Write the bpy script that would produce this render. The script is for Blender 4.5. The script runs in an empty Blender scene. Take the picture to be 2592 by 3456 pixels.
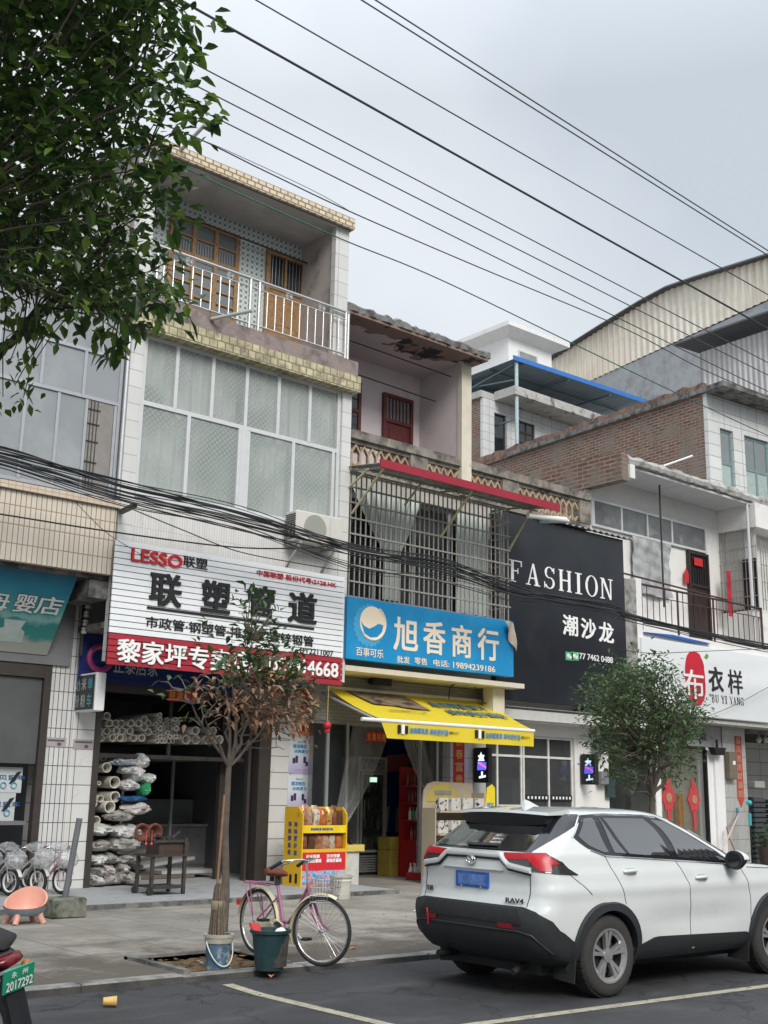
import bpy, bmesh, math, random
from mathutils import Vector as V, Matrix
random.seed(7)
S = bpy.context.scene
C = S.collection
R = math.radians
# ---------------------------------------------------------------- camera
YAW, PITCH, ROLL, FPX, EYE = 0.7020563, 0.23768978, 0.018836093, 3900.0, 1.78
fwd = V((math.sin(YAW)*math.cos(PITCH), math.cos(YAW)*math.cos(PITCH), math.sin(PITCH)))
_r = V((math.cos(YAW), -math.sin(YAW), 0)); _u = _r.cross(fwd)
rt = math.cos(ROLL)*_r + math.sin(ROLL)*_u
up = -math.sin(ROLL)*_r + math.cos(ROLL)*_u
cd = bpy.data.cameras.new('camera'); cam = bpy.data.objects.new('camera', cd); C.objects.link(cam)
m = Matrix((rt, up, -fwd)).transposed().to_4x4(); m.translation = V((0, 0, EYE)); cam.matrix_world = m
cd.sensor_fit = 'VERTICAL'; cd.sensor_height = 36; cd.lens = FPX/3456*36; cd.clip_end = 2000; cd.clip_start = .05
S.camera = cam
def ray(px, py): return rt*((px-1296)/FPX) - up*((py-1728)/FPX) + fwd
def PY(px, py, y):
    d = ray(px, py); t = y/d.y; return V((d.x*t, y, EYE+d.z*t))
def PZ(px, py, z):
    d = ray(px, py); t = (z-EYE)/d.z; return V((d.x*t, d.y*t, z))
def PX(px, py, x):
    d = ray(px, py); t = x/d.x; return V((x, d.y*t, EYE+d.z*t))
def PP(px, py, p, n):
    d = ray(px, py); o = V((0, 0, EYE)); return o + d*((p-o).dot(n)/d.dot(n))
def PD(px, py, dist): return V((0, 0, EYE)) + ray(px, py).normalized()*dist
# ---------------------------------------------------------------- mesh builder
class MB:
    def __init__(s): s.v = []; s.f = []; s.mi = []; s.cur = 0
    def add(s, vs, fs):
        n = len(s.v); s.v += [V(a) for a in vs]
        for f in fs: s.f.append([n+i for i in f]); s.mi.append(s.cur)
        return s
    def box(s, x0, x1, y0, y1, z0, z1):
        v = [(x, y, z) for z in (z0, z1) for y in (y0, y1) for x in (x0, x1)]
        return s.add(v, [(0, 2, 3, 1), (4, 5, 7, 6), (0, 1, 5, 4), (2, 6, 7, 3), (0, 4, 6, 2), (1, 3, 7, 5)])
    def bbox(s, x0, x1, y0, y1, z0, z1, b=.01):
        pts = [(x0+b, y0), (x1-b, y0), (x1, y0+b), (x1, y1-b), (x1-b, y1), (x0+b, y1), (x0, y1-b), (x0, y0+b)]
        cx, cy = (x0+x1)/2, (y0+y1)/2
        ins = [(x+(b if x < cx else -b), y+(b if y < cy else -b)) for x, y in pts]
        return s.loft([[(x, y, z0) for x, y in ins], [(x, y, z0+b) for x, y in pts], [(x, y, z1-b) for x, y in pts], [(x, y, z1) for x, y in ins]])
    def obox(s, c, ux, uy, uz):
        c = V(c); ux = V(ux); uy = V(uy); uz = V(uz)
        v = [c+a*ux+b*uy+d*uz for d in (-1, 1) for b in (-1, 1) for a in (-1, 1)]
        return s.add(v, [(0, 2, 3, 1), (4, 5, 7, 6), (0, 1, 5, 4), (2, 6, 7, 3), (0, 4, 6, 2), (1, 3, 7, 5)])
    def quad(s, *p): return s.add(p, [tuple(range(len(p)))])
    def prism(s, pts, vec):
        n = len(pts); vec = V(vec); pts = [V(p) for p in pts]
        f = [tuple(range(n))[::-1], tuple(range(n, 2*n))]+[(i, (i+1) % n, n+(i+1) % n, n+i) for i in range(n)]
        return s.add(pts+[p+vec for p in pts], f)
    def loft(s, rings, caps=True, closed=True):
        n = len(rings[0]); vs = [p for r in rings for p in r]; f = []
        for k in range(len(rings)-1):
            for i in range(n if closed else n-1):
                a, b = k*n+i, k*n+(i+1) % n; f.append((a, b, b+n, a+n))
        if caps and closed: f += [tuple(range(n))[::-1], tuple(range((len(rings)-1)*n, len(rings)*n))]
        return s.add(vs, f)
    def tube(s, path, r, n=8, caps=True, rot=0):
        path = [V(p) for p in path]; rings = []; nrm = None
        for i, p in enumerate(path):
            d = path[min(i+1, len(path)-1)]-path[max(i-1, 0)]
            if d.length < 1e-9: d = V((0, 0, 1))
            d.normalize()
            if nrm is None: nrm = d.orthogonal() if abs(d.z) > .95 else d.cross(V((0, 0, 1)))
            nrm = nrm-d*nrm.dot(d)
            if nrm.length < 1e-6: nrm = d.orthogonal()
            nrm.normalize(); b = d.cross(nrm); rr = r[i] if isinstance(r, (list, tuple)) else r
            rings.append([p+(nrm*math.cos(rot+2*math.pi*k/n)+b*math.sin(rot+2*math.pi*k/n))*rr for k in range(n)])
        return s.loft(rings, caps)
    def bar(s, a, b, w, h=None, upv=(0, 0, 1)):
        a = V(a); b = V(b); h = h or w; d = (b-a); L = d.length; d.normalize()
        x = d.cross(V(upv))
        if x.length < 1e-4: x = d.cross(V((0, 1, 0)))
        x.normalize(); z = x.cross(d)
        return s.obox((a+b)/2, d*L/2, x*w/2, z*h/2)
    def lathe(s, prof, o=(0, 0, 0), n=24, ax='z', caps=True):
        o = V(o); rings = []
        for r, h in prof:
            ring = []
            for k in range(n):
                c, t = r*math.cos(2*math.pi*k/n), r*math.sin(2*math.pi*k/n)
                ring.append(o+V({'z': (c, t, h), 'y': (t, h, c), 'x': (h, c, t)}[ax]))
            rings.append(ring)
        return s.loft(rings, caps)
    def sphere(s, c, rx, ry=None, rz=None, n=12, m=8):
        ry = ry or rx; rz = rz or rx; c = V(c); rings = []
        for j in range(m+1):
            t = math.pi*j/m; q = max(math.sin(t), .02)
            rings.append([c+V((rx*q*math.cos(2*math.pi*k/n), ry*q*math.sin(2*math.pi*k/n), -rz*math.cos(t))) for k in range(n)])
        return s.loft(rings)
    def merge(s, me, mat=None):
        n = len(s.v)
        for v in me.vertices: s.v.append(mat @ v.co if mat else v.co.copy())
        for p in me.polygons: s.f.append([n+i for i in p.vertices]); s.mi.append(s.cur)
        return s
    def xf(s, mat): s.v = [mat @ v for v in s.v]; return s
ORG = {}
def link(o): C.objects.link(o); return o
def tag(o, label=None, cat=None, group=None, kind=None):
    if label: o['label'] = label
    if cat: o['category'] = cat
    if group: o['group'] = group
    if kind: o['kind'] = kind
    return o
def thing(name, label, cat, loc=(0, 0, 0), group=None):
    o = link(bpy.data.objects.new(name, None)); o.location = loc; o.empty_display_size = .1
    ORG[o.name] = V(loc); return tag(o, label, cat, group)
def mesh(name, mb, mats, org=(0, 0, 0), smooth=None, fixn=True):
    if not isinstance(mats, (list, tuple)): mats = [mats]
    me = bpy.data.meshes.new(name); org = V(org)
    me.from_pydata([v-org for v in mb.v], [], mb.f)
    for x in mats: me.materials.append(x)
    if len(mats) > 1: me.polygons.foreach_set('material_index', [min(i, len(mats)-1) for i in mb.mi])
    if fixn:
        bm = bmesh.new(); bm.from_mesh(me); bmesh.ops.recalc_face_normals(bm, faces=bm.faces[:]); bm.to_mesh(me); bm.free()
    if smooth is not None:
        me.polygons.foreach_set('use_smooth', [True]*len(me.polygons)); me.set_sharp_from_angle(angle=R(smooth))
    me.update(); return me
APART = set('pilaster tiled_pillar post baluster bar cross_rail strut side_wall shop_glass shutter_post white_jamb leg wall ring_ornament interior_wall shop_interior shop_surround safety_strip rail grille bay_wall lattice_screen truss frame_bar roof_edge_tiling bottle_picture shelf door bracket shop_door_frame tiled_front'.split())
def pieces(mb):
    p = list(range(len(mb.v)))
    def f(a):
        while p[a] != a: p[a] = p[p[a]]; a = p[a]
        return a
    for q in mb.f:
        for b in q[1:]: p[f(b)] = f(q[0])
    out = {}
    for q, m_ in zip(mb.f, mb.mi):
        r = f(q[0]); d = out.setdefault(r, (MB(), {}))
        for a in q:
            if a not in d[1]: d[1][a] = len(d[0].v); d[0].v.append(mb.v[a])
        d[0].f.append([d[1][a] for a in q]); d[0].mi.append(m_)
    return [d[0] for d in out.values()]
def part(parent, name, mb, mats, smooth=None, label=None, fixn=True, kind=None):
    if name in APART:
        ps = pieces(mb)
        if 1 < len(ps) <= 100:
            return [part1(parent, name, q, mats, smooth, label, fixn, kind) for q in ps][0]
    return part1(parent, name, mb, mats, smooth, label, fixn, kind)
def part1(parent, name, mb, mats, smooth=None, label=None, fixn=True, kind=None):
    org = ORG[parent.name]; me = mesh(name, mb, mats, org, smooth, fixn)
    o = link(bpy.data.objects.new(name, me)); o.parent = parent; ORG[o.name] = org
    if label: o['label'] = label
    if kind: o['kind'] = kind
    return o
def solo(name, mb, mats, label, cat, group=None, smooth=None, kind=None, fixn=True):
    xs = [v.x for v in mb.v]; ys = [v.y for v in mb.v]; zs = [v.z for v in mb.v]
    org = V(((min(xs)+max(xs))/2, (min(ys)+max(ys))/2, min(zs)))
    o = link(bpy.data.objects.new(name, mesh(name, mb, mats, org, smooth, fixn))); o.location = org; ORG[o.name] = org
    return tag(o, label, cat, group, kind)
def struct(name, mb, mats, smooth=None, kind='structure', label=None):
    o = link(bpy.data.objects.new(name, mesh(name, mb, mats, (0, 0, 0), smooth))); ORG[o.name] = V((0, 0, 0))
    o['kind'] = kind
    if label: o['label'] = label
    return o
def copy_tree(o, parent=None):
    c = o.copy(); C.objects.link(c)
    if parent: c.parent = parent
    for ch in list(o.children): copy_tree(ch, c)
    return c
# ---------------------------------------------------------------- materials
def nt(name):
    mt = bpy.data.materials.new(name); mt.use_nodes = True; t = mt.node_tree
    return mt, t, t.nodes['Principled BSDF'], t.nodes, t.links
def val(c): return (c[0], c[1], c[2], 1)
def coords(N, L, axes=None):
    tc = N.new('ShaderNodeNewGeometry')
    if axes is None: return tc.outputs['Position']
    sp = N.new('ShaderNodeSeparateXYZ'); L.new(tc.outputs['Position'], sp.inputs[0])
    cb = N.new('ShaderNodeCombineXYZ')
    for i, a in enumerate(axes): L.new(sp.outputs['XYZ'.index(a.upper())], cb.inputs[i])
    return cb.outputs[0]
def noise(N, L, vec, scale, detail=4, rough=.6):
    n = N.new('ShaderNodeTexNoise'); n.inputs['Scale'].default_value = scale; n.inputs['Detail'].default_value = detail
    n.inputs['Roughness'].default_value = rough; L.new(vec, n.inputs['Vector']); return n.outputs['Fac']
def mapr(N, L, fac, a, b, c=0, d=1):
    r = N.new('ShaderNodeMapRange'); r.inputs[1].default_value = a; r.inputs[2].default_value = b
    r.inputs[3].default_value = c; r.inputs[4].default_value = d; L.new(fac, r.inputs[0]); return r.outputs[0]
def mixc(N, L, fac, a, b, mode='MIX'):
    x = N.new('ShaderNodeMix'); x.data_type = 'RGBA'; x.blend_type = mode
    for sock, q in ((x.inputs[0], fac), (x.inputs[6], a), (x.inputs[7], b)):
        if hasattr(q, 'links') or hasattr(q, 'is_linked'): L.new(q, sock)
        elif isinstance(q, (int, float)): sock.default_value = q
        else: sock.default_value = val(q)
    return x.outputs[2]
def finish(N, L, P, col, rough, metal, bumpf=None, bstr=.2, bdist=.01):
    if hasattr(col, 'is_linked'): L.new(col, P.inputs['Base Color'])
    else: P.inputs['Base Color'].default_value = val(col)
    P.inputs['Roughness'].default_value = rough; P.inputs['Metallic'].default_value = metal
    if bumpf is not None:
        b = N.new('ShaderNodeBump'); b.inputs['Strength'].default_value = bstr; b.inputs['Distance'].default_value = bdist
        L.new(bumpf, b.inputs['Height']); L.new(b.outputs[0], P.inputs['Normal'])
def Mt(name, col, rough=.6, metal=0, var=.12, vs=6, stain=None, bump=0, bs=40, coat=0, alpha=None, trans=0, emit=None, spec=None):
    """plain procedural material: base colour, mottled by noise; stain = (colour, scale, lo, hi)"""
    mt, t, P, N, L = nt(name); pos = coords(N, L); c = col
    if var:
        f = noise(N, L, pos, vs, 5)
        c = mixc(N, L, mapr(N, L, f, .3, .7), tuple(x*(1-var) for x in col), tuple(min(1, x*(1+var)) for x in col))
    if stain:
        f2 = noise(N, L, pos, stain[1], 6, .65)
        c = mixc(N, L, mapr(N, L, f2, stain[2], stain[3]), c, stain[0])
    bf = noise(N, L, pos, bs, 4) if bump else None
    finish(N, L, P, c, rough, metal, bf, bump)
    if coat: P.inputs['Coat Weight'].default_value = coat; P.inputs['Coat Roughness'].default_value = .04
    if alpha is not None: P.inputs['Alpha'].default_value = alpha
    if trans: P.inputs['Transmission Weight'].default_value = trans
    if spec is not None: P.inputs['Specular IOR Level'].default_value = spec
    if emit: P.inputs['Emission Color'].default_value = val(emit[0]); P.inputs['Emission Strength'].default_value = emit[1]
    return mt
def Tile(name, c1, c2, grout, bw, bh, ms=.006, axes='xzy', off=0, rough=.35, var=.06, dirt=None, bump=.3, freq=2, vs=1.5, drip=.35):
    mt, t, P, N, L = nt(name); vec = coords(N, L, axes)
    br = N.new('ShaderNodeTexBrick'); L.new(vec, br.inputs['Vector']); br.offset = off; br.offset_frequency = freq
    br.inputs['Color1'].default_value = val(c1); br.inputs['Color2'].default_value = val(c2); br.inputs['Mortar'].default_value = val(grout)
    br.inputs['Scale'].default_value = 1; br.inputs['Mortar Size'].default_value = ms; br.inputs['Mortar Smooth'].default_value = .1
    br.inputs['Brick Width'].default_value = bw; br.inputs['Row Height'].default_value = bh
    c = br.outputs['Color']; pos = coords(N, L)
    f = noise(N, L, pos, vs, 5)
    c = mixc(N, L, mapr(N, L, f, .3, .75, 0, var*3), c, tuple(x*.6 for x in c1))
    if dirt:
        f2 = noise(N, L, pos, dirt[1], 7, .7); c = mixc(N, L, mapr(N, L, f2, dirt[2], dirt[3]), c, dirt[0])
    if drip:  # rain streaks running down the wall
        st = N.new('ShaderNodeVectorMath'); st.operation = 'MULTIPLY'; st.inputs[1].default_value = (3.2, 3.2, .22); L.new(pos, st.inputs[0])
        f3 = noise(N, L, st.outputs[0], 1.6, 6, .7); c = mixc(N, L, mapr(N, L, f3, .5, .74, 0, drip), c, tuple(x*.52 for x in c1))
    inv = mapr(N, L, br.outputs['Fac'], 0, 1, 1, 0)
    finish(N, L, P, c, rough, 0, inv, bump, .006); return mt
def Glass(name, col=(.02, .025, .03), rough=.03, alpha=None):
    mt, t, P, N, L = nt(name); pos = coords(N, L)
    f = noise(N, L, pos, 2.5, 3)
    c = mixc(N, L, f, tuple(x*.8 for x in col), tuple(x*1.2 for x in col))
    b = noise(N, L, pos, .9, 2)
    finish(N, L, P, c, rough, 0, b, .05, .02); P.inputs['Specular IOR Level'].default_value = .6
    if alpha is not None: P.inputs['Alpha'].default_value = alpha
    return mt
# ---------------------------------------------------------------- lettering
def textmesh(s):
    cu = bpy.data.curves.new('lettering', 'FONT'); cu.body = s; cu.resolution_u = 3
    o = bpy.data.objects.new('lettering', cu); C.objects.link(o)
    me = bpy.data.meshes.new_from_object(o.evaluated_get(bpy.context.evaluated_depsgraph_get()))
    bpy.data.objects.remove(o); bpy.data.curves.remove(cu); return me
def letters(mb, s, o, ux, uz, w, h, depth=.01, bold=0):
    """write s into the rectangle w x h at corner o (lower left), ux along the line, uz up, standing depth proud of the face"""
    me = textmesh(s); xs = [v.co.x for v in me.vertices]; ys = [v.co.y for v in me.vertices]
    b_ = bold*.8; x0, x1, y0, y1 = min(xs)-b_, max(xs)+b_, min(ys)-b_, max(ys)+b_
    o = V(o); ux = V(ux).normalized(); uz = V(uz).normalized(); nn = ux.cross(uz)
    sx = w/(x1-x0); sz = h/(y1-y0)
    from collections import Counter
    cnt = Counter()
    for p in me.polygons:
        for a, b in zip(p.vertices, list(p.vertices[1:])+[p.vertices[0]]): cnt[(min(a, b), max(a, b))] += 1
    edge = [e for e, k in cnt.items() if k == 1]
    # heavier weight: the strokes are laid again a little to each side
    for i, (dx, dy) in enumerate([(0, 0)]+([(b_, b_*.7), (-b_, b_*.7), (b_, -b_*.7), (-b_, -b_*.7)] if bold else [])):
        dd = depth+i*.0004; n = len(mb.v)
        P = [o+ux*(v.co.x+dx-x0)*sx+uz*(v.co.y+dy-y0)*sz+nn*dd for v in me.vertices]; mb.v += P
        for p in me.polygons: mb.f.append([n+k for k in p.vertices]); mb.mi.append(mb.cur)
        if depth > .004:
            n2 = len(mb.v); mb.v += [p-nn*dd for p in P]
            for a, b in edge: mb.f.append([n+a, n+b, n2+b, n2+a]); mb.mi.append(mb.cur)
    bpy.data.meshes.remove(me)
def wtext(mb, s, tl, bl, r, Y, depth=.01, bold=0):
    """letters on a wall plane y = Y facing the street, corners read off as (px, py)"""
    a = PY(*tl, Y); b = PY(*bl, Y); c = PY(*r, Y)
    letters(mb, s, (b.x, Y, b.z), (1, 0, 0), (0, 0, 1), c.x-b.x, a.z-b.z, depth, bold)
# ================================================================ light and sky
w = bpy.data.worlds.new('World'); S.world = w; w.use_nodes = True
N = w.node_tree.nodes; L = w.node_tree.links; bg = N['Background']
EL, AZ = R(38), R(198)
sky = N.new('ShaderNodeTexSky'); sky.sky_type = 'NISHITA'; sky.sun_disc = False
sky.sun_elevation = EL; sky.sun_rotation = AZ; sky.air_density = 1.5; sky.dust_density = 4; sky.ozone_density = 1.5
gm = N.new('ShaderNodeTexCoord')
nz = noise(N, L, gm.outputs['Generated'], 1.6, 4, .5)
cl = mixc(N, L, mapr(N, L, nz, .38, .62), (5.3, 5.85, 6.45), (7.5, 7.9, 8.3))
sp = N.new('ShaderNodeSeparateXYZ'); L.new(gm.outputs['Generated'], sp.inputs[0])
el = mapr(N, L, sp.outputs['Z'], .55, 1, .95, 2.7)
cl2 = mixc(N, L, 1.0, cl, (1, 1, 1), 'MULTIPLY'); vm = N.new('ShaderNodeVectorMath'); vm.operation = 'SCALE'
L.new(cl2, vm.inputs[0]); L.new(el, vm.inputs['Scale'])
over = mixc(N, L, .92, sky.outputs[0], vm.outputs[0])
L.new(over, bg.inputs[0]); bg.inputs[1].default_value = .071
sd = bpy.data.lights.new('sun', 'SUN'); sd.energy = 1.45; sd.angle = R(25); sd.color = (1, .965, .91)
so = link(bpy.data.objects.new('sun', sd)); so.location = (0, -20, 40)
sdir = V((math.sin(AZ)*math.cos(EL), math.cos(AZ)*math.cos(EL), math.sin(EL)))
so.rotation_euler = (-sdir).to_track_quat('-Z', 'Y').to_euler()
S.view_settings.view_transform = 'Standard'; S.view_settings.look = 'None'; S.view_settings.gamma = 1
S.view_settings.exposure = .80
# ================================================================ shared materials
def asphalt_mat():
    mt, t, P, N, L = nt('asphalt'); pos = coords(N, L)
    f = noise(N, L, pos, 70, 3, .8); c = mixc(N, L, mapr(N, L, f, .35, .68), (.026, .027, .03), (.064, .064, .067))
    st = N.new('ShaderNodeVectorMath'); st.operation = 'MULTIPLY'; st.inputs[1].default_value = (.5, 1.6, 1); L.new(pos, st.inputs[0])
    f2 = noise(N, L, st.outputs[0], 1.3, 7, .7); c = mixc(N, L, mapr(N, L, f2, .52, .72, 0, .6), c, (.1, .1, .098))
    f3 = noise(N, L, pos, .7, 5, .6); c = mixc(N, L, mapr(N, L, f3, .5, .66, 0, .55), c, (.018, .019, .022))
    vo = N.new('ShaderNodeTexVoronoi'); vo.feature = 'DISTANCE_TO_EDGE'; vo.inputs['Scale'].default_value = .55; nv = N.new('ShaderNodeVectorMath'); nv.operation = 'ADD'
    nn_ = N.new('ShaderNodeTexNoise'); nn_.inputs['Scale'].default_value = 2.5; nn_.inputs['Detail'].default_value = 5; L.new(pos, nn_.inputs['Vector']); sc_ = N.new('ShaderNodeVectorMath'); sc_.operation = 'SCALE'; sc_.inputs['Scale'].default_value = .7
    L.new(nn_.outputs['Color'], sc_.inputs[0]); L.new(pos, nv.inputs[0]); L.new(sc_.outputs[0], nv.inputs[1]); L.new(nv.outputs[0], vo.inputs['Vector'])
    c = mixc(N, L, mapr(N, L, vo.outputs['Distance'], .004, .012, .75, 0), c, (.012, .012, .013))
    finish(N, L, P, c, .82, 0, f, .5, .01); return mt
asphalt = asphalt_mat()
def pave_mat():
    mt, t, P, N, L = nt('paving_concrete'); pos = coords(N, L); vec = coords(N, L, 'xyz')
    br = N.new('ShaderNodeTexBrick'); L.new(vec, br.inputs['Vector']); br.offset = 0
    br.inputs['Color1'].default_value = (.34, .315, .275, 1); br.inputs['Color2'].default_value = (.295, .275, .24, 1); br.inputs['Mortar'].default_value = (.12, .115, .105, 1)
    br.inputs['Scale'].default_value = 1; br.inputs['Mortar Size'].default_value = .012; br.inputs['Brick Width'].default_value = .98; br.inputs['Row Height'].default_value = .82; br.inputs['Mortar Smooth'].default_value = .3
    f = noise(N, L, pos, .8, 6, .7); c = mixc(N, L, mapr(N, L, f, .42, .66), br.outputs['Color'], (.185, .168, .14))
    f2 = noise(N, L, pos, 5, 7, .75); c = mixc(N, L, mapr(N, L, f2, .56, .74, 0, .6), c, (.10, .094, .085))
    f3 = noise(N, L, pos, 26, 4, .7); c = mixc(N, L, mapr(N, L, f3, .6, .78, 0, .4), c, (.34, .33, .3))
    vo = N.new('ShaderNodeTexVoronoi'); vo.inputs['Scale'].default_value = 3.2; L.new(pos, vo.inputs['Vector'])
    c = mixc(N, L, mapr(N, L, vo.outputs['Distance'], .02, .09, .55, 0), c, (.07, .065, .058))
    # damp, muddy ground along the kerb: a stain with its own ragged outline
    sp = N.new('ShaderNodeSeparateXYZ'); L.new(pos, sp.inputs[0])
    ma = N.new('ShaderNodeMath'); ma.operation = 'ADD'; L.new(sp.outputs[1], ma.inputs[0])
    f4 = noise(N, L, pos, 1.5, 6, .7); L.new(mapr(N, L, f4, .3, .7, -1.5, 1.5), ma.inputs[1])
    c = mixc(N, L, mapr(N, L, ma.outputs[0], 10.7, 12.3, .88, 0), c, (.085, .071, .056))
    finish(N, L, P, c, .85, 0, noise(N, L, pos, 60, 5), .3, .01); return mt
paving = pave_mat()
concrete = Mt('concrete', (.30, .295, .28), .85, 0, .15, 4, ((.12, .115, .105), 2.3, .5, .72), .3, 50)
concrete_dark = Mt('weathered_concrete', (.19, .185, .175), .9, 0, .25, 5, ((.05, .05, .048), 3, .45, .62), .5, 30)
platform_m = Mt('pale_floor_concrete', (.34, .345, .35), .7, 0, .12, 3, ((.2, .2, .2), 4, .55, .75), .2, 50)
white_plaster = Mt('white_plaster', (.74, .73, .71), .8, 0, .05, 2, ((.5, .48, .45), 2.2, .58, .8), .1, 30)
pink_plaster = Mt('pale_pink_plaster', (.64, .575, .58), .8, 0, .05, 2, ((.5, .42, .42), 1.5, .55, .8))
cream_plaster = Mt('cream_plaster', (.64, .59, .48), .8, 0, .08, 3, ((.4, .34, .25), 3, .58, .75), .15, 30)
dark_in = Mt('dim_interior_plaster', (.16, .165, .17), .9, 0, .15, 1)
brown_frame = Mt('brown_anodised_metal', (.06, .05, .045), .5, .3)
alu = Mt('white_aluminium', (.62, .63, .64), .4, .1, .05)
alu_grey = Mt('grey_aluminium', (.42, .44, .46), .4, .4, .06)
steel = Mt('stainless_steel', (.68, .67, .65), .22, .85, .04)
black = Mt('black_plastic', (.012, .013, .015), .5)
black_matte = Mt('black_rubber', (.02, .02, .021), .85)
darkmetal = Mt('dark_grimy_steel', (.06, .058, .055), .6, .5, .3, 12, ((.12, .07, .04), 9, .55, .7))
galv = Mt('dull_galvanised_bar', (.36, .35, .32), .5, .35, .15, 12)
yellow_strut = Mt('faded_yellow_bar', (.48, .44, .27), .6, .1, .15, 9)
wood = Mt('varnished_wood', (.33, .19, .085), .5, 0, .25, 14, ((.2, .1, .04), 8, .5, .7))
red_wood = Mt('dark_red_wood', (.115, .022, .022), .45, 0, .2, 10)
glass_dark = Glass('dark_glass'); glass_grey = Glass('grey_window_glass', (.18, .2, .21), .08)
white_paint = Mt('white_paint', (.8, .8, .8), .45, 0, .03)
red_paint = Mt('red_paint', (.5, .02, .03), .5, 0, .06)
red_paper = Mt('red_paper', (.52, .02, .022), .7, 0, .1, 9)
gold_paper = Mt('gold_lettering', (.62, .4, .08), .5, 0, .1)
black_letter = Mt('black_lettering', (.012, .012, .014), .5, 0, 0)
white_letter = Mt('white_lettering', (.85, .85, .84), .5, 0, 0)
red_letter = Mt('red_lettering', (.65, .012, .02), .45, 0, 0)
cream_letter = Mt('cream_lettering', (.86, .74, .58), .55, 0, 0)
yellow_paint = Mt('yellow_paint', (.8, .62, .03), .5, 0, .05)
pvc = Mt('pvc_plastic', (.7, .67, .6), .45, 0, .1, 3)
clear_film = Mt('clear_plastic_film', (.6, .62, .62), .15, 0, .2, 8, None, .4, 14, 0, .42)
whitetile = Tile('white_strip_tile', (.7, .69, .67), (.64, .63, .61), (.36, .35, .335), .05, .3, .0028, dirt=((.42, .4, .36), 3, .6, .8))
whitetile_big = Tile('white_block_tile', (.68, .68, .66), (.62, .62, .6), (.3, .29, .28), .45, .3, .006)
# ================================================================ ground
def kerb_y(x): return 9.86-.033*(x-5)
x0, x1 = -60, 160
A0, B0 = (x0, kerb_y(x0)), (x1, kerb_y(x1)); mb = MB()  # the asphalt swells a little towards the kerb
mb.add([(-400, -300, 0), (600, -300, 0), (600, B0[1]-.7, 0), (x1, B0[1]-.7, 0), (x0, A0[1]-.7, 0), (-400, A0[1]-.7, 0), (600, B0[1]+.02, .032), (x1, B0[1]+.02, .032), (x0, A0[1]+.02, .032), (-400, A0[1]+.02, .032)], [(0, 1, 2, 3, 4, 5), (5, 4, 8, 9), (4, 3, 7, 8), (3, 2, 6, 7)])
struct('road', mb, asphalt)
mb = MB()  # kerb stones, each with its joint
xx = -12.0
rng = random.Random(3)
while xx < 45:
    l = 1.0; dy = rng.uniform(-.008, .008); dz = rng.uniform(-.006, .006)
    a, b = kerb_y(xx+.006)+dy, kerb_y(xx+l-.006)+dy
    pts = [(xx+.006, a, -.02), (xx+.006, a+.012, .085+dz), (xx+.006, a+.03, .098+dz), (xx+.006, a+.16, .1+dz), (xx+.006, a+.16, -.02)]
    mb.prism(pts, (l-.012, b-a, 0)); xx += l
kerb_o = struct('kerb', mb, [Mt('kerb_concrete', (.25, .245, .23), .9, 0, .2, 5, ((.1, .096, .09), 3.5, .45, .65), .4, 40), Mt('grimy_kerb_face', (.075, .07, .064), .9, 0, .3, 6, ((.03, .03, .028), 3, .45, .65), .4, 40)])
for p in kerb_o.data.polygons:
    if abs(p.normal.y) > .6: p.material_index = 1  # upright faces take the darker of the two concretes
mb = MB(); n = 60  # pavement with a pit left open for the tree
PIT = (6.12, 7.28, 9.98, 11.0)
def slab(xa, xb, ya, yb, z=.1):
    k = max(1, int((xb-xa)/1.5))
    for i in range(k):
        p, q = xa+(xb-xa)*i/k, xa+(xb-xa)*(i+1)/k
        fa = ya if not callable(ya) else None
        A0, A1 = (ya(p), ya(q)) if callable(ya) else (ya, ya)
        mb.quad((p, A0, z), (q, A1, z), (q, yb, z), (p, yb, z))
ky = lambda x: kerb_y(x)+.155
slab(-60, PIT[0], ky, 40); slab(PIT[1], 160, ky, 40); slab(PIT[0], PIT[1], PIT[3], 40); slab(PIT[0], PIT[1], ky, PIT[2])
slab(-400, -60, lambda x: 12.2, 60); slab(160, 600, lambda x: 4.9, 300); slab(-400, 600, 60, 500, .094)
for (a, b, c, d) in ((PIT[0], PIT[2], PIT[1], PIT[2]), (PIT[1], PIT[2], PIT[1], PIT[3]), (PIT[1], PIT[3], PIT[0], PIT[3]), (PIT[0], PIT[3], PIT[0], PIT[2])):
    mb.quad((a, b, .1), (c, d, .1), (c, d, -.06), (a, b, -.06))
struct('pavement', mb, paving)
soil = Mt('bare_soil', (.13, .09, .05), .95, 0, .4, 18, ((.2, .13, .06), 22, .5, .62), .8, 60)
mb = MB(); g = 14
P = [[(PIT[0]+(PIT[1]-PIT[0])*i/g, PIT[2]+(PIT[3]-PIT[2])*j/g, .03+.04*random.random()) for i in range(g+1)] for j in range(g+1)]
mb.add([p for r in P for p in r], [(j*(g+1)+i, j*(g+1)+i+1, (j+1)*(g+1)+i+1, (j+1)*(g+1)+i) for j in range(g) for i in range(g)])
struct('soil', mb, soil, 60)
mb = MB()
mb.box(PIT[0]-.07, PIT[0], PIT[2]-.06, PIT[3]+.07, .05, .135); mb.box(PIT[0]-.07, PIT[1]+.02, PIT[3], PIT[3]+.07, .05, .127)
mb.box(PIT[1], PIT[1]+.07, PIT[2], PIT[3]+.05, .05, .113)
solo('tree_pit_edging', mb, concrete_dark, 'low grey concrete edging around the tree pit on the pavement', 'edging')
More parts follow.
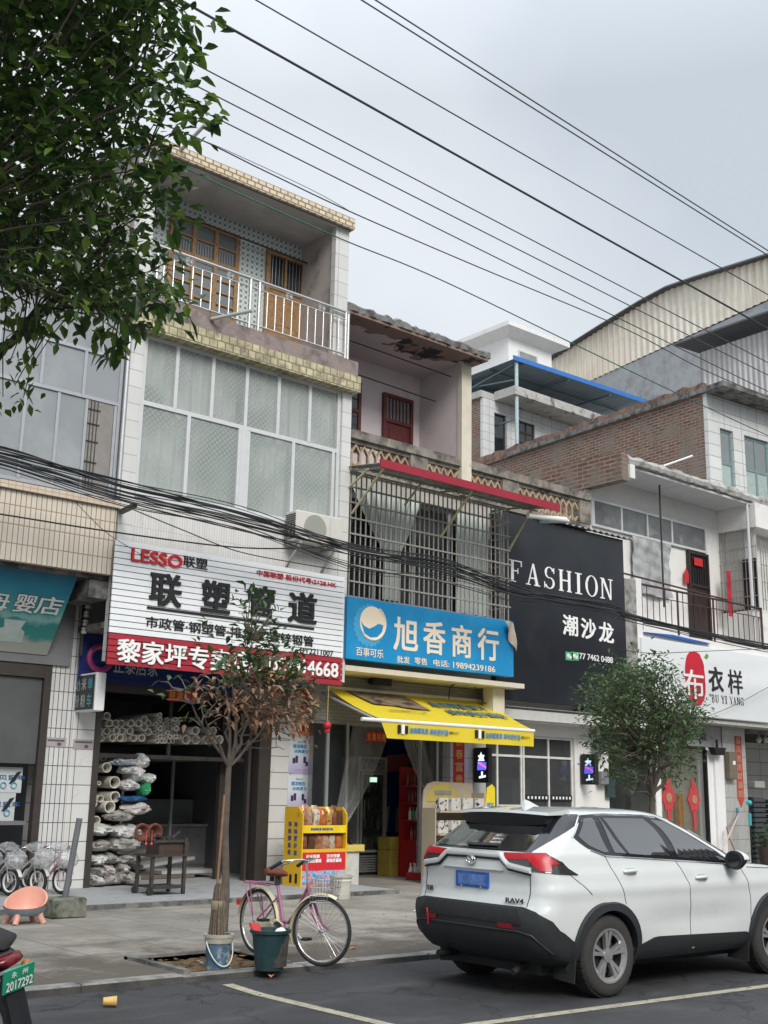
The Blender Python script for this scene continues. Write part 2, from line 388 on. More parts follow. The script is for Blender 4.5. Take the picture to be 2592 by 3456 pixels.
# parking bay lines
paint = Mt('worn_road_paint', (.36, .33, .25), .8, 0, .25, 9, ((.07, .07, .07), 13, .58, .66))
def strip(mb, a, b, wd, z=.004):
    a = V((a[0], a[1], z)); b = V((b[0], b[1], z)); s = (b-a).normalized().cross(V((0, 0, 1)))*wd/2
    mb.quad(a-s, b-s, b+s, a+s)
mb = MB(); strip(mb, (6.35, 9.11), (6.40, 7.12), .12); mb.quad((6.29, 9.11, .004), (6.41, 9.11, .004), (6.39, 9.6, .0275), (6.27, 9.6, .0275)); strip(mb, (4.6, 7.19), (14.6, 6.46), .12)
mb2 = MB(); strip(mb2, (12.9, 9.4), (12.75, 6.7), .12); mb.v += []; mb.add(mb2.v, [(0, 1, 2, 3)])
struct('road_marking', mb, paint)
# raised shop floors
mb = MB(); mb.box(3, 13.62, 15.62, 24, .0, .17); 
struct('shop_step', mb, platform_m)
mb = MB(); mb.box(2.5, 13.64, 15.53, 15.615, .0, .165)
struct('step_edge', mb, concrete_dark)
# ================================================================ buildings
def bars(mb, lst, y0, y1):
    """lst of (x0,x1,z0,z1) flat members between y0 and y1"""
    for i, (a, b, c, d) in enumerate(lst): mb.box(a, b, y0+.0006*(i % 5), y1-.0006*(i % 5), c, d)
def window(parent, X0, X1, Z0, Z1, y, vs=(), hs=(), t=.05, d=.06, mats=(None, None), segs=(), name='window'):
    """framed window in the plane y: vs = upright bars, hs = rails, segs = extra uprights (x, z0, z1)"""
    mb = MB(); L_ = [(X0, X0+t, Z0, Z1), (X1-t, X1, Z0, Z1), (X0+t, X1-t, Z0, Z0+t), (X0+t, X1-t, Z1-t, Z1)]
    L_ += [(v-t/2, v+t/2, Z0+t, Z1-t) for v in vs] + [(X0+t, X1-t, h-t/2, h+t/2) for h in hs]
    L_ += [(s[0]-t*.45, s[0]+t*.45, s[1], s[2]) for s in segs]
    bars(mb, L_, y, y+d); f = part(parent, name, mb, mats[0])
    p = part(f, 'pane', MB().box(X0+t*.5, X1-t*.5, y+d*.45, y+d*.55, Z0+t*.5, Z1-t*.5), mats[1]); p.parent = f
    return f
# ---------------- building A: white and cream tiled, shop with banner
creamtile = Tile('cream_strip_tile', (.7, .65, .55), (.66, .6, .51), (.30, .2, .13), .085, .30, .008, dirt=((.36, .28, .2), 2.5, .62, .8))
peachtile = Tile('peach_block_tile', (.6, .5, .39), (.64, .55, .44), (.4, .3, .22), .12, .06, .006)
pillar_a = Tile('white_tile_dark_joints', (.66, .66, .65), (.6, .6, .6), (.06, .05, .05), .085, .30, .007, dirt=((.4, .39, .37), 4, .62, .8))
frosted = Mt('frosted_grey_glass', (.27, .29, .305), .25, 0, .08, 1.2, ((.36, .38, .39), .9, .5, .75))
YU, YG = 17.0, 18.2
A = thing('shop_house', 'cream tiled house at the left with rows of frosted aluminium windows over a toy shop', 'building', (6, YU, 0))
mb = MB(); mb.box(-2, 8.2, 22, 26, 0, 9.6); mb.box(-2, 8.55, 17.3, 22, 9.5, 9.62); mb.box(-2, 8.56, 17.15, 18.3, 5.14, 5.3)
mb.box(-2, 8.55, 18.15, 22, 3.72, 5.13)
part(A, 'wall', mb, dark_in)
part(A, 'balcony_fascia', MB().box(-2, 8.61, YU, YU+.14, 5.13, 6.24), creamtile)
part(A, 'cornice', MB().box(-2, 8.64, YU-.06, YU+.2, 6.242, 6.36), peachtile)
part(A, 'soffit', MB().box(-2, 8.6, YU+.15, 18.14, 5.06, 5.128), concrete_dark)
part(A, 'beam', MB().box(8.3, 8.66, YU+.16, 18.15, 4.75, 5.05), concrete_dark)
part(A, 'roof_slab', MB().box(-2, 8.62, YU-.05, 22, 9.625, 9.75), concrete)
wA = window(A, 5.2, 8.56, 6.40, 9.6, YU+.04, (), (8.04, 8.855), .055, .07, (alu_grey, frosted),
       segs=[(x, 6.45, 8.0) for x in (6.2, 6.9, 7.46, 7.95, 8.47)]+[(x, 8.07, 8.83) for x in (5.65, 6.39, 7.13, 7.87)]+[(x, 8.88, 9.55) for x in (6.1, 6.78, 7.47, 8.16)])
part(A, 'curtain', MB().box(7.99, 8.44, YU+.055, YU+.066, 6.46, 8.0), Mt('taupe_curtain', (.25, .235, .22), .9))
mb = MB()
for z in (6.6, 6.95, 7.3, 7.6, 7.85): mb.bar((7.98, YU+.04, z), (8.2, YU+.04, z), .012)
for x in (8.03, 8.09, 8.15): mb.bar((x, YU+.045, 6.46), (x, YU+.045, 8.0), .012)
part(A, 'grille', mb, brown_frame)
part(A, 'drainpipe', MB().tube([(8.6, YU-.01, 6.3), (8.6, YU-.01, 9.6)], .035, 8), alu_grey)
part(A, 'tiled_pillar', MB().box(8.27, 8.70, YG, YG+.6, 0, 5.05), pillar_a)
mb = MB(); mb.box(8.14, 8.262, YG-.02, YG+.12, .17, 3.76); mb.box(-2, 8.139, YG-.02, YG+.12, 3.5, 3.76)
part(A, 'shop_door_frame', mb, brown_frame)
part(A, 'transom_glass', MB().box(-2, 8.13, YG+.04, YG+.05, 2.12, 3.49), Mt('dusty_transom_glass', (.09, .092, .095), .35, 0, .15, 2))
part(A, 'interior_wall', MB().box(-2, 8.25, 21.8, 21.9, 0, 5).box(-2, 8.25, 18.5, 21.8, 3.5, 3.6), dark_in)
cur_m = Mt('grey_green_curtain', (.5, .54, .51), .9, 0, .12, 3)
def curtain(parent, X0, X1, Zt, Zb, y, pinch=None, amp=.05, n=60, mt=cur_m, name='curtain'):
    """hanging cloth of wavy folds; pinch = (x, z, width) gathers it there"""
    rows = 16; P = []
    for j in range(rows+1):
        z = Zt+(Zb-Zt)*j/rows; row = []
        for i in range(n+1):
            u = i/n; x = X0+(X1-X0)*u; k = 1
            if pinch:
                px, pz, pw = pinch; d = max(0, z-pz)/(Zt-Zb); q = min(1, d*1.7)**.85
                k = pw/(X1-X0)+(1-pw/(X1-X0))*q; x = px+(x-px)*k
            row.append((x, y+amp*math.sin(u*n*.62+.3*math.sin(j*.5))*(.5+.5*k), z))
        P.append(row)
    mb = MB(); W_ = n+1
    mb.add([p for r in P for p in r], [(j*W_+i, j*W_+i+1, (j+1)*W_+i+1, (j+1)*W_+i) for j in range(rows) for i in range(n)])
    part(parent, name, mb, mt, 80, fixn=False)
# ---------------- building B: three storeys with roof balcony
pattern = bpy.data.materials.new('patterned_tile')
def pattern_mat():
    mt, t, P, N, L = nt('patterned_balcony_tile'); vec = coords(N, L, 'xzy')
    sc = N.new('ShaderNodeVectorMath'); sc.operation = 'SCALE'; sc.inputs['Scale'].default_value = 1/.115; L.new(vec, sc.inputs[0])
    fr = N.new('ShaderNodeVectorMath'); fr.operation = 'FRACTION'; L.new(sc.outputs[0], fr.inputs[0])
    su = N.new('ShaderNodeVectorMath'); su.operation = 'SUBTRACT'; su.inputs[1].default_value = (.5, .5, 0); L.new(fr.outputs[0], su.inputs[0])
    ln = N.new('ShaderNodeVectorMath'); ln.operation = 'LENGTH'
    mu = N.new('ShaderNodeVectorMath'); mu.operation = 'MULTIPLY'; mu.inputs[1].default_value = (1, 1, 0); L.new(su.outputs[0], mu.inputs[0]); L.new(mu.outputs[0], ln.inputs[0])
    c = mixc(N, L, mapr(N, L, ln.outputs['Value'], .2, .3), (.13, .15, .15), (.56, .62, .6))
    c = mixc(N, L, mapr(N, L, ln.outputs['Value'], .06, .1), (.3, .34, .33), c)
    c = mixc(N, L, mapr(N, L, ln.outputs['Value'], .55, .66), c, (.3, .36, .35))
    finish(N, L, P, c, .3, 0); return mt
pattern = pattern_mat()
yellowtile = Tile('yellow_glazed_tile', (.6, .55, .34), (.45, .4, .25), (.19, .16, .11), .165, .15, .013, off=.5, dirt=((.16, .13, .085), 3.4, .46, .64), rough=.25)
rooftile = Tile('buff_glazed_tile', (.66, .56, .37), (.7, .65, .53), (.24, .15, .09), .17, .1, .016, off=.5, dirt=((.3, .22, .15), 3, .55, .75), rough=.3)
ledge_m = Mt('stained_pink_granite', (.27, .215, .2), .8, 0, .12, 30, ((.09, .08, .075), 2.2, .46, .66), .3, 60)
stair_m = Mt('stained_balcony_wall', (.44, .4, .38), .8, 0, .15, 4, ((.16, .14, .13), 2, .5, .7))
def lattice_glass():
    mt, t, P, N, L = nt('lattice_patterned_glass'); vec = coords(N, L, 'xzy')
    rot = N.new('ShaderNodeVectorRotate'); rot.inputs['Angle'].default_value = R(45); rot.rotation_type = 'Z_AXIS'; L.new(vec, rot.inputs['Vector'])
    br = N.new('ShaderNodeTexBrick'); br.offset = 0; L.new(rot.outputs[0], br.inputs['Vector'])
    for k, v in (('Scale', 1), ('Brick Width', .075), ('Row Height', .075), ('Mortar Size', .012), ('Mortar Smooth', .3)): br.inputs[k].default_value = v
    br.inputs['Color1'].default_value = (.43, .47, .45, 1); br.inputs['Color2'].default_value = (.41, .45, .43, 1); br.inputs['Mortar'].default_value = (.25, .3, .275, 1)
    wv = N.new('ShaderNodeTexWave'); wv.inputs['Scale'].default_value = 1.9; wv.inputs['Detail Scale'].default_value = .7; wv.inputs['Distortion'].default_value = 3.2; wv.inputs['Detail'].default_value = 2; L.new(vec, wv.inputs['Vector'])
    f = noise(N, L, coords(N, L), .9, 3)
    base = mixc(N, L, wv.outputs['Fac'], (.45, .495, .47), (.57, .6, .565))
    c = mixc(N, L, mapr(N, L, f, .36, .55, .1, .95), br.outputs['Color'], (.5, .54, .52))
    finish(N, L, P, c, .12, 0); L.new(mapr(N, L, f, .36, .55, .62, .34), P.inputs['Alpha']); return mt
latt = lattice_glass()
B = thing('tiled_house', 'three storey white tiled house with railed top balcony above the white and red sign', 'building', (11, YU, 0))
mb = MB(); mb.box(8.66, 13.45, 18.5, 26, 3.8, 13.0); mb.box(8.7, 13.4, 17.2, 18.5, 5.0, 6.5)
part(B, 'wall', mb, white_plaster)
part(B, 'facade_tiling', MB().box(8.90, 13.25, YU, YU+.15, 3.72, 6.58), whitetile)
mb = MB(); mb.box(8.64, 8.895, YU-.02, YU+.2, 3.75, 9.42); mb.box(13.25, 13.475, YU-.02, YU+.2, 3.75, 9.42)
part(B, 'pilaster', mb, whitetile_big)
wB = window(B, 8.90, 13.245, 6.59, 9.44, YU+.03, (), (8.19,), .075, .07, (alu, latt),
       segs=[(x, 8.22, 9.39) for x in (9.58, 10.32, 11.05, 11.77, 12.50)]+[(9.88, 6.65, 8.16), (10.95, 6.65, 8.16), (11.02, 6.65, 8.16), (11.08, 6.65, 8.16), (11.14, 6.65, 8.16), (12.15, 6.65, 8.16), (13.1, 6.65, 8.16)])
pale_cur = Mt('pale_green_curtain', (.62, .67, .63), .9, 0, .06, 2)
for xa, xb in ((8.92, 10.05), (10.0, 10.95), (11.12, 12.2), (12.15, 13.22)): curtain(B, xa, xb, 9.4, 6.6, YU+.2+.02*(xa > 10)*(xa < 12), None, .045, 44, pale_cur)
part(B, 'room_backing', MB().box(8.9, 13.24, YU+.45, YU+.47, 6.6, 9.4), Mt('dim_room', (.12, .125, .12), .9))
part(B, 'window_sill', MB().box(8.9, 13.24, YU-.05, YU+.1, 6.5, 6.585), alu)
mb = MB(); mb.box(8.62, 13.52, 16.86, 18.3, 9.742, 10.06); part(B, 'balcony_ledge', mb, ledge_m)
part(B, 'tile_band', MB().box(8.60, 13.55, 16.80, 17.6, 9.42, 9.74), yellowtile)
part(B, 'balcony_wall', MB().box(8.85, 13.3, 18.2, 18.35, 10.05, 13.1), pattern)
part(B, 'skirting', MB().box(8.85, 13.3, 18.14, 18.197, 10.06, 10.35), Mt('pale_blue_skirting', (.42, .5, .52), .6))
mb = MB(); mb.box(13.0, 13.3, 17.13, 18.5, 10.06, 12.93); mb.box(8.62, 8.86, 17.13, 18.5, 10.06, 12.93); part(B, 'side_wall', mb, stair_m)
mb = MB(); mb.box(12.97, 13.305, 16.99, 17.13, 10.06, 12.93); mb.box(8.60, 8.9, 16.99, 17.13, 10.06, 12.93); part(B, 'post', mb, whitetile_big)
part(B, 'roof_slab', MB().box(8.5, 13.3, 16.9, 24, 12.905, 12.95), concrete_dark)
part(B, 'roof_soffit', MB().box(8.55, 13.28, 16.95, 18.6, 12.86, 12.904), Mt('stained_soffit', (.46, .46, .45), .9, 0, .12, 2, ((.6, .6, .59), 1.2, .5, .7)))
mb = MB(); mb.box(8.48, 13.33, 16.84, 16.9, 12.87, 13.1); mb.box(13.3, 13.335, 16.9, 22, 12.87, 13.1); part(B, 'roof_edge_tiling', mb, rooftile)
# wooden window and door on the balcony
def wood_window(parent):
    Y = 18.13; X0, X1, Z0, Z1 = 9.86, 11.44, 10.62, 12.56; t = .09; mb = MB(); L_ = []
    L_ += [(X0, X0+t, Z0, Z1), (X1-t, X1, Z0, Z1), (X0+t, X1-t, Z1-t, Z1), (X0+t, X1-t, Z0, Z0+t), (X0+t, X1-t, 11.72, 11.84)]
    w3 = (X1-X0-4*t)/3
    for k in (1, 2): x = X0+t+k*(w3+t)-t; L_.append((x, x+t, Z0+t, Z1-t))
    for k in range(3):
        xa = X0+t+k*(w3+t)
        for z in (10.95, 11.2, 11.45, 12.15): L_.append((xa, xa+w3, z, z+.04))
    bars(mb, L_, Y, Y+.06); f = part(parent, 'wooden_window', mb, wood)
    part(f, 'pane', MB().box(X0+.03, X1-.03, Y+.035, Y+.045, Z0+.03, Z1-.03), glass_grey)
    mb = MB()
    for k in range(3):
        xa = X0+t+k*(w3+t)+w3/2
        for i in range(7): mb.bar((xa-w3/2+.02+i*.06, Y+.02, 11.86), (xa-w3/2+.02+i*.06, Y+.02, 12.1), .008)
    part(f, 'grille', mb, darkmetal)
wood_window(B)
mb = MB(); Y = 18.13
bars(mb, [(12.1, 12.19, 10.1, 12.52), (12.98, 13.07, 10.1, 12.52), (12.19, 12.98, 12.43, 12.52), (12.19, 12.98, 11.68, 11.77), (12.55, 12.6, 11.77, 12.43)], Y, Y+.06)
d_ = part(B, 'wooden_door', mb, wood)
part(d_, 'door_leaf', MB().box(12.19, 12.98, Y+.02, Y+.05, 10.1, 11.68).box(12.3, 12.87, Y+.012, Y+.02, 10.25, 10.8).box(12.3, 12.87, Y+.012, Y+.02, 10.95, 11.55), wood)
part(d_, 'fanlight', MB().box(12.19, 12.98, Y+.03, Y+.04, 11.77, 12.43), glass_dark)
mb = MB()
for i in range(9): mb.bar((12.24+i*.085, Y+.01, 11.77), (12.24+i*.085, Y+.01, 12.43), .012)
part(d_, 'grille', mb, steel)
# stainless balcony railing
Rl = thing('balcony_railing', 'shiny stainless steel railing along the top balcony of the tiled house', 'railing', (11, 16.92, 10.06))
Y = 16.92
mb = MB(); mb.tube([(8.78, 17.1, 11.04), (8.78, Y, 11.07), (8.85, Y, 11.07), (13.25, Y, 11.07), (13.33, Y+.03, 11.06), (13.33, 17.6, 11.06)], .032, 10); part(Rl, 'handrail', mb, steel, 60)
mb = MB(); mb.tube([(8.9, Y, 10.9), (13.2, Y, 10.9)], .016, 8); mb.tube([(8.9, Y, 10.17), (13.2, Y, 10.17)], .02, 8)
mb.tube([(13.3, Y, 10.9), (13.3, 17.6, 10.9)], .016, 8); mb.tube([(13.3, Y, 10.17), (13.3, 17.6, 10.17)], .016, 8)
part(Rl, 'rail', mb, steel, 60)
for x in (8.99, 10.95, 11.15, 13.22): part(Rl, 'post', MB().tube([(x, Y, 10.06), (x, Y, 11.05)], .032, 10), steel, 60)
part(Rl, 'post', MB().tube([(13.3, Y+.02, 10.06), (13.3, Y+.02, 11.04)], .032, 10), steel, 60)
mb = MB()
for x in [9.12+i*.195 for i in range(9)]+[11.33+i*.19 for i in range(10)]: mb.tube([(x, Y, 10.17), (x, Y, 10.9)], .0155, 6)
for y in (17.1, 17.3, 17.5): mb.tube([(13.3, y, 10.17), (13.3, y, 10.9)], .0155, 6)
part(Rl, 'baluster', mb, steel, 60)
mb = MB()
for x in (9.62, 10.5, 11.83, 12.62):
    for r in (.075, .045): mb.tube([(x+r*math.cos(a*R(30)), Y, 10.985+r*math.sin(a*R(30))) for a in range(13)], .009, 6, False)
    mb.bar((x-.06, Y, 10.985), (x+.06, Y, 10.985), .01)
part(Rl, 'ring_ornament', mb, steel, 60)
pole_m = Mt('grey_white_drying_pole', (.5, .5, .47), .5, .2, .1)
def pole(a, b, r, label, group=None, mt=pole_m):
    solo('drying_pole', MB().tube([a, b], r, 10), mt, label, 'pole', group, 60)
pole((9.95, 18.0, 12.46), (13.4, 18.0, 12.43), .018, 'thin rusty rod hung inside the tiled top balcony', None, darkmetal)
pole((10.1, 16.84, 9.98), (10.45, 16.05, 10.0), .035, 'white pipe sticking out below the steel balcony railing')
pole((9.25, 16.9, 13.0), (9.3, 16.1, 13.22), .035, 'white pipe sticking out of the buff tiled roof edge')
# ground floor of B
part(B, 'soffit', MB().box(8.66, 13.5, 17.16, 18.2, 4.3, 4.4), concrete_dark)
mb = MB(); mb.box(8.705, 9.11, YG, YG+.5, .1, 4.3); mb.box(12.72, 13.72, YG, YG+.5, .1, 4.3); part(B, 'tiled_pillar', mb, Tile('white_pillar_tile', (.68, .675, .65), (.62, .62, .6), (.09, .085, .08), .55, .30, .007, dirt=((.42, .38, .33), 3.5, .6, .8)))
mb = MB(); mb.box(9.112, 9.215, YG-.03, YG+.2, .17, 3.6); mb.box(12.45, 12.715, YG-.03, YG+.2, .17, 3.6); mb.box(9.216, 12.449, YG-.03, YG+.2, 3.36, 3.6); mb.box(12.3, 12.36, YG+.1, YG+.2, .17, 3.35); mb.box(12.02, 12.14, YG+.6, YG+.7, .17, 3.35)
part(B, 'shop_door_frame', mb, brown_frame)
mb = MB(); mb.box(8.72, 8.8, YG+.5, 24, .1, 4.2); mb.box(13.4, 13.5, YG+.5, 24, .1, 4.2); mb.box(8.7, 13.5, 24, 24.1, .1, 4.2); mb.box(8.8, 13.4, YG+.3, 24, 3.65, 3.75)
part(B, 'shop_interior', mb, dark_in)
# ---------------- building C: pink plaster top floor, lattice parapet, caged window
Cc = thing('plastered_house', 'old house with pale pink plastered top floor and cast lattice parapet above the blue sign', 'building', (15, 17.6, 0))
YC = 17.6
mb = MB(); mb.box(13.5, 17.28, 18.9, 19.1, 8.1, 11.15); mb.box(17.0, 17.28, 17.62, 18.9, 8.1, 11.15); part(Cc, 'plaster_wall', mb, pink_plaster)
part(Cc, 'column', MB().box(16.985, 17.285, 17.48, 17.62, 8.1, 11.14), cream_plaster)
rj = random.Random(11)
mb = MB(); top = []; n = 46
prof = []
for i in range(n+1):
    x = 13.2+(17.4-13.2)*i/n; h = 11.37+rj.uniform(-.025, .03); prof.append((x, h))
rings = []
for x, h in prof:
    j = rj.uniform(-.03, .03); rings.append([(x, 17.0+j, 11.2), (x, 17.0+j*.5, h-.05), (x, 17.06+j, h), (x, 19.3, h+.02), (x, 19.3, 11.2)])
mb.loft(rings); part(Cc, 'roof_slab', mb, concrete_dark)
def soffit_mat():
    mt, t, P, N, L = nt('peeling_soffit'); pos = coords(N, L); sp = N.new('ShaderNodeSeparateXYZ'); L.new(pos, sp.inputs[0])
    f = noise(N, L, pos, 1.3, 5, .6); ad = N.new('ShaderNodeMath'); ad.operation = 'ADD'; L.new(sp.outputs[1], ad.inputs[0]); L.new(mapr(N, L, f, .3, .7, -.55, .55), ad.inputs[1])
    f2 = noise(N, L, pos, 1.1, 5, .65)
    peel = mixc(N, L, mapr(N, L, f2, .53, .555), (.24, .165, .14), (.03, .03, .038))
    c = mixc(N, L, mapr(N, L, ad.outputs[0], 17.62, 17.66), peel, (.56, .47, .48))
    finish(N, L, P, c, .9, 0, noise(N, L, pos, 12, 4), .3); return mt
part(Cc, 'ceiling', MB().box(13.3, 17.36, 17.02, 18.9, 11.14, 11.198), soffit_mat())
def panel_door(parent, name, X0, X1, Z0, Z1, y, mt, gl, split):
    mb = MB(); t = .08
    bars(mb, [(X0, X0+t, Z0, Z1), (X1-t, X1, Z0, Z1), (X0+t, X1-t, Z1-t, Z1), (X0+t, X1-t, split, split+t)], y-.05, y+.04)
    mb.box(X0+t, X1-t, y-.01, y+.02, Z0, split); mb.box(X0+t+.1, X1-t-.1, y-.025, y-.011, Z0+.15, split-.12)
    d = part(parent, name, mb, mt); part(d, 'fanlight', MB().box(X0+t, X1-t, y, y+.02, split+t, Z1-t), gl)
    mb = MB(); k = 7
    for i in range(1, k): mb.bar((X0+t+(X1-X0-2*t)*i/k, y-.02, split+t), (X0+t+(X1-X0-2*t)*i/k, y-.02, Z1-t), .02)
    part(d, 'grille', mb, mt)
panel_door(Cc, 'red_door', 15.86, 16.74, 8.2, 10.52, 18.86, red_wood, glass_grey, 9.85)
wC = window(Cc, 13.6, 15.22, 9.0, 10.58, 18.83, (14.4,), (9.9,), .08, .06, (red_wood, glass_dark))
pole((13.4, 17.75, 10.93), (16.9, 17.75, 10.86), .014, 'upper of two thin rods hung across the pink balcony', None, darkmetal)
pole((13.4, 18.25, 10.5), (16.9, 18.25, 10.4), .014, 'lower of two thin rods hung across the pink balcony', None, darkmetal)
# parapet
par_m = Mt('mossy_cement', (.25, .225, .19), .9, 0, .2, 6, ((.06, .058, .055), 2.4, .46, .64), .5, 40)
screen_m = Mt('buff_cast_screen', (.42, .31, .2), .85, 0, .15, 6, ((.2, .17, .14), 3, .5, .7))
mb = MB()
mb.box(13.48, 21.4, YC-.1, YC+.14, 8.74, 8.92); mb.box(13.48, 21.4, YC-.04, YC+.12, 8.02, 8.16)
for a, b in ((13.48, 13.56), (15.55, 16.04), (18.34, 18.87), (21.0, 21.4)): mb.box(a, b, YC-.06, YC+.13, 8.161, 8.739)
for a, b in ((13.56, 15.55), (16.04, 18.34), (18.87, 21.0)): mb.box(a, b, YC-.02, YC+.1, 8.66, 8.739)
part(Cc, 'parapet', mb, par_m)
for a, b in ((13.56, 15.55), (16.04, 18.34), (18.87, 21.0)):
    mb = MB(); k = round((b-a)/.21); w_ = (b-a)/k
    for i in range(k):
        x = a+i*w_; y = YC+.03
        mb.bar((x, y, 8.16), (x, y, 8.5), .045, .07, (0, 1, 0)); mb.bar((x, y, 8.47), (x+w_/2, y, 8.64), .04, .065, (0, 1, 0)); mb.bar((x+w_, y, 8.47), (x+w_/2, y, 8.64), .04, .064, (0, 1, 0))
        mb.bar((x+w_/2, y, 8.63), (x+w_/2, y, 8.665), .05, .06, (0, 1, 0)); mb.bar((x, y, 8.3), (x+w_/2, y, 8.17), .035, .055, (0, 1, 0)); mb.bar((x+w_, y, 8.3), (x+w_/2, y, 8.17), .035, .054, (0, 1, 0))
    part1(Cc, 'lattice_screen', mb, screen_m)
# caged first floor window wall
mb = MB(); mb.box(13.48, 18.0, YC, YC+.2, 4.0, 5.5); mb.box(13.48, 18.3, YC, YC+.2, 7.75, 8.02); mb.box(13.48, 13.7, YC, YC+.2, 5.5, 7.75); mb.box(17.9, 18.3, YC, YC+.2, 5.5, 7.75)
mb.box(13.5, 21.3, 18.6, 26, 4.2, 8.0); part(Cc, 'wall', mb, Mt('aged_render', (.4, .38, .34), .9, 0, .15, 3))
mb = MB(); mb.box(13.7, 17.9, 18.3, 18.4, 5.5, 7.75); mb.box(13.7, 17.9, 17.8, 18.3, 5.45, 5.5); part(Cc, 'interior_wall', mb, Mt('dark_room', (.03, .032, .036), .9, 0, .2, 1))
window(Cc, 13.7, 17.9, 5.5, 7.75, 17.72, (14.75, 15.8, 16.85), (), .06, .05, (alu_grey, Glass('room_glass', (.03, .035, .04), .05, .25)))
curtain(Cc, 13.95, 15.9, 7.72, 5.55, 17.55, (15.1, 6.55, .42), .06)
curtain(Cc, 16.95, 17.85, 7.72, 5.52, 17.57, None, .05, 30)
curtain(Cc, 15.6, 16.95, 7.72, 5.55, 17.95, None, .04, 40, Mt('dark_curtain', (.14, .15, .15), .9))
# security cage
cg = thing('window_cage', 'stainless security cage of thin bars around the curtained window above the blue sign', 'window cage', (15.7, 17.0, 5.36))
mb = MB()
for i in range(35): mb.bar((13.53+i*.129, 17.0, 5.36), (13.53+i*.129, 17.0, 7.86), .022)
for x in (13.53, 17.93):
    for y in (17.2, 17.4): mb.bar((x, y, 5.36), (x, y, 7.86), .022)
part(cg, 'bar', mb, galv)
mb = MB()
for i in range(9): mb.bar((13.5, 16.985, 5.37+i*.309), (17.97, 16.985, 5.37+i*.309), .03); mb.bar((17.955, 17.0, 5.37+i*.309), (17.955, YC, 5.37+i*.309), .028); mb.bar((13.53, 17.0, 5.37+i*.309), (13.53, YC, 5.37+i*.309), .028)
part(cg, 'cross_rail', mb, galv)
# tin canopy with red edge
cn = thing('tin_canopy', 'corrugated tin canopy with a dark red front edge over the window cage', 'canopy', (15.9, 16.5, 7.6))
mb = MB(); n = 120; P = []
for i in range(n+1):
    x = 13.44+(18.45-13.44)*i/n; dz = .018*math.sin(i*math.pi/2)
    P.append([(x, 16.03, 7.80+dz), (x, 17.0, 7.93+dz)])
mb.add([p for r in P for p in r], [(2*i, 2*i+1, 2*i+3, 2*i+2) for i in range(n)])
part(cn, 'sheet', mb, Mt('weathered_tin', (.34, .35, .36), .6, .3, .2, 4, ((.2, .18, .15), 3, .5, .7)), 70, fixn=False)
part(cn, 'front_edge', MB().box(13.42, 18.48, 15.98, 16.02, 7.71, 7.87), Mt('dark_red_sheet', (.34, .018, .04), .5, .1, .08, 3, ((.22, .02, .03), 2, .55, .75)))
mb = MB()
for a, b in (((13.55, 16.05, 7.72), (13.55, 16.98, 7.0)), ((15.9, 16.05, 7.72), (15.9, 16.98, 6.9)), ((14.9, 16.5, 7.75), (14.9, 16.98, 7.4)), ((17.95, 16.3, 7.74), (17.95, 16.98, 6.95)), ((13.46, 16.4, 7.76), (13.46, 16.98, 7.5))): mb.bar(a, b, .035)
part(cn, 'strut', mb, yellow_strut)
mb = MB()
for x in (13.55, 15.9, 17.95): mb.bar((x, 16.03, 7.74), (x, 17.0, 7.86), .035)
mb.bar((13.45, 16.5, 7.78), (18.3, 16.5, 7.78), .03); part(cn, 'frame_bar', mb, galv)
pole((17.75, 16.25, 7.55), (18.75, 16.05, 7.58), .06, 'fat white pipe lying under the right end of the tin canopy', None, white_paint)
pole((18.2, 16.3, 7.50), (19.0, 16.2, 7.62), .04, 'pale blue pipe beside the fat white one under the canopy', None, Mt('pale_blue_pipe', (.45, .6, .68), .5))
# ground floor of C
YS = 17.9
part(Cc, 'soffit', MB().box(13.5, 18.4, 17.0, 17.595, 3.98, 4.08).box(13.5, 18.4, 17.605, 18.2, 3.98, 4.07), cream_plaster)
part(Cc, 'end_block', MB().box(17.75, 18.1, 17.3, 17.59, 3.4, 3.975), cream_plaster)
part(Cc, 'shop_header', MB().box(13.5, 18.2, YS+.02, YS+.25, 3.1, 3.97), Tile('grey_brick_tile', (.36, .35, .32), (.3, .29, .27), (.2, .19, .18), .24, .065, .006, off=.5))
part(Cc, 'tiled_pillar', MB().box(17.15, 18.44, YG, YG+.4, 0, 3.9), Tile('white_square_tile', (.6, .6, .6), (.57, .57, .57), (.25, .25, .25), .42, .42, .008))
mb = MB()
for x in (13.85, 14.33, 16.25, 16.72): mb.box(x-.03, x+.03, YS, YS+.06, .1, 3.1)
mb.box(13.4, 17.2, YS+.061, YS+.11, 3.04, 3.1); part(Cc, 'shutter_post', mb, alu_grey)
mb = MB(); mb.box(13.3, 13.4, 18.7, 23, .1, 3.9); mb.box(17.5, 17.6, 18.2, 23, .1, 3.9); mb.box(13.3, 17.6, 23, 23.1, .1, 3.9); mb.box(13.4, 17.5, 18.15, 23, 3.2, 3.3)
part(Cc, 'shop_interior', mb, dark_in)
mb = MB(); mb.box(13.42, 14.30, YS+.02, YS+.04, .1, 3.04); mb.box(16.28, 17.1, YS+.02, YS+.04, .1, 3.04)
part(Cc, 'shop_glass', mb, Glass('shop_glass', (.05, .055, .06), .04, .35))
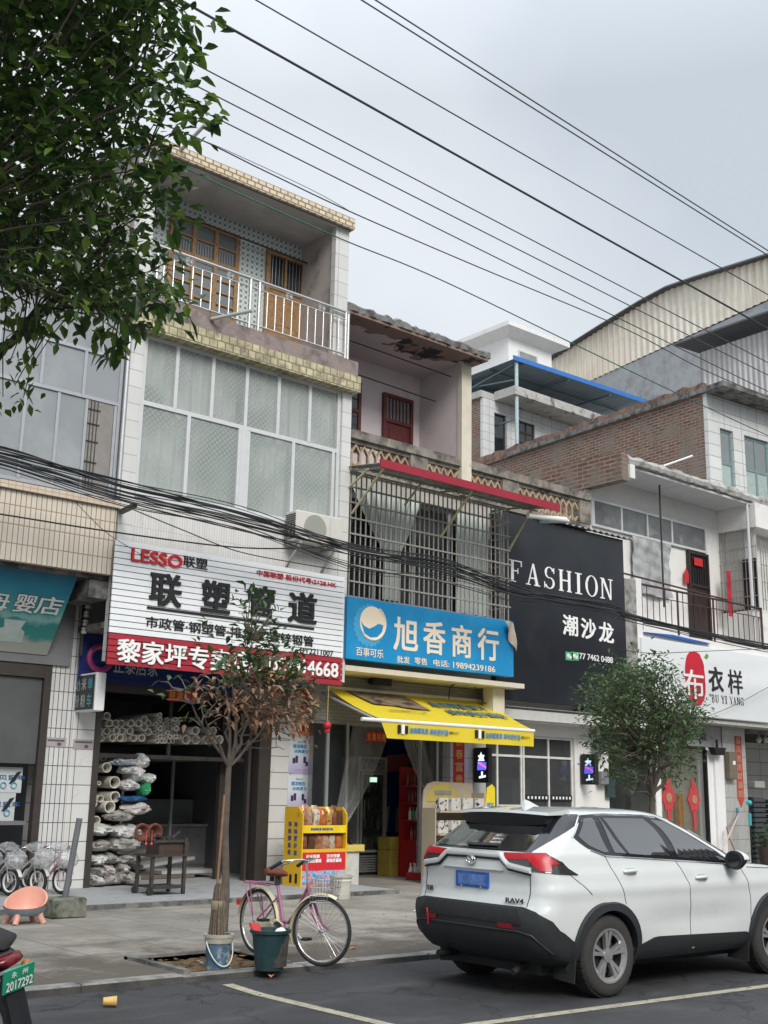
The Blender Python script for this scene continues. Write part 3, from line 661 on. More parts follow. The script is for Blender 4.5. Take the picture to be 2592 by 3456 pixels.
def film(parent, top, bot, y, name='plastic_curtain'):
    """clear strip curtain drawn to one side: top and bottom edges as (x0, z0, x1, z1)"""
    mb = MB(); n, r = 24, 14; P = []
    for j in range(r+1):
        k = j/r; k2 = k**1.3
        for i in range(n+1):
            u = i/n; x = (top[0]+(top[2]-top[0])*u)*(1-k2)+(bot[0]+(bot[2]-bot[0])*u)*k2
            z = (top[1]+(top[3]-top[1])*u)*(1-k)+(bot[1]+(bot[3]-bot[1])*u)*k
            P.append((x, y+.04*math.sin(i*1.7+j*.2)*(1-.5*k), z))
    mb.add(P, [(j*(n+1)+i, j*(n+1)+i+1, (j+1)*(n+1)+i+1, (j+1)*(n+1)+i) for j in range(r) for i in range(n)])
    part(parent, name, mb, Mt('clear_curtain_film', (.5, .5, .48), .2, 0, .3, 5, None, .5, 9, 0, .3), 80, fixn=False)
film(Cc, (14.4, 3.05, 15.35, 3.05), (14.0, 1.2, 14.35, 1.2), YS-.04)
film(Cc, (15.65, 3.05, 16.25, 3.05), (16.55, 1.5, 16.75, 1.5), YS-.05)
# ---------------- building D: behind the black sign
D = thing('clinic_house', 'white rendered shop house behind the tall black sign with aluminium glazed front', 'building', (20, YG, 0))
mb = MB(); mb.box(18.3, 22.6, YC+.15, YC+.35, 3.35, 8.05); mb.box(18.44, 22.6, 24, 24.2, 0, 4); part(D, 'wall', mb, white_plaster)
mb = MB(); mb.box(18.4, 22.65, YG, YG+.3, 3.09, 3.9); mb.box(21.4, 22.64, YG, YG+.3, 0, 3.088); part(D, 'shop_surround', mb, white_plaster)
part(D, 'awning_beam', MB().box(18.44, 22.7, 17.62, YG-.01, 3.38, 3.66), Mt('grey_white_render', (.55, .55, .53), .8, 0, .06))
fD = window(D, 18.445, 21.395, .12, 3.085, YG+.06, (18.87, 19.64, 19.72, 20.56), (2.62,), .05, .06, (Mt('cream_aluminium', (.66, .66, .62), .45), Glass('clinic_glass', (.075, .08, .082), .03, .6)))
part(fD, 'glazing_bar', MB().box(18.9, 19.62, YG+.055, YG+.125, 1.42, 1.56), alu)
mb = MB(); mb.box(19.75, 20.53, YG+.05, YG+.058, 1.66, 1.78); mb.box(20.59, 21.34, YG+.05, YG+.058, 1.66, 1.78)
part(fD, 'safety_strip', mb, black)
mb = MB()
for i in range(6): mb.box(19.82+i*.12, 19.87+i*.12, YG+.045, YG+.049, 1.69, 1.75); mb.box(20.66+i*.115, 20.71+i*.115, YG+.045, YG+.049, 1.69, 1.75)
part(fD, 'strip_marking', mb, white_letter)
mb = MB(); mb.box(18.4, 18.5, YG+.3, 24, 0, 3.4); mb.box(21.4, 21.5, YG+.3, 24, 0, 3.4); mb.box(18.5, 21.4, YG+.3, 24, 3.2, 3.3); part(D, 'shop_interior', mb, Mt('grey_interior', (.3, .31, .3), .9))
solo('cabinet', MB().box(20.1, 20.75, 19.0, 19.5, .1, 2.15).box(20.12, 20.73, 18.985, 18.998, .15, 1.1).box(20.12, 20.73, 18.985, 18.998, 1.15, 2.1), white_paint, 'tall white cabinet just inside the glazed shop front', 'cabinet')
# ---------------- building E: white balcony house with white sign
E_ = thing('balcony_house', 'white house with crumbling concrete roof slab and brown railed balcony at the right', 'building', (25.5, 17.45, 0))
YE, YB = 17.45, 18.7
mb = MB(); mb.box(22.6, 34, YB, YB+.2, 5.6, 9.95); mb.box(22.7, 34, YB+.2, 27, 5.6, 9.9); part(E_, 'wall', mb, white_plaster)
part(E_, 'balcony_floor', MB().box(22.6, 34, YE+.05, YB, 5.62, 5.8), white_plaster)
re_ = random.Random(23); rings = []; n = 60
for i in range(n+1):
    x = 22.9+(34-22.9)*i/n; h = 10.2+re_.uniform(-.03, .05); j = re_.uniform(-.04, .04)
    rings.append([(x, YE+.03+j, 9.99+re_.uniform(-.02, .03)), (x, YE+j, 10.1), (x, YE+.06+j, h), (x, 27, h), (x, 27, 9.98), (x, 17.7, 9.97)])
part(E_, 'roof_slab', MB().loft(rings), Mt('broken_concrete_edge', (.42, .41, .39), .95, 0, .25, 8, ((.1, .1, .09), 4, .5, .66), .7, 25))
part(E_, 'ceiling', MB().box(23.0, 34, YE+.12, YB-.01, 9.9, 9.965), Mt('ceiling_paint', (.6, .61, .63), .85, 0, .06, 1, ((.4, .4, .4), 1.4, .6, .8)))
mb = MB(); mb.box(22.85, 23.05, YE-.02, YB, 9.6, 9.96); part(E_, 'edge_beam', mb, white_plaster)
part(E_, 'corner_pillar', MB().box(22.5, 22.95, YE, YE+.5, 3.3, 6.98), Mt('rough_grey_render', (.3, .295, .28), .95, 0, .3, 5, ((.12, .12, .11), 3, .5, .65), .5, 30))
part(E_, 'pillar_face', MB().box(22.952, 23.2, YE+.02, YE+.45, 3.4, 7.05), white_plaster)
brk = lambda nm, ax: Tile(nm, (.225, .11, .075), (.095, .055, .046), (.33, .295, .25), .36, .112, .018, ax, .5, .9, .2, ((.2, .17, .14), 1.1, .47, .63), .8, 2, 3)
brick_b = brk('old_brick', 'yzx'); brick_x = brk('old_brick_front', 'xzy')
mb = MB(); mb.box(22.56, 22.84, 17.5, 18.72, 9.5, 10.25); mb.box(22.555, 22.66, 18.721, 26, 5.5, 10.3); part(E_, 'side_wall', mb, brick_b)
mb = MB(); mb.box(22.57, 22.83, 17.485, 17.499, 9.51, 10.24); part(E_, 'brick_end', mb, brick_x)
# window strip, plastic sheet, door
window(E_, 22.82, 27.82, 8.54, 9.28, YB-.08, (24.0, 25.1, 26.2), (), .06, .06, (alu, Mt('dusty_film_glass', (.14, .15, .155), .35, 0, .3, 3, ((.3, .31, .31), 2.2, .55, .72))))
sheet_m = Mt('grey_plastic_sheet', (.36, .37, .375), .3, 0, .25, 3, ((.55, .56, .57), 2.5, .55, .7), .5, 5)
def sheet(parent, X0, X1, Z0, Z1, y, mt, amp=.05, seed=1, name='plastic_sheet'):
    rr = random.Random(seed); n, m_ = 26, 30; ph = [rr.uniform(0, 6) for _ in range(6)]; P = []
    for j in range(m_+1):
        for i in range(n+1):
            x = X0+(X1-X0)*i/n; z = Z1+(Z0-Z1)*j/m_
            d = amp*(math.sin(x*7+z*5+ph[0])+.7*math.sin(x*13-z*8+ph[1])+.5*math.sin(z*19+x*4+ph[2]))/2
            P.append((x+.02*math.sin(z*9+ph[3]), y+d, z+(.03*math.sin(x*6+ph[4]) if j == m_ else 0)))
    mb = MB().add(P, [(j*(n+1)+i, j*(n+1)+i+1, (j+1)*(n+1)+i+1, (j+1)*(n+1)+i) for j in range(m_) for i in range(n)])
    part(parent, name, mb, mt, 80, fixn=False)
sheet(E_, 24.35, 25.98, 7.0, 8.52, YB-.12, sheet_m)
panel_door(E_, 'dark_door', 26.88, 27.84, 5.85, 8.5, YB-.06, Mt('dark_brown_wood', (.03, .02, .017), .5, 0, .2, 8), glass_dark, 7.5)
part(E_, 'door_notice', MB().box(27.1, 27.5, YB-.13, YB-.122, 8.1, 8.32), red_paper)
part(E_, 'lintel_pipe', MB().tube([(24.9, YE+.6, 6.6), (24.9, YE+.6, 9.0), (24.9, YE+.6, 9.95)], .025, 8), darkmetal)
part(E_, 'pipe', MB().tube([(28.35, YE+.15, 8.45), (28.35, YE+.15, 9.95)], .04, 8).tube([(28.35, YE+.15, 5.8), (28.35, YE+.15, 8.45)], .05, 8), alu)
# right-hand side: projecting white wall with a grille window
mb = MB(); mb.box(28.5, 34, YE-.01, YB, 9.25, 9.96); mb.box(28.72, 28.8, YE+.2, YB, 5.8, 9.24); mb.box(28.5, 34, YE+.1, YB, 4.5, 6.9); part(E_, 'bay_wall', mb, white_plaster)
part(E_, 'tiled_return', MB().box(28.69, 28.715, YE+.5, YB, 6.9, 9.24), Tile('white_tile_return', (.6, .6, .58), (.56, .56, .54), (.32, .31, .3), .3, .3, .008, 'yzx'))
mb = MB()
for i in range(26): mb.bar((28.75+i*.13, YE+.05, 6.9), (28.75+i*.13, YE+.05, 8.9), .02)
for z in (7.2, 7.7, 8.2, 8.6): mb.bar((28.72, YE+.035, z), (32, YE+.035, z), .02); mb.bar((28.52, YE+.03, z+.1), (28.52, YB, z+.1), .02)
for i in range(11): mb.bar((28.53, YE+.06+i*.115, 6.9), (28.53, YE+.06+i*.115, 9.25), .018)
part(E_, 'grille', mb, galv)
part(E_, 'grille_window', MB().box(28.66, 28.685, YE+.15, YE+.62, 6.95, 8.4), glass_dark)
part(E_, 'bay_room_wall', MB().box(28.81, 33.8, YE+.62, YE+.7, 6.901, 9.24), white_plaster)
rl = thing('iron_railing', 'rusty brown iron railing on the balcony over the white sign', 'railing', (26, YE, 5.8))
rust = Mt('rusty_brown_iron', (.075, .04, .035), .7, .3, .3, 9)
mb = MB(); mb.tube([(23.2, YE+.05, 6.93), (28.62, YE+.05, 6.93), (28.62, YB, 6.95)], .03, 8); mb.tube([(22.4, YE+.3, 7.2), (28.5, YE+.9, 7.22)], .025, 8); part(rl, 'handrail', mb, rust, 60)
mb = MB(); mb.bar((23.2, YE+.05, 6.67), (28.62, YE+.05, 6.67), .02); mb.bar((23.2, YE+.05, 5.95), (28.62, YE+.05, 5.95), .02); mb.bar((28.62, YE+.05, 6.2), (28.62, YB, 6.2), .02); part(rl, 'rail', mb, rust)
for x in (23.22, 24.72, 26.3, 28.6): part(rl, 'post', MB().tube([(x, YE+.05, 5.8), (x, YE+.05, 6.93)], .028, 8), rust, 60)
mb = MB()
for i in range(21): mb.bar((23.45+i*.25, YE+.05, 5.95), (23.45+i*.25, YE+.05, 6.67 if i % 3 else 6.93), .016)
part(rl, 'baluster', mb, rust)
pole((24.35, YE+.1, 10.2), (24.95, 17.0, 10.5), .03, 'white pipe poking up from the crumbling roof slab', None, white_paint)
part(E_, 'blue_tarpaulin', MB().prism([(23.2, YE-.05, 5.72), (24.3, YE-.06, 5.76), (26.0, YE-.05, 5.7), (25.2, YE-.05, 5.66)], (0, .5, .03)), Mt('blue_tarpaulin', (.03, .12, .42), .5))
# ground floor of E
mb = MB(); mb.box(22.66, 34, YE+.05, YG+.2, 3.66, 3.75); part(E_, 'soffit', mb, Mt('soffit_paint', (.5, .5, .48), .85))
part(E_, 'lintel', MB().box(22.66, 27.62, YG, YG+.25, 3.1, 3.64), Mt('grey_lintel_panel', (.36, .37, .38), .6))
mb = MB(); mb.box(26.72, 27.0, YG+.02, YG+.3, .1, 3.098); mb.box(27.0, 27.4, YG-.05, YG+.3, .1, 3.098); mb.box(24.5, 24.72, YG+.02, YG+.25, .1, 3.098); part(E_, 'white_jamb', mb, white_paint)
mb = MB(); mb.box(26.66, 26.718, YG-.01, YG+.1, .1, 3.02); mb.box(24.72, 26.659, YG-.01, YG+.1, 3.021, 3.08); part(E_, 'black_door_trim', mb, black)
part(E_, 'tiled_pillar', MB().box(27.42, 28.5, YG-.03, YG+.4, 0, 3.65), Tile('grey_white_pillar_tile', (.5, .5, .49), (.46, .46, .45), (.12, .115, .11), .06, .36, .006, dirt=((.3, .29, .28), 4, .55, .75)))
part(E_, 'display_glass', MB().box(22.7, 24.49, YG+.08, YG+.1, .1, 3.09), Glass('display_glass', (.03, .035, .035), .03, .7))
part(E_, 'shop_glass', MB().box(24.73, 26.65, YG+.08, YG+.1, .1, 3.02), Glass('green_tint_glass', (.25, .3, .26), .04, .07))
mb = MB(); mb.box(22.66, 27.3, 19.9, 20.0, .05, 3.6); mb.box(22.66, 22.7, 18.6, 19.9, .05, 3.6); mb.box(27.0, 27.1, 18.55, 19.9, .05, 3.6); mb.box(22.7, 27.0, 18.55, 19.9, 3.3, 3.4)
part(E_, 'shop_interior', mb, Mt('pale_shop_wall', (.78, .78, .7), .8))
# neighbour at the right edge: dark open shop
G = thing('corner_shop', 'dark open fronted shop at the right edge beside the tiled pillar', 'building', (31, YG, 0))
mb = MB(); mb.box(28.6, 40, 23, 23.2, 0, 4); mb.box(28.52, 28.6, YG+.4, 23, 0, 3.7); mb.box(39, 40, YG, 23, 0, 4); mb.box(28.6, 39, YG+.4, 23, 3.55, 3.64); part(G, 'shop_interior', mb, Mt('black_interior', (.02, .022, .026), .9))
part(G, 'lintel', MB().box(28.52, 40, YG-.02, YG+.39, 3.56, 3.655), concrete_dark)
# ---------------- brick house behind, turned a few degrees
T5 = R(5); U5 = V((math.cos(T5), -math.sin(T5), 0)); W5 = V((math.sin(T5), math.cos(T5), 0)); Z3 = V((0, 0, 1))
c0 = V((32.4386, 21.5, 0))
F = thing('brick_house', 'tall bare red brick house with white tiled front and teal windows behind the balcony house', 'building', tuple(c0))
def fb(mb, u0, u1, w0, w1, z0, z1):
    c = c0+U5*(u0+u1)/2+W5*(w0+w1)/2+Z3*(z0+z1)/2; return mb.obox(c, U5*(u1-u0)/2, W5*(w1-w0)/2, Z3*(z1-z0)/2)
part(F, 'brick_wall', fb(MB(), 0, .24, .1, 15.5, 0, 15.2), brick_b)
mb = MB(); rings = []; rb = random.Random(9)
for i in range(58):
    s = .05+i*.27; h = 15.62+rb.uniform(-.05, .06); o = rb.uniform(-.02, .03)
    rings.append([c0+W5*s+U5*a+Z3*z for a, z in ((-.09+o, 15.2), (-.06+o, h), (.2, h), (.2, 15.2))])
part(F, 'parapet_edge', MB().loft(rings), Mt('mossy_brick_edge', (.2, .12, .09), .95, 0, .35, 6, ((.07, .065, .06), 2.5, .5, .62), .6, 30))
tileF = Tile('white_facade_tile', (.66, .67, .66), (.6, .61, .6), (.22, .22, .22), .9, .42, .012, dirt=((.4, .4, .38), 2, .6, .8))
mb = MB()
for u0, u1, z0, z1 in ((.0, .62, 0, 15.2), (1.32, 1.92, 0, 14.1), (3.3, 6.5, 0, 14.1), (.62, 6.5, 14.1, 15.2), (.62, 1.32, 0, 11.8), (1.92, 3.3, 0, 11.8)): fb(mb, u0, u1, -.06, .099, z0, z1)
part(F, 'tiled_front', mb, tileF)
fb(m_ := MB(), -.15, 6.8, -.9, 10, 15.22, 15.4); part(F, 'roof_slab', m_, concrete_dark)
teal = Mt('teal_window_paint', (.16, .25, .25), .6, 0, .15)
for u0, u1 in ((.62, 1.32), (1.92, 3.3)):
    mb = MB(); t = .09
    for a, b, c, d in ((u0, u0+t, 11.8, 14.1), (u1-t, u1, 11.8, 14.1), (u0+t, u1-t, 14.0, 14.1), (u0+t, u1-t, 12.85, 12.97)): fb(mb, a, b, .03, .09, c, d)
    if u1-u0 > 1: fb(mb, (u0+u1)/2-.05, (u0+u1)/2+.05, .031, .089, 11.8, 14.0)
    wf = part(F, 'window', mb, teal)
    mb = MB(); fb(mb, u0+t, u1-t, .05, .06, 12.97, 14.0); p = part(wf, 'pane', mb, glass_grey)
    mb = MB(); fb(mb, u0+t, u1-t, .05, .065, 11.8, 12.85); part(wf, 'lower_panel', mb, Mt('pale_teal_panel', (.34, .42, .4), .6))
# ---------------- house with blue canopy
YH = 35.0
Hh = thing('rooftop_house', 'white tiled roof level house with brick flank under a blue edged metal canopy', 'building', (39, YH, 0))
part(Hh, 'brick_wall', MB().box(35.27, 35.58, YH+.1, 45, 0, 19.17), brick_b)
tileH = Tile('white_house_tile', (.62, .63, .63), (.58, .59, .59), (.3, .3, .3), .7, .4, .012)
mb = MB(); mb.box(35.27, 36.0, YH-.06, YH+.1, 0, 19.17); mb.box(36.8, 37.62, YH-.06, YH+.1, 0, 18.63); mb.box(38.7, 49.8, YH-.06, YH+.1, 0, 18.63); mb.box(36.0, 49.8, YH-.06, YH+.1, 18.631, 19.17); mb.box(37.62, 38.7, YH-.06, YH+.1, 0, 16.88)
part(Hh, 'tiled_front', mb, tileH)
mb = MB(); mb.box(36.0, 50, YH-1.35, YH-.061, 19.2, 19.6); mb.box(35.15, 50, YH-.06, 45, 19.19, 19.5); part(Hh, 'eaves_slab', mb, Mt('peeling_eaves', (.42, .41, .39), .9, 0, .15, 3, ((.12, .11, .1), 2, .55, .65)))
window(Hh, 37.62, 38.7, 16.88, 18.63, YH, (38.16,), (18.1,), .09, .05, (Mt('brown_window_frame', (.05, .03, .025), .6), glass_dark))
part(Hh, 'doorway', MB().box(36.0, 36.8, YH+.05, YH+.08, 14, 18.63), glass_dark)
cv = thing('blue_canopy', 'blue edged corrugated metal canopy on posts above the brick parapet', 'canopy', (41, 33.6, 19))
fa = V((35.95, 33.65, 20.84)); fb_ = V((45.6, 33.65, 21.05))
mb = MB(); n = 72; P = []
for i in range(n+1):
    p = fa.lerp(fb_, i/n); dz = .03*(i % 2)
    P += [p+V((0, 0, dz)), p+V((0, 8, -.15+dz))]
mb.add(P, [(2*i, 2*i+1, 2*i+3, 2*i+2) for i in range(n)]); part(cv, 'sheet', mb, Mt('blue_grey_sheet', (.2, .26, .3), .5, .3, .1, 2), fixn=False)
part(cv, 'front_edge', MB().prism([fa+V((-.05, -.03, -.06)), fb_+V((.05, -.03, -.06)), fb_+V((.05, -.03, .16)), fa+V((-.05, -.03, .16))], (0, .04, 0)), Mt('blue_sheet_trim', (.03, .16, .5), .45))
mb = MB()
for k in (1.6, 3.6, 5.6): mb.bar(fa+V((0, k, -.1)), fb_+V((0, k, -.1)), .06)
for x in (36.6, 39.7, 42.8, 45.2): mb.bar((x, 33.7, 20.8), (x, 41, 20.7), .08)
mb.bar((36.2, 33.9, 20.7), (36.2, 39.7, 19.8), .07); mb.bar((36.27, 34, 20), (36.27, 39.7, 20.7), .06); mb.bar((36.27, 33.8, 18.1), (36.27, 38.4, 18.1), .07); mb.bar((45.2, 35, 19.5), (45.2, 35, 20.8), .08)
part(cv, 'truss', mb, Mt('blue_grey_steel', (.13, .18, .21), .5, .4))
part(cv, 'post', MB().tube([(36.27, 33.8, 14), (36.27, 33.8, 20.8)], .085, 8), Mt('pale_blue_post', (.4, .5, .52), .5), 60)
# ---------------- stair tower
tw = thing('stair_tower', 'small white stair tower with overhanging flat cap above the blue canopy', 'tower', (55, 52, 18))
mb = MB(); mb.box(52.9, 57.2, 50, 54.7, 16, 31.5); part(tw, 'wall', mb, white_paint)
part(tw, 'roof_cap', MB().loft([[(52.9, 50, 31.5), (57.2, 50, 31.5), (57.2, 54.7, 31.5), (52.9, 54.7, 31.5)], [(52, 49.1, 31.9), (58.1, 49.1, 31.9), (58.1, 55.6, 31.9), (52, 55.6, 31.9)], [(52, 49.1, 32.2), (58.1, 49.1, 32.2), (58.1, 55.6, 32.2), (52, 55.6, 32.2)]]), white_plaster)
window(tw, 53.8, 55.7, 29.2, 30.85, 49.93, (), (30.3,), .1, .06, (alu, frosted))
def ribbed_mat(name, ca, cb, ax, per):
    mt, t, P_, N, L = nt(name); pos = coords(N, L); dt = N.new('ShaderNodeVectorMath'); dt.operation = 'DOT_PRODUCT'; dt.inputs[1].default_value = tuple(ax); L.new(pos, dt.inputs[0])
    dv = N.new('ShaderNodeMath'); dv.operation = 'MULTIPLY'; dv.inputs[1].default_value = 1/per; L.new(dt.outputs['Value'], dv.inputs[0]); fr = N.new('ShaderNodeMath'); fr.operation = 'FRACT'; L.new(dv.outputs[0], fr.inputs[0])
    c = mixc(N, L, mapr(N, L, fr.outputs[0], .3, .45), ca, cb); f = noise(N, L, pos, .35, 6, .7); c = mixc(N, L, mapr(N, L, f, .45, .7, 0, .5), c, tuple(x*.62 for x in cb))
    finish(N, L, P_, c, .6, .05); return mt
# ---------------- warehouse with corrugated gable
T10 = R(10); U1 = V((math.cos(T10), -math.sin(T10), 0)); W1 = V((-math.sin(T10), -math.cos(T10), 0))
c1 = V((65.78, 54, 0))
wh = thing('warehouse', 'large cream corrugated warehouse with curved dark roof edge far behind the houses', 'warehouse', tuple(c1))
def wp(s, z, o=0): return c1+W1*s+Z3*z-U1*o
roofp = [(-9, 34.9), (-4.65, 35.68), (2, 36.32), (6.5, 36.68), (9.2, 36.75), (12, 36.42), (18, 35.55), (24, 34.4), (33, 31.6)]
def rz(s):
    for (a, za), (b, zb) in zip(roofp, roofp[1:]):
        if a <= s <= b: return za+(zb-za)*(s-a)/(b-a)
    return 21
mb = MB(); P = []; n = 240
for i in range(n+1):
    s = -5.2+i*.15; o = (.0, .1, .1, .0)[i % 4]; P += [wp(s, 32.56+.012*s, o), wp(s, rz(s), o)]
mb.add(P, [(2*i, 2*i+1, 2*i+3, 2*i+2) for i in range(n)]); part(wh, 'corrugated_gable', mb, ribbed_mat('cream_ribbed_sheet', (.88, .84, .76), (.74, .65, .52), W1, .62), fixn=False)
mb = MB(); rings = []
for s, z in roofp: rings.append([wp(s, z-.02, .6), wp(s, z+.14, .5), wp(s, z+.14, -14), wp(s, z-.02, -14)])
mb.loft(rings); part(wh, 'roof', mb, Mt('dark_roof_sheet', (.07, .068, .065), .8, 0, .2))
mb = MB()
mb.prism([wp(-5, 0, 0), wp(32, 0, 0), wp(32, 32.8, 0), wp(-5, 32.5, 0)], U1*.4); part(wh, 'concrete_wall', mb, Mt('grey_render_wall', (.36, .37, .385), .85, 0, .12, 1.3, ((.22, .22, .23), .8, .5, .7)))
# ---------------- corrugated shed
sh = thing('metal_shed', 'pale corrugated metal shed with shallow dark eaves in front of the warehouse', 'shed', (40, 24, 14))
mb = MB(); P = []; n = 150
for i in range(n+1):
    y = 26.6-i*.06; o = (0, .03, .03, 0)[i % 4]; P += [(40-o, y, 12), (40-o, y, 20.2+.02*i*.06)]
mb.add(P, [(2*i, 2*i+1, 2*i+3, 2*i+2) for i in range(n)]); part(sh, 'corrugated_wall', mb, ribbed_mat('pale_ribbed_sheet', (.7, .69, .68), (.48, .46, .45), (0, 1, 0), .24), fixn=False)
part(sh, 'end_wall', MB().box(40, 48, 26.58, 26.66, 12, 20.2), concrete)
part(sh, 'eaves', MB().prism([(39.2, 27.4, 20.55), (39.2, 16, 20.75), (39.2, 16, 20.83), (39.2, 27.4, 20.63)], (9, 0, .6)), Mt('dark_eaves_sheet', (.1, .11, .12), .7))

# ---------------- unseen houses across the street, added for car glass and paint to reflect
for i, (xa, xb, h, c) in enumerate(((-14, -1.5, 6.8, (.5, .48, .44)), (-1.4, 9, 7.6, (.42, .4, .38)), (9.1, 22, 6.6, (.55, .52, .47)), (24, 64, 15, (.3, .285, .27)))):
    t = thing('opposite_house', ('cream', 'grey', 'pale', 'brownish')[i]+' plastered house across the street, seen only as a reflection in glass', 'building', ((xa+xb)/2, -9, 0)); part1(t, 'wall', MB().box(xa, xb, -16, -9, 0, h), Mt('opposite_plaster', c, .9, 0, .1))
    for zz in ((1.2, 4.3) if h < 10 else (1.2, 4.3, 7.6, 10.9)):
        x = xa+.8
        while x < xb-2.4: part1(t, 'window', MB().box(x, x+1.7, -9, -8.94, zz, zz+2.1), glass_dark); x += 2.6
# ================================================================ signs and notices
def arc(cx, cz, rx, rz_, a0, a1, t0, t1, n=18):
    """stroke along an ellipse arc, thickness going from t0 to t1 and back (list of quads)"""
    q = []
    for i in range(n):
        P = []
        for k in (i, i+1):
            a = R(a0+(a1-a0)*k/n); t = t0+(t1-t0)*abs(math.cos(a))
            P.append(((cx+(rx-t)*math.cos(a), cz+(rz_-t*.6)*math.sin(a)), (cx+rx*math.cos(a), cz+rz_*math.sin(a))))
        q.append([P[0][0], P[0][1], P[1][1], P[1][0]])
    return q
def rect(a, b, c, d): return [[(a, b), (c, b), (c, d), (a, d)]]
def serif(c):
    sf = lambda x, z, w=.34: rect(x-w/2, z, x+w/2, z+.05)
    if c == 'F': return rect(.14, 0, .32, 1)+rect(.02, .95, .86, 1.0)+rect(.79, .74, .86, .95)+rect(.32, .49, .62, .55)+rect(.56, .4, .62, .65)+sf(.23, 0, .44)
    if c == 'I': return rect(.4, .05, .6, .95)+sf(.5, 0, .48)+sf(.5, .95, .48)
    if c == 'H': return rect(.12, .05, .3, .95)+rect(.7, .05, .88, .95)+rect(.3, .48, .7, .55)+sf(.21, 0)+sf(.21, .95)+sf(.79, 0)+sf(.79, .95)
    if c == 'N': return rect(.14, .05, .23, .95)+rect(.78, .05, .87, .95)+[[(.12, 1), (.32, 1), (.87, 0), (.74, 0)]]+sf(.18, 0)+sf(.14, .95, .2)+sf(.82, .95)
    if c == 'A': return [[(.12, .03), (.2, .03), (.53, 1), (.46, 1)], [(.66, .03), (.86, .03), (.56, 1), (.43, 1)]]+rect(.26, .3, .72, .36)+sf(.16, 0, .32)+sf(.76, 0, .4)
    if c == 'O': return arc(.5, .5, .46, .51, 0, 360, .05, .17, 30)
    if c == 'S': return arc(.5, .74, .33, .27, 20, 270, .06, .14)+arc(.5, .26, .36, .27, -160, 90, .06, .14)+rect(.77, .72, .83, .98)+rect(.14, .02, .2, .3)
    if c == 'B': return rect(.14, 0, .32, 1)+arc(.4, .75, .36, .25, -90, 90, .06, .16)+arc(.4, .26, .42, .27, -90, 90, .06, .16)+rect(.03, .95, .45, 1)+rect(.03, 0, .45, .05)+rect(.3, .48, .5, .54)
    if c == 'U': return rect(.1, .3, .28, 1)+rect(.76, .3, .84, 1)+arc(.47, .32, .37, .33, 180, 360, .06, .13)+sf(.19, .95)+sf(.8, .95, .28)
    if c == 'Y': return rect(.42, 0, .6, .45)+[[(.06, 1), (.26, 1), (.58, .42), (.44, .42)], [(.84, 1), (.92, 1), (.58, .42), (.5, .42)]]+sf(.51, 0, .4)+sf(.16, .95)+sf(.88, .95, .24)
    if c == 'G': return arc(.5, .5, .46, .51, 40, 330, .06, .17, 24)+rect(.72, .05, .88, .42)+rect(.6, .4, .98, .45)+rect(.8, .72, .86, .98)
    return []
def stext(mb, s, x0, z0, w, h, y, gap=.12):
    adv = [(.5 if c == ' ' else (.7 if c == 'I' else 1)) for c in s]; tot = sum(adv)+gap*(len(s)-1); k = w/tot; x = x0; i = 0
    for c, a in zip(s, adv):
        for q in serif(c):
            yy = y-.004-.0004*(i % 24); i += 1
            off = (1-a)/2
            mb.prism([(x+(px-off)*k, yy, z0+pz*h) for px, pz in q], (0, .012, 0))
        x += (a+gap)*k
# ---- white and red plank sign
sg = thing('shop_sign', 'big white and red plank sign with bold black lettering over the pipe shop', 'sign', (10.94, 16.9, 3.67))
YS1 = 16.84
wh_m = Mt('white_sign_plank', (.82, .84, .86), .4, 0, .03); rd_m = Mt('red_sign_plank', (.36, .025, .04), .45, 0, .08)
zs = [3.67+i*2.035/20 for i in range(21)]
for nm, mt, a, b in (('red_panel', rd_m, 0, 5), ('white_panel', wh_m, 5, 20)):
    mb = MB()
    for i in range(a, b): mb.box(8.55, 13.31, YS1, YS1+.03, zs[i]+.004, zs[i+1]-.010)
    part(sg, nm, mb, mt)
part(sg, 'backing', MB().box(8.57, 13.29, YS1+.034, YS1+.1, 3.69, 5.68), black)
YT = YS1-.004
def sgt(name, mt, *items):
    for it in items: mb = MB(); wtext(mb, *it); part(sg, name, mb, mt, fixn=False)
sgt('red_lettering', red_letter, ('LESSO', (441, 1849), (441, 1893), (614, 1893), YT, .03, .02), ('中国联塑 股份代号:2128.HK', (866, 1922), (866, 1942), (1135, 1965), YT, .008, .012))
sgt('black_lettering', black_letter, ('联塑', (617, 1873), (617, 1912), (700, 1905), YT, .01, .015),
    ('联', (500, 1926), (500, 2040), (612, 2000), YT, .03, .03), ('塑', (676, 1952), (676, 2062), (776, 2020), YT, .03, .03),
    ('管', (828, 1968), (828, 2076), (926, 2040), YT, .03, .03), ('道', (970, 1992), (970, 2098), (1068, 2050), YT, .03, .03),
    ('市政管·钢塑管·排水管·镀锌钢管', (490, 2078), (490, 2117), (1058, 2150), YT, .01, .015), ('DY2211007', (1012, 2184), (1012, 2203), (1124, 2205), YT, .008, .01))
a, b = PY(496, 2048, YT), PY(1060, 2100, YT)
part(sg, 'rule_line', MB().box(a.x, b.x, YT-.012, YT, a.z-.03, a.z+.012), black_letter)
sgt('white_lettering', white_letter, ('黎家坪专卖店', (390, 2152), (390, 2233), (846, 2260), YT, .03, .025), ('13974464668', (990, 2224), (990, 2280), (1138, 2280), YT, .015, .02) if 0 else ('1397446', (905, 2212), (905, 2262), (1030, 2280), YT, .02, .02), ('4668', (1034, 2228), (1034, 2278), (1139, 2290), YT, .02, .02))
mb = MB()
for r in (.125, .095): mb.tube([(PY(866, 2240, YT).x+r*math.cos(R(i*15)), YT-.01, PY(866, 2240, YT).z+r*math.sin(R(i*15))) for i in range(25)], .008, 5, False)
part(sg, 'phone_symbol', mb, white_letter)
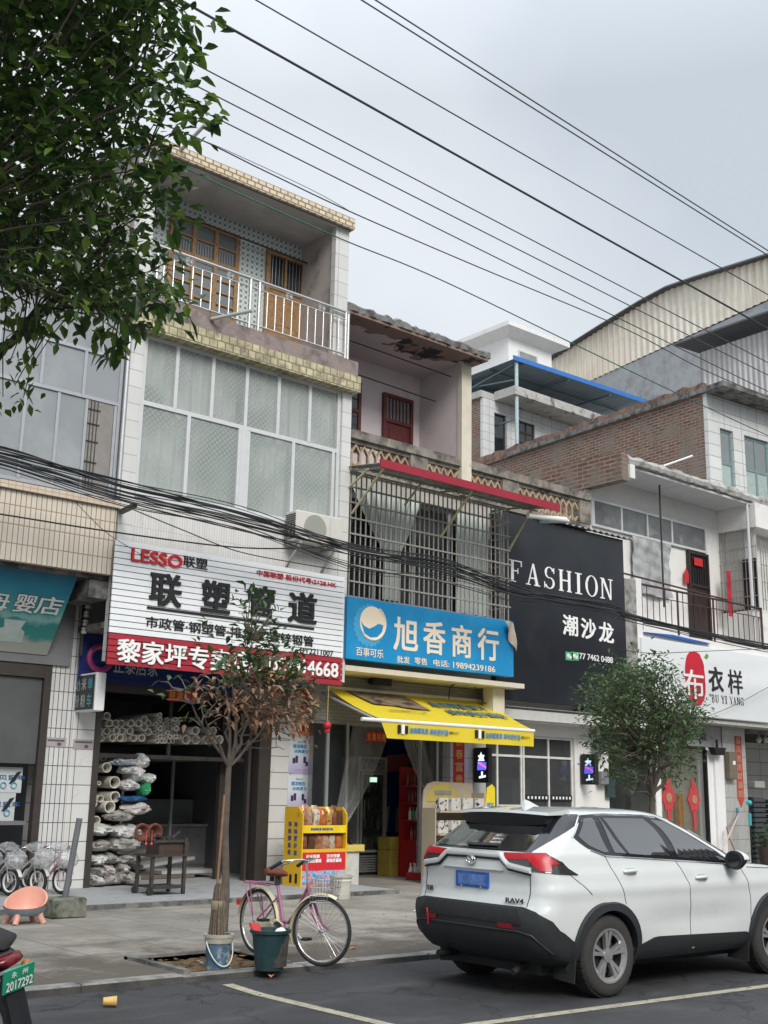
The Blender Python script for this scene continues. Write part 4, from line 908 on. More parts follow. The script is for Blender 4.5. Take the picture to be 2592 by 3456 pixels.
# ---- navy sign half hidden behind it
ns = thing('shop_sign', 'older navy blue sign with pink ring emblem half hidden behind the plank sign', 'sign', (11, 18.1, 3.5))
mb = MB()
for i in range(8): mb.box(8.68, 13.3, 18.09, 18.12, 3.49+i*.1, 3.585+i*.1)
part(ns, 'panel', mb, Mt('navy_plank', (.008, .02, .12), .45, 0, .1))
mb = MB(); cz = PY(337, 2222, 18.08)
mb.tube([(cz.x+.2*math.cos(R(i*12+50)), 18.07, cz.z+.2*math.sin(R(i*12+50))) for i in range(29)], .055, 6); part(ns, 'ring_emblem', mb, Mt('pink_emblem', (.28, .03, .14), .5))
mb = MB(); wtext(mb, '正泰居家', (382, 2205), (382, 2272), (532, 2272), 18.088, .008, .01); part(ns, 'lettering', mb, Mt('grey_lettering', (.4, .42, .45), .5), fixn=False)
# ---- blue provision shop sign
bs = thing('shop_sign', 'sky blue shop sign with cream lettering and bottle cap emblem, torn at one corner', 'sign', (15.7, 16.95, 4.18))
bl_m = Mt('sky_blue_sign_face', (.012, .26, .56), .4, 0, .05, 2, ((.03, .33, .62), 1.1, .5, .75))
part(bs, 'panel', MB().box(13.43, 17.96, 16.9, 17.12, 4.19, 5.36), bl_m)
YT = 16.897; mb = MB()
for ch, x0, x1 in (('旭', 1327, 1411), ('香', 1427, 1503), ('商', 1523, 1592), ('行', 1611, 1683)):
    d = (x0-1327)*.132; wtext(mb, ch, (x0, 2078+d), (x0, 2194+d*.85), (x1, 2140), YT, .004, .028)
for s, x0, x1, y0, y1 in (('百事可乐', 1201, 1294, 2182, 2212), ('批发', 1339, 1383, 2212, 2236), ('零售', 1398, 1441, 2217, 2241), ('电话:', 1462, 1516, 2224, 2247), ('19894239186', 1529, 1671, 2233, 2254)):
    wtext(mb, s, (x0, y0), (x0, y1), (x1, y1), YT, .003, .016)
part(bs, 'lettering', mb, cream_letter, fixn=False)
c = PY(1253, 2107, YT); rr = .33
def disc(mb, cx, cz, r, y, sx=1, n=40, wob=0, k=21, a0=0, a1=360):
    mb.add([(cx, y, cz)]+[(cx+sx*(r+wob*math.cos(k*R(a)))*math.cos(R(a)), y, cz+(r+wob*math.cos(k*R(a)))*math.sin(R(a))) for a in [a0+(a1-a0)*i/n for i in range(n+1)]], [(0, i+1, i+2) for i in range(n)])
mb = MB(); disc(mb, c.x-.05, c.z-.03, .4, YT-.002, .95, 120, .022, 22); part(bs, 'cap_rim', mb, Mt('pale_blue_print', (.06, .36, .62), .5))
mb = MB(); disc(mb, c.x+.03, c.z+.03, .315, YT-.004); part(bs, 'cap_face', mb, cream_letter)
mb = MB(); mb.add([(c.x+.03+x, YT-.006, c.z+.03+z) for x, z in [(-.29, .0), (-.2, -.08), (-.08, -.12), (.05, -.06), (.15, .0), (.27, -.02), (.24, -.15), (.12, -.26), (-.05, -.285), (-.2, -.22)]], [tuple(range(10))]); part(bs, 'cap_wave', mb, bl_m)
mb = MB(); mb.tube([(c.x+.03+.325*math.cos(R(i*10-130)), YT-.006, c.z+.03+.325*math.sin(R(i*10-130))) for i in range(20)], .02, 5); part(bs, 'cap_outline', mb, cream_letter)
mb = MB(); rr_ = random.Random(2); P = []
for j in range(9):
    for i in range(7):
        u, v = i/6, j/8; x = 17.62+.36*u+.12*v*(1-u); z = 5.33-.62*v*(.55+.45*u); P.append((x, 16.86-.05*math.sin(u*5+v*4)-.05*(1-u), z))
mb.add(P, [(j*7+i, j*7+i+1, (j+1)*7+i+1, (j+1)*7+i) for j in range(8) for i in range(6)])
part(bs, 'torn_flap', mb, Mt('torn_sign_backing', (.5, .43, .35), .8, 0, .2, 6), 60, fixn=False)
# ---- black fashion sign
fs = thing('shop_sign', 'tall black sign with large white serif letters standing between the blue sign and the balcony', 'sign', (20.2, 17.5, 3.77))
YT = 17.45; part(fs, 'panel', MB().box(18.0, 22.49, YT, YT+.15, 3.77, 7.93), Mt('charcoal_sign_face', (.014, .0165, .022), .3, 0, .15, 1.5, ((.03, .032, .036), .9, .5, .75)))
mb = MB(); stext(mb, 'FASHION', 18.42, 6.37, 3.62, .5, YT); part(fs, 'serif_lettering', mb, white_letter)
mb = MB()
for ch, x0, x1, y0 in (('潮', 1899, 1950, 2072), ('沙', 1961, 2011, 2084), ('龙', 2021, 2071, 2096)): mb = MB(); wtext(mb, ch, (x0, y0), (x0, y0+70), (x1, y0+60), YT-.001, .01, .03); part(fs, 'white_lettering', mb, white_letter, fixn=False); mb = MB()
wtext(mb, '177 7462 0488', (1948, 2202), (1948, 2223), (2068, 2235), YT-.001, .006, .015); part(fs, 'white_lettering', mb, white_letter, fixn=False)
mb = MB()
for px in (1908, 1928):
    p = PY(px, 2199, YT); mb.box(p.x, p.x+.26 if px == 1908 else p.x+.25, YT-.006, YT-.001, p.z-.19, p.z)
part(fs, 'green_icon', mb, Mt('green_icon', (.1, .5, .22), .5))
mb = MB()
for px in (1908, 1928):
    p = PY(px, 2199, YT); mb.sphere((p.x+.1, YT-.008, p.z-.09), .06, .004, .05); mb.sphere((p.x+.17, YT-.008, p.z-.12), .045, .004, .04)
part(fs, 'icon_mark', mb, white_letter)
mb = MB(); n = 60; P = []
for i in range(n+1):
    x = 19.4+i*(22.75-19.4)/n; dz = .025*math.sin(i*math.pi/2); P += [(x, 17.3, 7.95+dz), (x, 17.6, 8.02+dz)]
mb.add(P, [(2*i, 2*i+1, 2*i+3, 2*i+2) for i in range(n)]); part(fs, 'tin_capping', mb, Mt('grey_tin_capping', (.3, .3, .3), .6, .3), fixn=False)
part(fs, 'angle_iron_frame', MB().box(18.1, 22.3, YT+.16, 18.1, 3.6, 3.64).box(18.3, 22.2, YT+.3, YT+.36, 3.5, 3.59), darkmetal)
# ---- white clothes shop sign
es = thing('shop_sign', 'wide white clothes shop sign with a red seal and black brush lettering under the balcony', 'sign', (27, 17.3, 3.78))
YT = 17.40; part(es, 'panel', MB().bbox(23.05, 31.5, YT, YT+.16, 3.78, 5.6, .02), Mt('white_acrylic_face', (.76, .78, .79), .3, 0, .03, 1))
rs = random.Random(4); P = []
for i in range(44):
    a = R(i*360/44); k = 2.6
    x = 25.19+.42*math.copysign(abs(math.cos(a))**(2/k), math.cos(a)); z = 4.74+.68*math.copysign(abs(math.sin(a))**(2/k), math.sin(a)); P.append((x+rs.uniform(-.012, .012)+.06*(z-4.74)*-1*.4, YT-.004, z+rs.uniform(-.012, .012)))
part(es, 'red_seal', MB().prism(P, (0, -.015, 0)), Mt('seal_red', (.55, .008, .03), .4, 0, .05))
mb = MB(); wtext(mb, '布', (2307, 2256), (2307, 2355), (2376, 2350), YT-.02, .012, .012); part(es, 'seal_lettering', mb, white_letter, fixn=False)
mb = MB(); wtext(mb, '衣', (2393, 2247), (2393, 2333), (2442, 2330), YT-.001, .012, .03); part(es, 'brush_lettering', mb, black_letter, fixn=False); mb = MB(); wtext(mb, '样', (2458, 2258), (2458, 2340), (2507, 2340), YT-.001, .012, .012)
part(es, 'brush_lettering', mb, black_letter, fixn=False)
a, b = PY(2402, 2370, YT), PY(2510, 2376, YT); mb = MB(); stext(mb, 'BU YI YANG', a.x, a.z, b.x-a.x, .2, YT, .1); part(es, 'serif_lettering', mb, black_letter)
mb = MB(); mb.add([(25.62, YT-.02, 5.32), (25.72, YT-.02, 5.42), (25.82, YT-.02, 5.36), (25.74, YT-.02, 5.28)], [(0, 1, 2, 3)]); part(es, 'leaf_mark', mb, Mt('leaf_green', (.12, .35, .05), .5))
es2 = thing('lintel_lettering', 'small black brush lettering on the grey lintel above the clothes shop door', 'lettering', (26, YG, 3.2))
mb = MB(); wtext(mb, '慢生活', (2310, 2467), (2310, 2494), (2384, 2500), YG-.002, .01, .012); part(es2, 'lettering', mb, black_letter, fixn=False)
# ---- tilted banner of the toy shop
bn = thing('banner', 'teal and blue shop banner with white lettering tilted under the cream tiled fascia', 'banner', (6.5, 17.2, 3.87))
bu = V((0, -.93, 1.23)).normalized(); bp = V((8.12, 17.2, 5.1)); bnn = V((1, 0, 0)).cross(bu)
def ban_mat():
    mt, t, P, N, L = nt('printed_banner'); pos = coords(N, L); sp = N.new('ShaderNodeSeparateXYZ'); L.new(pos, sp.inputs[0])
    f = noise(N, L, pos, 3, 4); ad = N.new('ShaderNodeMath'); ad.operation = 'ADD'; L.new(sp.outputs[2], ad.inputs[0]); L.new(mapr(N, L, f, .3, .7, -.06, .06), ad.inputs[1])
    cr = N.new('ShaderNodeValToRGB'); L.new(mapr(N, L, ad.outputs[0], 3.87, 5.1), cr.inputs[0])
    e = cr.color_ramp.elements; e[0].position = 0; e[0].color = (.4, .4, .36, 1); e[1].position = 1; e[1].color = (.004, .1, .19, 1)
    for p, c in ((.14, (.33, .36, .32, 1)), (.2, (.03, .22, .2, 1)), (.36, (.02, .2, .2, 1)), (.42, (.2, .38, .36, 1)), (.5, (.05, .28, .28, 1)), (.75, (.008, .17, .25, 1))): q = e.new(p); q.color = c
    finish(N, L, P, cr.outputs[0], .5, 0); return mt
q = lambda x, s, o=0: V((x, 17.2, 5.1))-bu*s+bnn*o
part(bn, 'sheet', MB().prism([q(3, 1.545), q(8.12, 1.545), q(8.12, 0), q(3, 0)], -bnn*.01), ban_mat())
part(bn, 'top_batten', MB().prism([q(3, .0), q(8.14, .0), q(8.14, -.035), q(3, -.035)], bnn*.02), white_paint)
mb = MB(); mb2 = MB()
for ch, x0, x1, y0, y1 in (('婴', 36, 113, 1998, 2063), ('店', 108, 203, 2003, 2069), ('母', -62, 24, 1992, 2056)):
    a_ = PP(x0, y0, bp, bnn); b_ = PP(x0, y1, bp, bnn); c_ = PP(x1, y1, bp, bnn); h = (a_-b_).dot(bu)
    o = V((b_.x, 0, 0))+V((0, b_.y, b_.z)); letters(mb2, ch, o+bnn*.002, (1, 0, 0), bu, c_.x-b_.x, h, .004, .05); letters(mb, ch, o+bnn*.006+bu*.008+V((.008, 0, 0)), (1, 0, 0), bu, c_.x-b_.x-.016, h-.016, .004, .02)
part(bn, 'lettering_outline', mb2, Mt('dark_outline', (.03, .04, .05), .6), fixn=False); part(bn, 'lettering', mb, Mt('pale_lettering', (.6, .64, .64), .6), fixn=False)
mb = MB(); mb.add([q(7.1, 1.36, .003), q(7.62, 1.36, .003), q(7.6, 1.15, .003), q(7.52, 1.1, .003), q(7.56, .95, .003), q(7.2, .95, .003), q(7.24, 1.1, .003), q(7.12, 1.15, .003)], [tuple(range(8))]); part(bn, 'product_picture', mb, Mt('pale_print', (.42, .5, .48), .6))
# ---- small projecting box sign
bx = thing('box_sign', 'small black and white projecting box sign with vertical lettering on the tiled pillar', 'sign', (8.72, 17.7, 2.4))
p0, p1 = PX(255, 2282, 8.72), PX(317, 2398, 8.72); ya, yb, zt, zb = p0.y, p1.y, p0.z+.02, p1.z
part(bx, 'case', MB().bbox(8.725, 8.9, yb, ya, zb, zt, .012), white_paint)
part(bx, 'face', MB().box(8.715, 8.724, yb+.05, ya-.02, zb+.03, zt-.03), Mt('blackboard_face', (.02, .03, .032), .5))
w3 = (ya-yb-.12)/3
for k, (s, mt) in enumerate((('奶粉', Mt('faded_grey_lettering', (.3, .34, .34), .6)), ('米粉', Mt('pale_grey_lettering', (.42, .42, .4), .6)), ('单车', Mt('teal_lettering', (.1, .36, .42), .6)))):
    mb = MB(); y0 = ya-.05-k*(w3+.01)
    letters(mb, s[0], (8.713, y0, (zt+zb)/2+.03), (0, -1, 0), (0, 0, 1), w3*.8, (zt-zb)/2-.1, .003, .02); letters(mb, s[1], (8.713, y0, zb+.07), (0, -1, 0), (0, 0, 1), w3*.8, (zt-zb)/2-.1, .003, .02)
    part(bx, 'lettering', mb, mt, fixn=False)
# ---- couplets, banners, posters, plaques
def scroll(name, label, x0, x1, z0, z1, y, chars, cat='paper couplet', mt=red_paper, lm=gold_paper, horiz=False, bold=.02, point=False):
    t = thing(name, label, cat, ((x0+x1)/2, y, z0))
    mb = MB().box(x0, x1, y-.004, y, z0, z1)
    if point: mb.prism([(x0, y-.004, z0), (x1, y-.004, z0), ((x0+x1)/2, y-.004, z0-.25)], (0, .004, 0))
    part(t, 'paper', mb, mt); mb = MB(); n = len(chars)
    for i, ch in enumerate(chars):
        if horiz: w_ = (x1-x0)/n; letters(mb, ch, (x0+w_*i+w_*.12, y-.005, z0+(z1-z0)*.15), (1, 0, 0), (0, 0, 1), w_*.76, (z1-z0)*.7, .002, bold)
        else: h = (z1-z0)/n; letters(mb, ch, (x0+(x1-x0)*.15, y-.005, z1-h*(i+1)+h*.12), (1, 0, 0), (0, 0, 1), (x1-x0)*.7, h*.76, .002, bold)
    part(t, 'lettering', mb, lm, fixn=False)
y = YG-.004
a, b = PY(1015, 2370, y), PY(1058, 2484, y); scroll('paper_couplet', 'red paper couplet strip with gold characters above the posters on the pillar', a.x, b.x, b.z, a.z+.25, y, '迎宾龙')
a, b = PY(1531, 2480, y), PY(1567, 2680, y); scroll('paper_couplet', 'red paper couplet strip with gold characters beside the beige display stand', a.x, b.x, b.z-.1, a.z, y, '新春富贵吉')
a, b = PY(2478, 2484, y-.03), PY(2512, 2695, y-.03); scroll('paper_couplet', 'long faded red couplet with pointed end on the grey tiled pillar by the dark shop', a.x, b.x, b.z, a.z, y-.03, '春风吉庆财源到', lm=Mt('faded_gold', (.42, .3, .2), .6), mt=Mt('faded_red_paper', (.45, .06, .04), .8), point=True)
a, b = PY(1237, 2468, YS-.08), PY(1303, 2506, YS-.08); scroll('door_banner', 'small red paper banner with gold characters over the provision shop doorway', a.x, b.x, b.z, a.z, YS-.08, '生意兴隆', 'door banner', horiz=True)
a, b = PY(570, 2322, 18.16), PY(668, 2372, 18.16); scroll('door_banner', 'small red paper banner with gold characters over the pipe shop doorway', a.x, b.x, b.z, a.z, 18.16, '财源广进', 'door banner', horiz=True)
scroll('door_couplet', 'narrow red paper strip beside the dark door on the balcony', 28.16, 28.36, 6.75, 8.05, YE+.8, '福寿', lm=Mt('red_on_red', (.4, .03, .04), .7), mt=Mt('pinkish_red_paper', (.52, .025, .05), .7))
t = solo('door_charm', MB().prism([(26.64, 18.6, 7.55), (26.84, 18.6, 7.55), (26.86, 18.6, 7.8), (26.75, 18.6, 7.98), (26.66, 18.6, 7.85)], (0, .01, 0)), red_paper, 'red paper charm pasted beside the dark balcony door', 'charm')
def poster(label, tl, br):
    a, b = PY(*tl, y), PY(*br, y); x0, x1, z0, z1 = a.x, b.x, b.z, a.z; w_, h = x1-x0, z1-z0
    t = thing('poster', label, 'poster', ((x0+x1)/2, y, z0))
    mt, tt, P, N, L = nt('printed_poster'); pos = coords(N, L); sp = N.new('ShaderNodeSeparateXYZ'); L.new(pos, sp.inputs[0])
    cr = mixc(N, L, mapr(N, L, sp.outputs[2], z0, z0+h*.6), (.42, .38, .6), (.66, .7, .74)); finish(N, L, P, cr, .4, 0)
    part(t, 'sheet', MB().box(x0, x1, y-.004, y, z0, z1), mt)
    mb = MB(); letters(mb, '清凉畅饮', (x0+w_*.14, y-.005, z1-h*.29), (1, 0, 0), (0, 0, 1), w_*.62, h*.12, .002, .04); letters(mb, '冰爽夏日', (x0+w_*.2, y-.005, z1-h*.42), (1, 0, 0), (0, 0, 1), w_*.62, h*.1, .002, .04); letters(mb, '新品上市', (x0+w_*.35, y-.005, z1-h*.13), (1, 0, 0), (0, 0, 1), w_*.3, h*.05, .002, .02)
    part(t, 'lettering', mb, Mt('poster_blue', (.05, .26, .5), .5), fixn=False)
    mb = MB()
    for k, (u, v, s) in enumerate(((.15, .28, .16), (.27, .3, .2), (.62, .3, .18), (.72, .22, .12))): mb.box(x0+w_*u, x0+w_*(u+.11), y-.0065, y-.0045, z0+h*v, z0+h*(v+s))
    part(t, 'bottle_picture', mb, Mt('poster_dark', (.05, .035, .09), .5))
    mb = MB(); mb.box(x0+w_*.25, x0+w_*.85, y-.006, y-.0045, z0+h*.08, z0+h*.12); part(t, 'text_bar', mb, Mt('poster_pink', (.5, .3, .5), .5))
poster('lilac and white drinks poster, upper of the two on the tiled pillar', (978, 2490), (1051, 2612))
poster('lilac and white drinks poster, lower of the two just above the yellow display stand', (972, 2616), (1045, 2738))
for px, lab in ((155, 'small pinkish notice plate on the dark jointed half of the tiled pillar'), (248, 'small pinkish notice plate on the white half of the tiled pillar under the box sign')):
    a, b = PY(px, 2488 if px < 200 else 2494, y), PY(px+66, 2522 if px < 200 else 2530, y); t = thing('notice_plate', lab, 'notice', ((a.x+b.x)/2, y, b.z))
    part(t, 'plate', MB().box(a.x, b.x, y-.008, y, b.z, a.z), Mt('pinkish_plate', (.36, .32, .34), .5))
    mb = MB(); mb.box(a.x+.03, b.x-.03, y-.0105, y-.0085, a.z-.06, a.z-.03); mb.box(a.x+.2, a.x+.27, y-.0105, y-.0085, b.z+.02, b.z+.07); part(t, 'print', mb, Mt('dark_print', (.1, .08, .1), .6))
# ---- LED screens
def led(label, px, py0, py1, strength):
    a, b = PY(px, py0, 17.95), PY(px, py1, 17.95); x = a.x; t = thing('led_screen', label, 'led screen', (x+.06, 18.05, b.z))
    part(t, 'case', MB().bbox(x, x+.13, 17.72, 18.17, b.z, a.z, .015), black); zc = b.z; h = a.z-b.z
    def g(mb, pts): mb.add([(x-.004, 18.1-u*.34, zc+v*h) for u, v in pts], [tuple(range(len(pts)))])
    m1 = MB(); g(m1, [(.2, .62), (.8, .62), (.7, .7), (.8, .78), (.55, .8), (.5, .88), (.4, .8), (.2, .76), (.35, .7)]); g(m1, [(.3, .12), (.9, .16), (.9, .22), (.65, .2), (.65, .32), (.5, .32), (.5, .2), (.3, .18)]); m1.v = m1.v
    part(t, 'bright_glyph', m1, Mt('led_white', (.1, .1, .1), .5, 0, 0, emit=((.6, .8, 1), strength)))
    m2 = MB(); g(m2, [(.15, .36), (.9, .36), (.95, .58), (.2, .6)]); part(t, 'blue_glyph', m2, Mt('led_blue', (.05, .05, .1), .5, 0, 0, emit=((.08, .1, 1), strength)))
    m3 = MB(); m3.add([(x-.006, 18.1-u*.34, zc+v*h) for u, v in ((.2, .56), (.95, .4), (.95, .46), (.3, .6))], [(0, 1, 2, 3)]); part(t, 'red_streak', m3, Mt('led_red', (.1, .02, .02), .5, 0, 0, emit=((1, .15, .25), strength*.8)))
led('lit black led screen with bright blue glyphs beside the aluminium glazed front', 1622, 2523, 2642, 1.0)
led('dimmer black led screen beside the grey notice box near the tree', 1982, 2545, 2648, .6)
solo('notice_board', MB().box(22.45, 22.75, 18.10, 18.15, 1.75, 2.25), Mt('dark_green_board', (.02, .045, .045), .5, 0, .1, 9, ((.3, .32, .3), 22, .62, .66)), 'small dark green notice board by the clothes shop window', 'notice board')
solo('letter_box', MB().bbox(22.12, 22.4, 18.0, 18.195, 2.05, 2.35, .01), Mt('grey_metal_box', (.22, .23, .24), .5, .2), 'small grey metal box on the wall beside the dimmer led screen', 'box')
# ================================================================ things on the street and in the shops
rg = random.Random(31)
# ---------------- PVC pipes
def pipe_mesh(r, l):
    n = 20; t = max(.008, r*.14); ri = r-t; ring = lambda q, y: [(q*math.cos(2*math.pi*k/n), y, q*math.sin(2*math.pi*k/n)) for k in range(n)]
    mb = MB().loft([ring(ri, l), ring(ri, 0), ring(r, 0), ring(r, l)], False); return mesh('pipe', mb, pvc, smooth=40)
pm = {}
def pipe(p, r, label, group, l=3.5, yaw=0):
    k = (round(r, 3), l)
    if k not in pm: pm[k] = pipe_mesh(r, l)
    o = link(bpy.data.objects.new('plastic_pipe', pm[k])); o.location = p; o.rotation_euler = (0, 0, yaw); tag(o, label, 'pipe', group)
q4 = lambda x, y: (x/1.99880, 2200+y/1.99880)
K = 19.6/3900
rack = thing('pipe_rack', 'dark steel overhead rack across the top of the pipe shop opening', 'rack', (10.8, 18.5, 2.3))
mb = MB(); mb.box(9.22, 12.3, 18.45, 18.53, 2.27, 2.34); mb.box(9.22, 12.3, 21.5, 21.58, 2.27, 2.34); part(rack, 'cross_rail', mb, darkmetal)
for x in (9.25, 10.75, 12.26): part(rack, 'hanger', MB().box(x-.03, x+.03, 18.54, 18.6, 2.345, 3.6), darkmetal)
part(rack, 'deck', MB().box(9.22, 12.3, 18.54, 21.49, 2.3, 2.335), Mt('grey_board', (.2, .2, .19), .8))
def row(y, xs, r, label, group, Y=18.42):
    for x in xs: pipe(PY(*q4(x, y), Y)+V((0, rg.uniform(-.05, .12), 0)), r*K/2, label, group)
g1 = 'medium pipes on the overhead rack'; l1 = 'medium white plastic pipe end stacked on the overhead rack'
row(433, [715], 25, l1, g1); row(482, [735, 785, 832, 882, 932], 25, l1, g1); row(457, [975], 25, l1, g1); row(480, [1014], 25, l1, g1); row(508, [972], 25, l1, g1)
row(534, [688, 735, 785, 835, 885], 25, l1, g1); row(540, [1006], 25, l1, g1); row(581, [705, 755, 805, 855, 907, 957], 25, l1, g1)
g2 = 'small pipes on the overhead rack'; l2 = 'small white plastic pipe end in the dense block on the overhead rack'
for y_, xs in ((425, [1082]), (456, [1085, 1150, 1183, 1215]), (487, [1062, 1098, 1133, 1168, 1203]), (517, [1080, 1115, 1149, 1183, 1214]), (546, [1062, 1096, 1131, 1166, 1200]), (574, [1080, 1113, 1146, 1179, 1211]), (602, [1064, 1097, 1127, 1158, 1188])): row(y_, xs, 16, l2, g2)
row(592, [1280, 1347, 1415, 1482], 32, 'wide plastic pipe end lying on the overhead rack behind the thin tree', 'wide pipes on the overhead rack'); row(532, [1318, 1450], 30, 'wide plastic pipe end lying on the overhead rack behind the thin tree', 'wide pipes on the overhead rack')
g3 = 'pipes stacked by the shop wall'
for x, y_, r in ((690, 662, 18), (716, 690, 20), (686, 700, 19), (720, 722, 18), (665, 672, 14), (722, 780, 34), (652, 858, 14), (650, 884, 14), (678, 886, 14), (652, 906, 13), (682, 904, 13), (775, 880, 40), (640, 985, 24), (660, 982, 16), (698, 992, 24), (778, 978, 36), (780, 998, 18), (742, 1046, 40), (640, 1062, 20), (665, 1040, 14), (660, 1072, 13), (796, 1040, 24), (650, 1138, 30), (630, 1020, 30)):
    big = r > 28
    pipe(PY(*q4(x, y_), 18.55)+V((0, rg.uniform(0, .5) if not big else 0, 0)), r*K/2, 'wide plastic pipe end in the stack along the left shop wall' if big else 'narrow plastic pipe end in the stack along the left shop wall', g3+(' wide' if big else ' narrow'), 3.0)
sr = thing('storage_rack', 'dark steel shelf rack holding pipes and bags along the left shop wall', 'rack', (9.5, 19.5, .17))
mb = MB()
for x in (9.24, 9.86):
    for y_ in (18.75, 21.3): mb.box(x, x+.05, y_, y_+.05, .17, 2.26)
part(sr, 'post', mb, darkmetal); mb = MB()
for z in (.6, .93, 1.22, 1.52, 1.85): mb.box(9.3, 9.85, 18.76, 21.3, z, z+.03)
part(sr, 'shelf', mb, darkmetal)
# ---------------- plastic wrapped bundles
bag_w = Mt('white_plastic_bag', (.55, .55, .54), .35, 0, .3, 9, ((.3, .3, .3), 7, .52, .7), .6, 16)
bag_g = Mt('grey_plastic_bag', (.34, .33, .31), .4, 0, .35, 9, ((.2, .18, .16), 7, .5, .68), .6, 16)
bag_b = Mt('blue_white_bag', (.4, .45, .5), .35, 0, .3, 9, ((.04, .14, .42), 5, .56, .62), .6, 16)
bag_c = Mt('printed_bag', (.55, .56, .54), .35, 0, .2, 9, ((.06, .33, .14), 6, .6, .66), .6, 16)
bag_r = Mt('red_white_bag', (.5, .47, .46), .4, 0, .25, 9, ((.42, .12, .12), 6, .58, .66), .6, 16)
def bag(p, rx, ry, rz_, mt, label, group=None, name='plastic_bag', seed=0):
    r_ = random.Random(seed); mb = MB(); n, m_ = 26, 16; ph = [r_.uniform(0, 6.3) for _ in range(8)]; rings = []
    for j in range(m_+1):
        t = math.pi*j/m_; s = max(.03, math.sin(t))**.7; ring = []
        for k in range(n):
            a = 2*math.pi*k/n; w_ = 1+.13*math.sin(3*a+ph[0]+j*.4)+.09*math.sin(7*a+ph[1]-j*.6)+.06*math.sin(11*a+ph[2]+j)+r_.uniform(-.09, .09)
            ring.append((p[0]+rx*s*w_*math.cos(a), p[1]+ry*s*w_*math.sin(a), p[2]+rz_*(1-math.cos(t))*(1+.1*math.sin(2*a+ph[3]))))
        rings.append(ring)
    mb.loft(rings); return solo(name, mb, mt, label, 'bag', group, 24)
bags = [(640, 1240, .30, .13, bag_c, 'pale printed'), (850, 1262, .30, .16, bag_w, 'white'), (790, 1250, .2, .12, bag_w, 'white'), (640, 1345, .26, .13, bag_g, 'grey'), (820, 1350, .30, .18, bag_g, 'grey'), (880, 1330, .2, .14, bag_g, 'grey'),
        (620, 1440, .26, .13, bag_c, 'pale printed'), (720, 1430, .22, .12, bag_g, 'grey'), (830, 1430, .28, .1, bag_g, 'grey'), (620, 1520, .22, .13, bag_g, 'grey'), (700, 1510, .2, .14, bag_r, 'red and white'), (790, 1510, .26, .16, bag_g, 'grey'),
        (610, 1590, .24, .15, bag_w, 'white'), (690, 1590, .22, .15, bag_r, 'red and white'), (765, 1590, .24, .17, bag_g, 'grey'), (850, 1580, .2, .14, bag_g, 'grey')]
for i, (x, y_, w_, h, mt, cn_) in enumerate(bags):
    p = PY(*q4(x, y_), 18.5); bag((p.x, p.y+.05*(i % 3), max(.175, p.z)), w_*.75, .35, h*.72, mt, f'crumpled {cn_} plastic bundle in the heap along the left shop wall', f'{cn_} plastic bundles in the heap', seed=i)
for i, (x, y_, w_, h, mt, lab) in enumerate(((830, 760, .34, .1, bag_b, 'blue and white bag of fittings on the shelf under the overhead rack'), (935, 770, .2, .2, bag_w, 'round clear white bag at the end of the top shelf'), (850, 815, .2, .12, bag_w, 'small white bag hanging below the blue one'),
        (905, 860, .2, .22, bag_w, 'tall crumpled white bag beside the green printed one'), (985, 880, .16, .14, bag_c, 'green printed bag sticking out furthest from the shelf'), (960, 960, .08, .2, Mt('green_box_card', (.05, .38, .16), .5), 'narrow green packet hanging under the printed bag'), (880, 1005, .34, .08, Mt('dark_blue_card', (.02, .09, .26), .5), 'flat dark blue packet on the middle shelf'), (900, 1085, .36, .17, bag_r, 'red and white crumpled bag on the middle shelf'), (800, 1130, .36, .14, bag_g, 'grey tarpaulin bundle sagging under the middle shelf'), (860, 925, .22, .16, bag_w, 'white boxy packet above the blue one'))):
    p = PY(*q4(x, y_), 18.55); bag((p.x, p.y, p.z-h*.2), w_*.7, .24, h*.6, mt, lab, None, seed=50+i)
# ---------------- tool trolley
tr = thing('tool_trolley', 'grimy dark steel tool trolley standing on the pale shop floor', 'trolley', (9.75, 16.75, .17))
X0, X1, Y0, Y1 = 9.36, 9.98, 16.45, 16.95
mb = MB()
for x in (X0, X1-.05):
    for y_ in (Y0, Y1-.05): mb.box(x, x+.05, y_, y_+.05, .2 if x == X0 else .171, 1.02 if x > X0 else .74)
part(tr, 'leg', mb, darkmetal)
mb = MB(); mb.box(X0-.03, X1+.1, Y0-.03, Y1+.03, .74, .77); part(tr, 'top', mb, darkmetal)
part(tr, 'lower_shelf', MB().box(X0+.051, X1-.051, Y0+.01, Y1-.01, .27, .3).box(X0+.06, X1-.06, Y0-.005, Y0+.009, .26, .32), darkmetal)
for y_ in (Y0+.02, Y1-.02): part(tr, 'wheel', MB().lathe([(.055, -.02), (.06, -.012), (.06, .012), (.055, .02)], (X0+.0, y_, .232), 14, 'y'), black_matte, 40)
part(tr, 'back_rail', MB().box(X1-.6, X1-.051, Y0+.01, Y0+.04, .95, .99), darkmetal)
tb = thing('tool_box', 'rusty open metal box full of dark tools on top of the trolley', 'tool box', (9.75, 16.7, .77))
mb = MB(); mb.box(9.5, 10.04, 16.5, 16.52, .77, .96); mb.box(9.5, 10.04, 16.88, 16.9, .77, .96); mb.box(9.5, 9.52, 16.52, 16.88, .77, .96); mb.box(10.02, 10.04, 16.52, 16.88, .77, .96); mb.box(9.52, 10.02, 16.52, 16.88, .77, .79)
part(tb, 'box_body', mb, Mt('rusty_tool_box', (.07, .045, .035), .7, .3, .3, 12)); mb = MB()
for i in range(14): a = V((rg.uniform(9.55, 10.0), rg.uniform(16.55, 16.85), rg.uniform(.9, 1.02))); mb.bar(a, a+V((rg.uniform(-.2, .2), rg.uniform(-.1, .1), rg.uniform(0, .12))), .035)
part(tb, 'tools', mb, darkmetal)
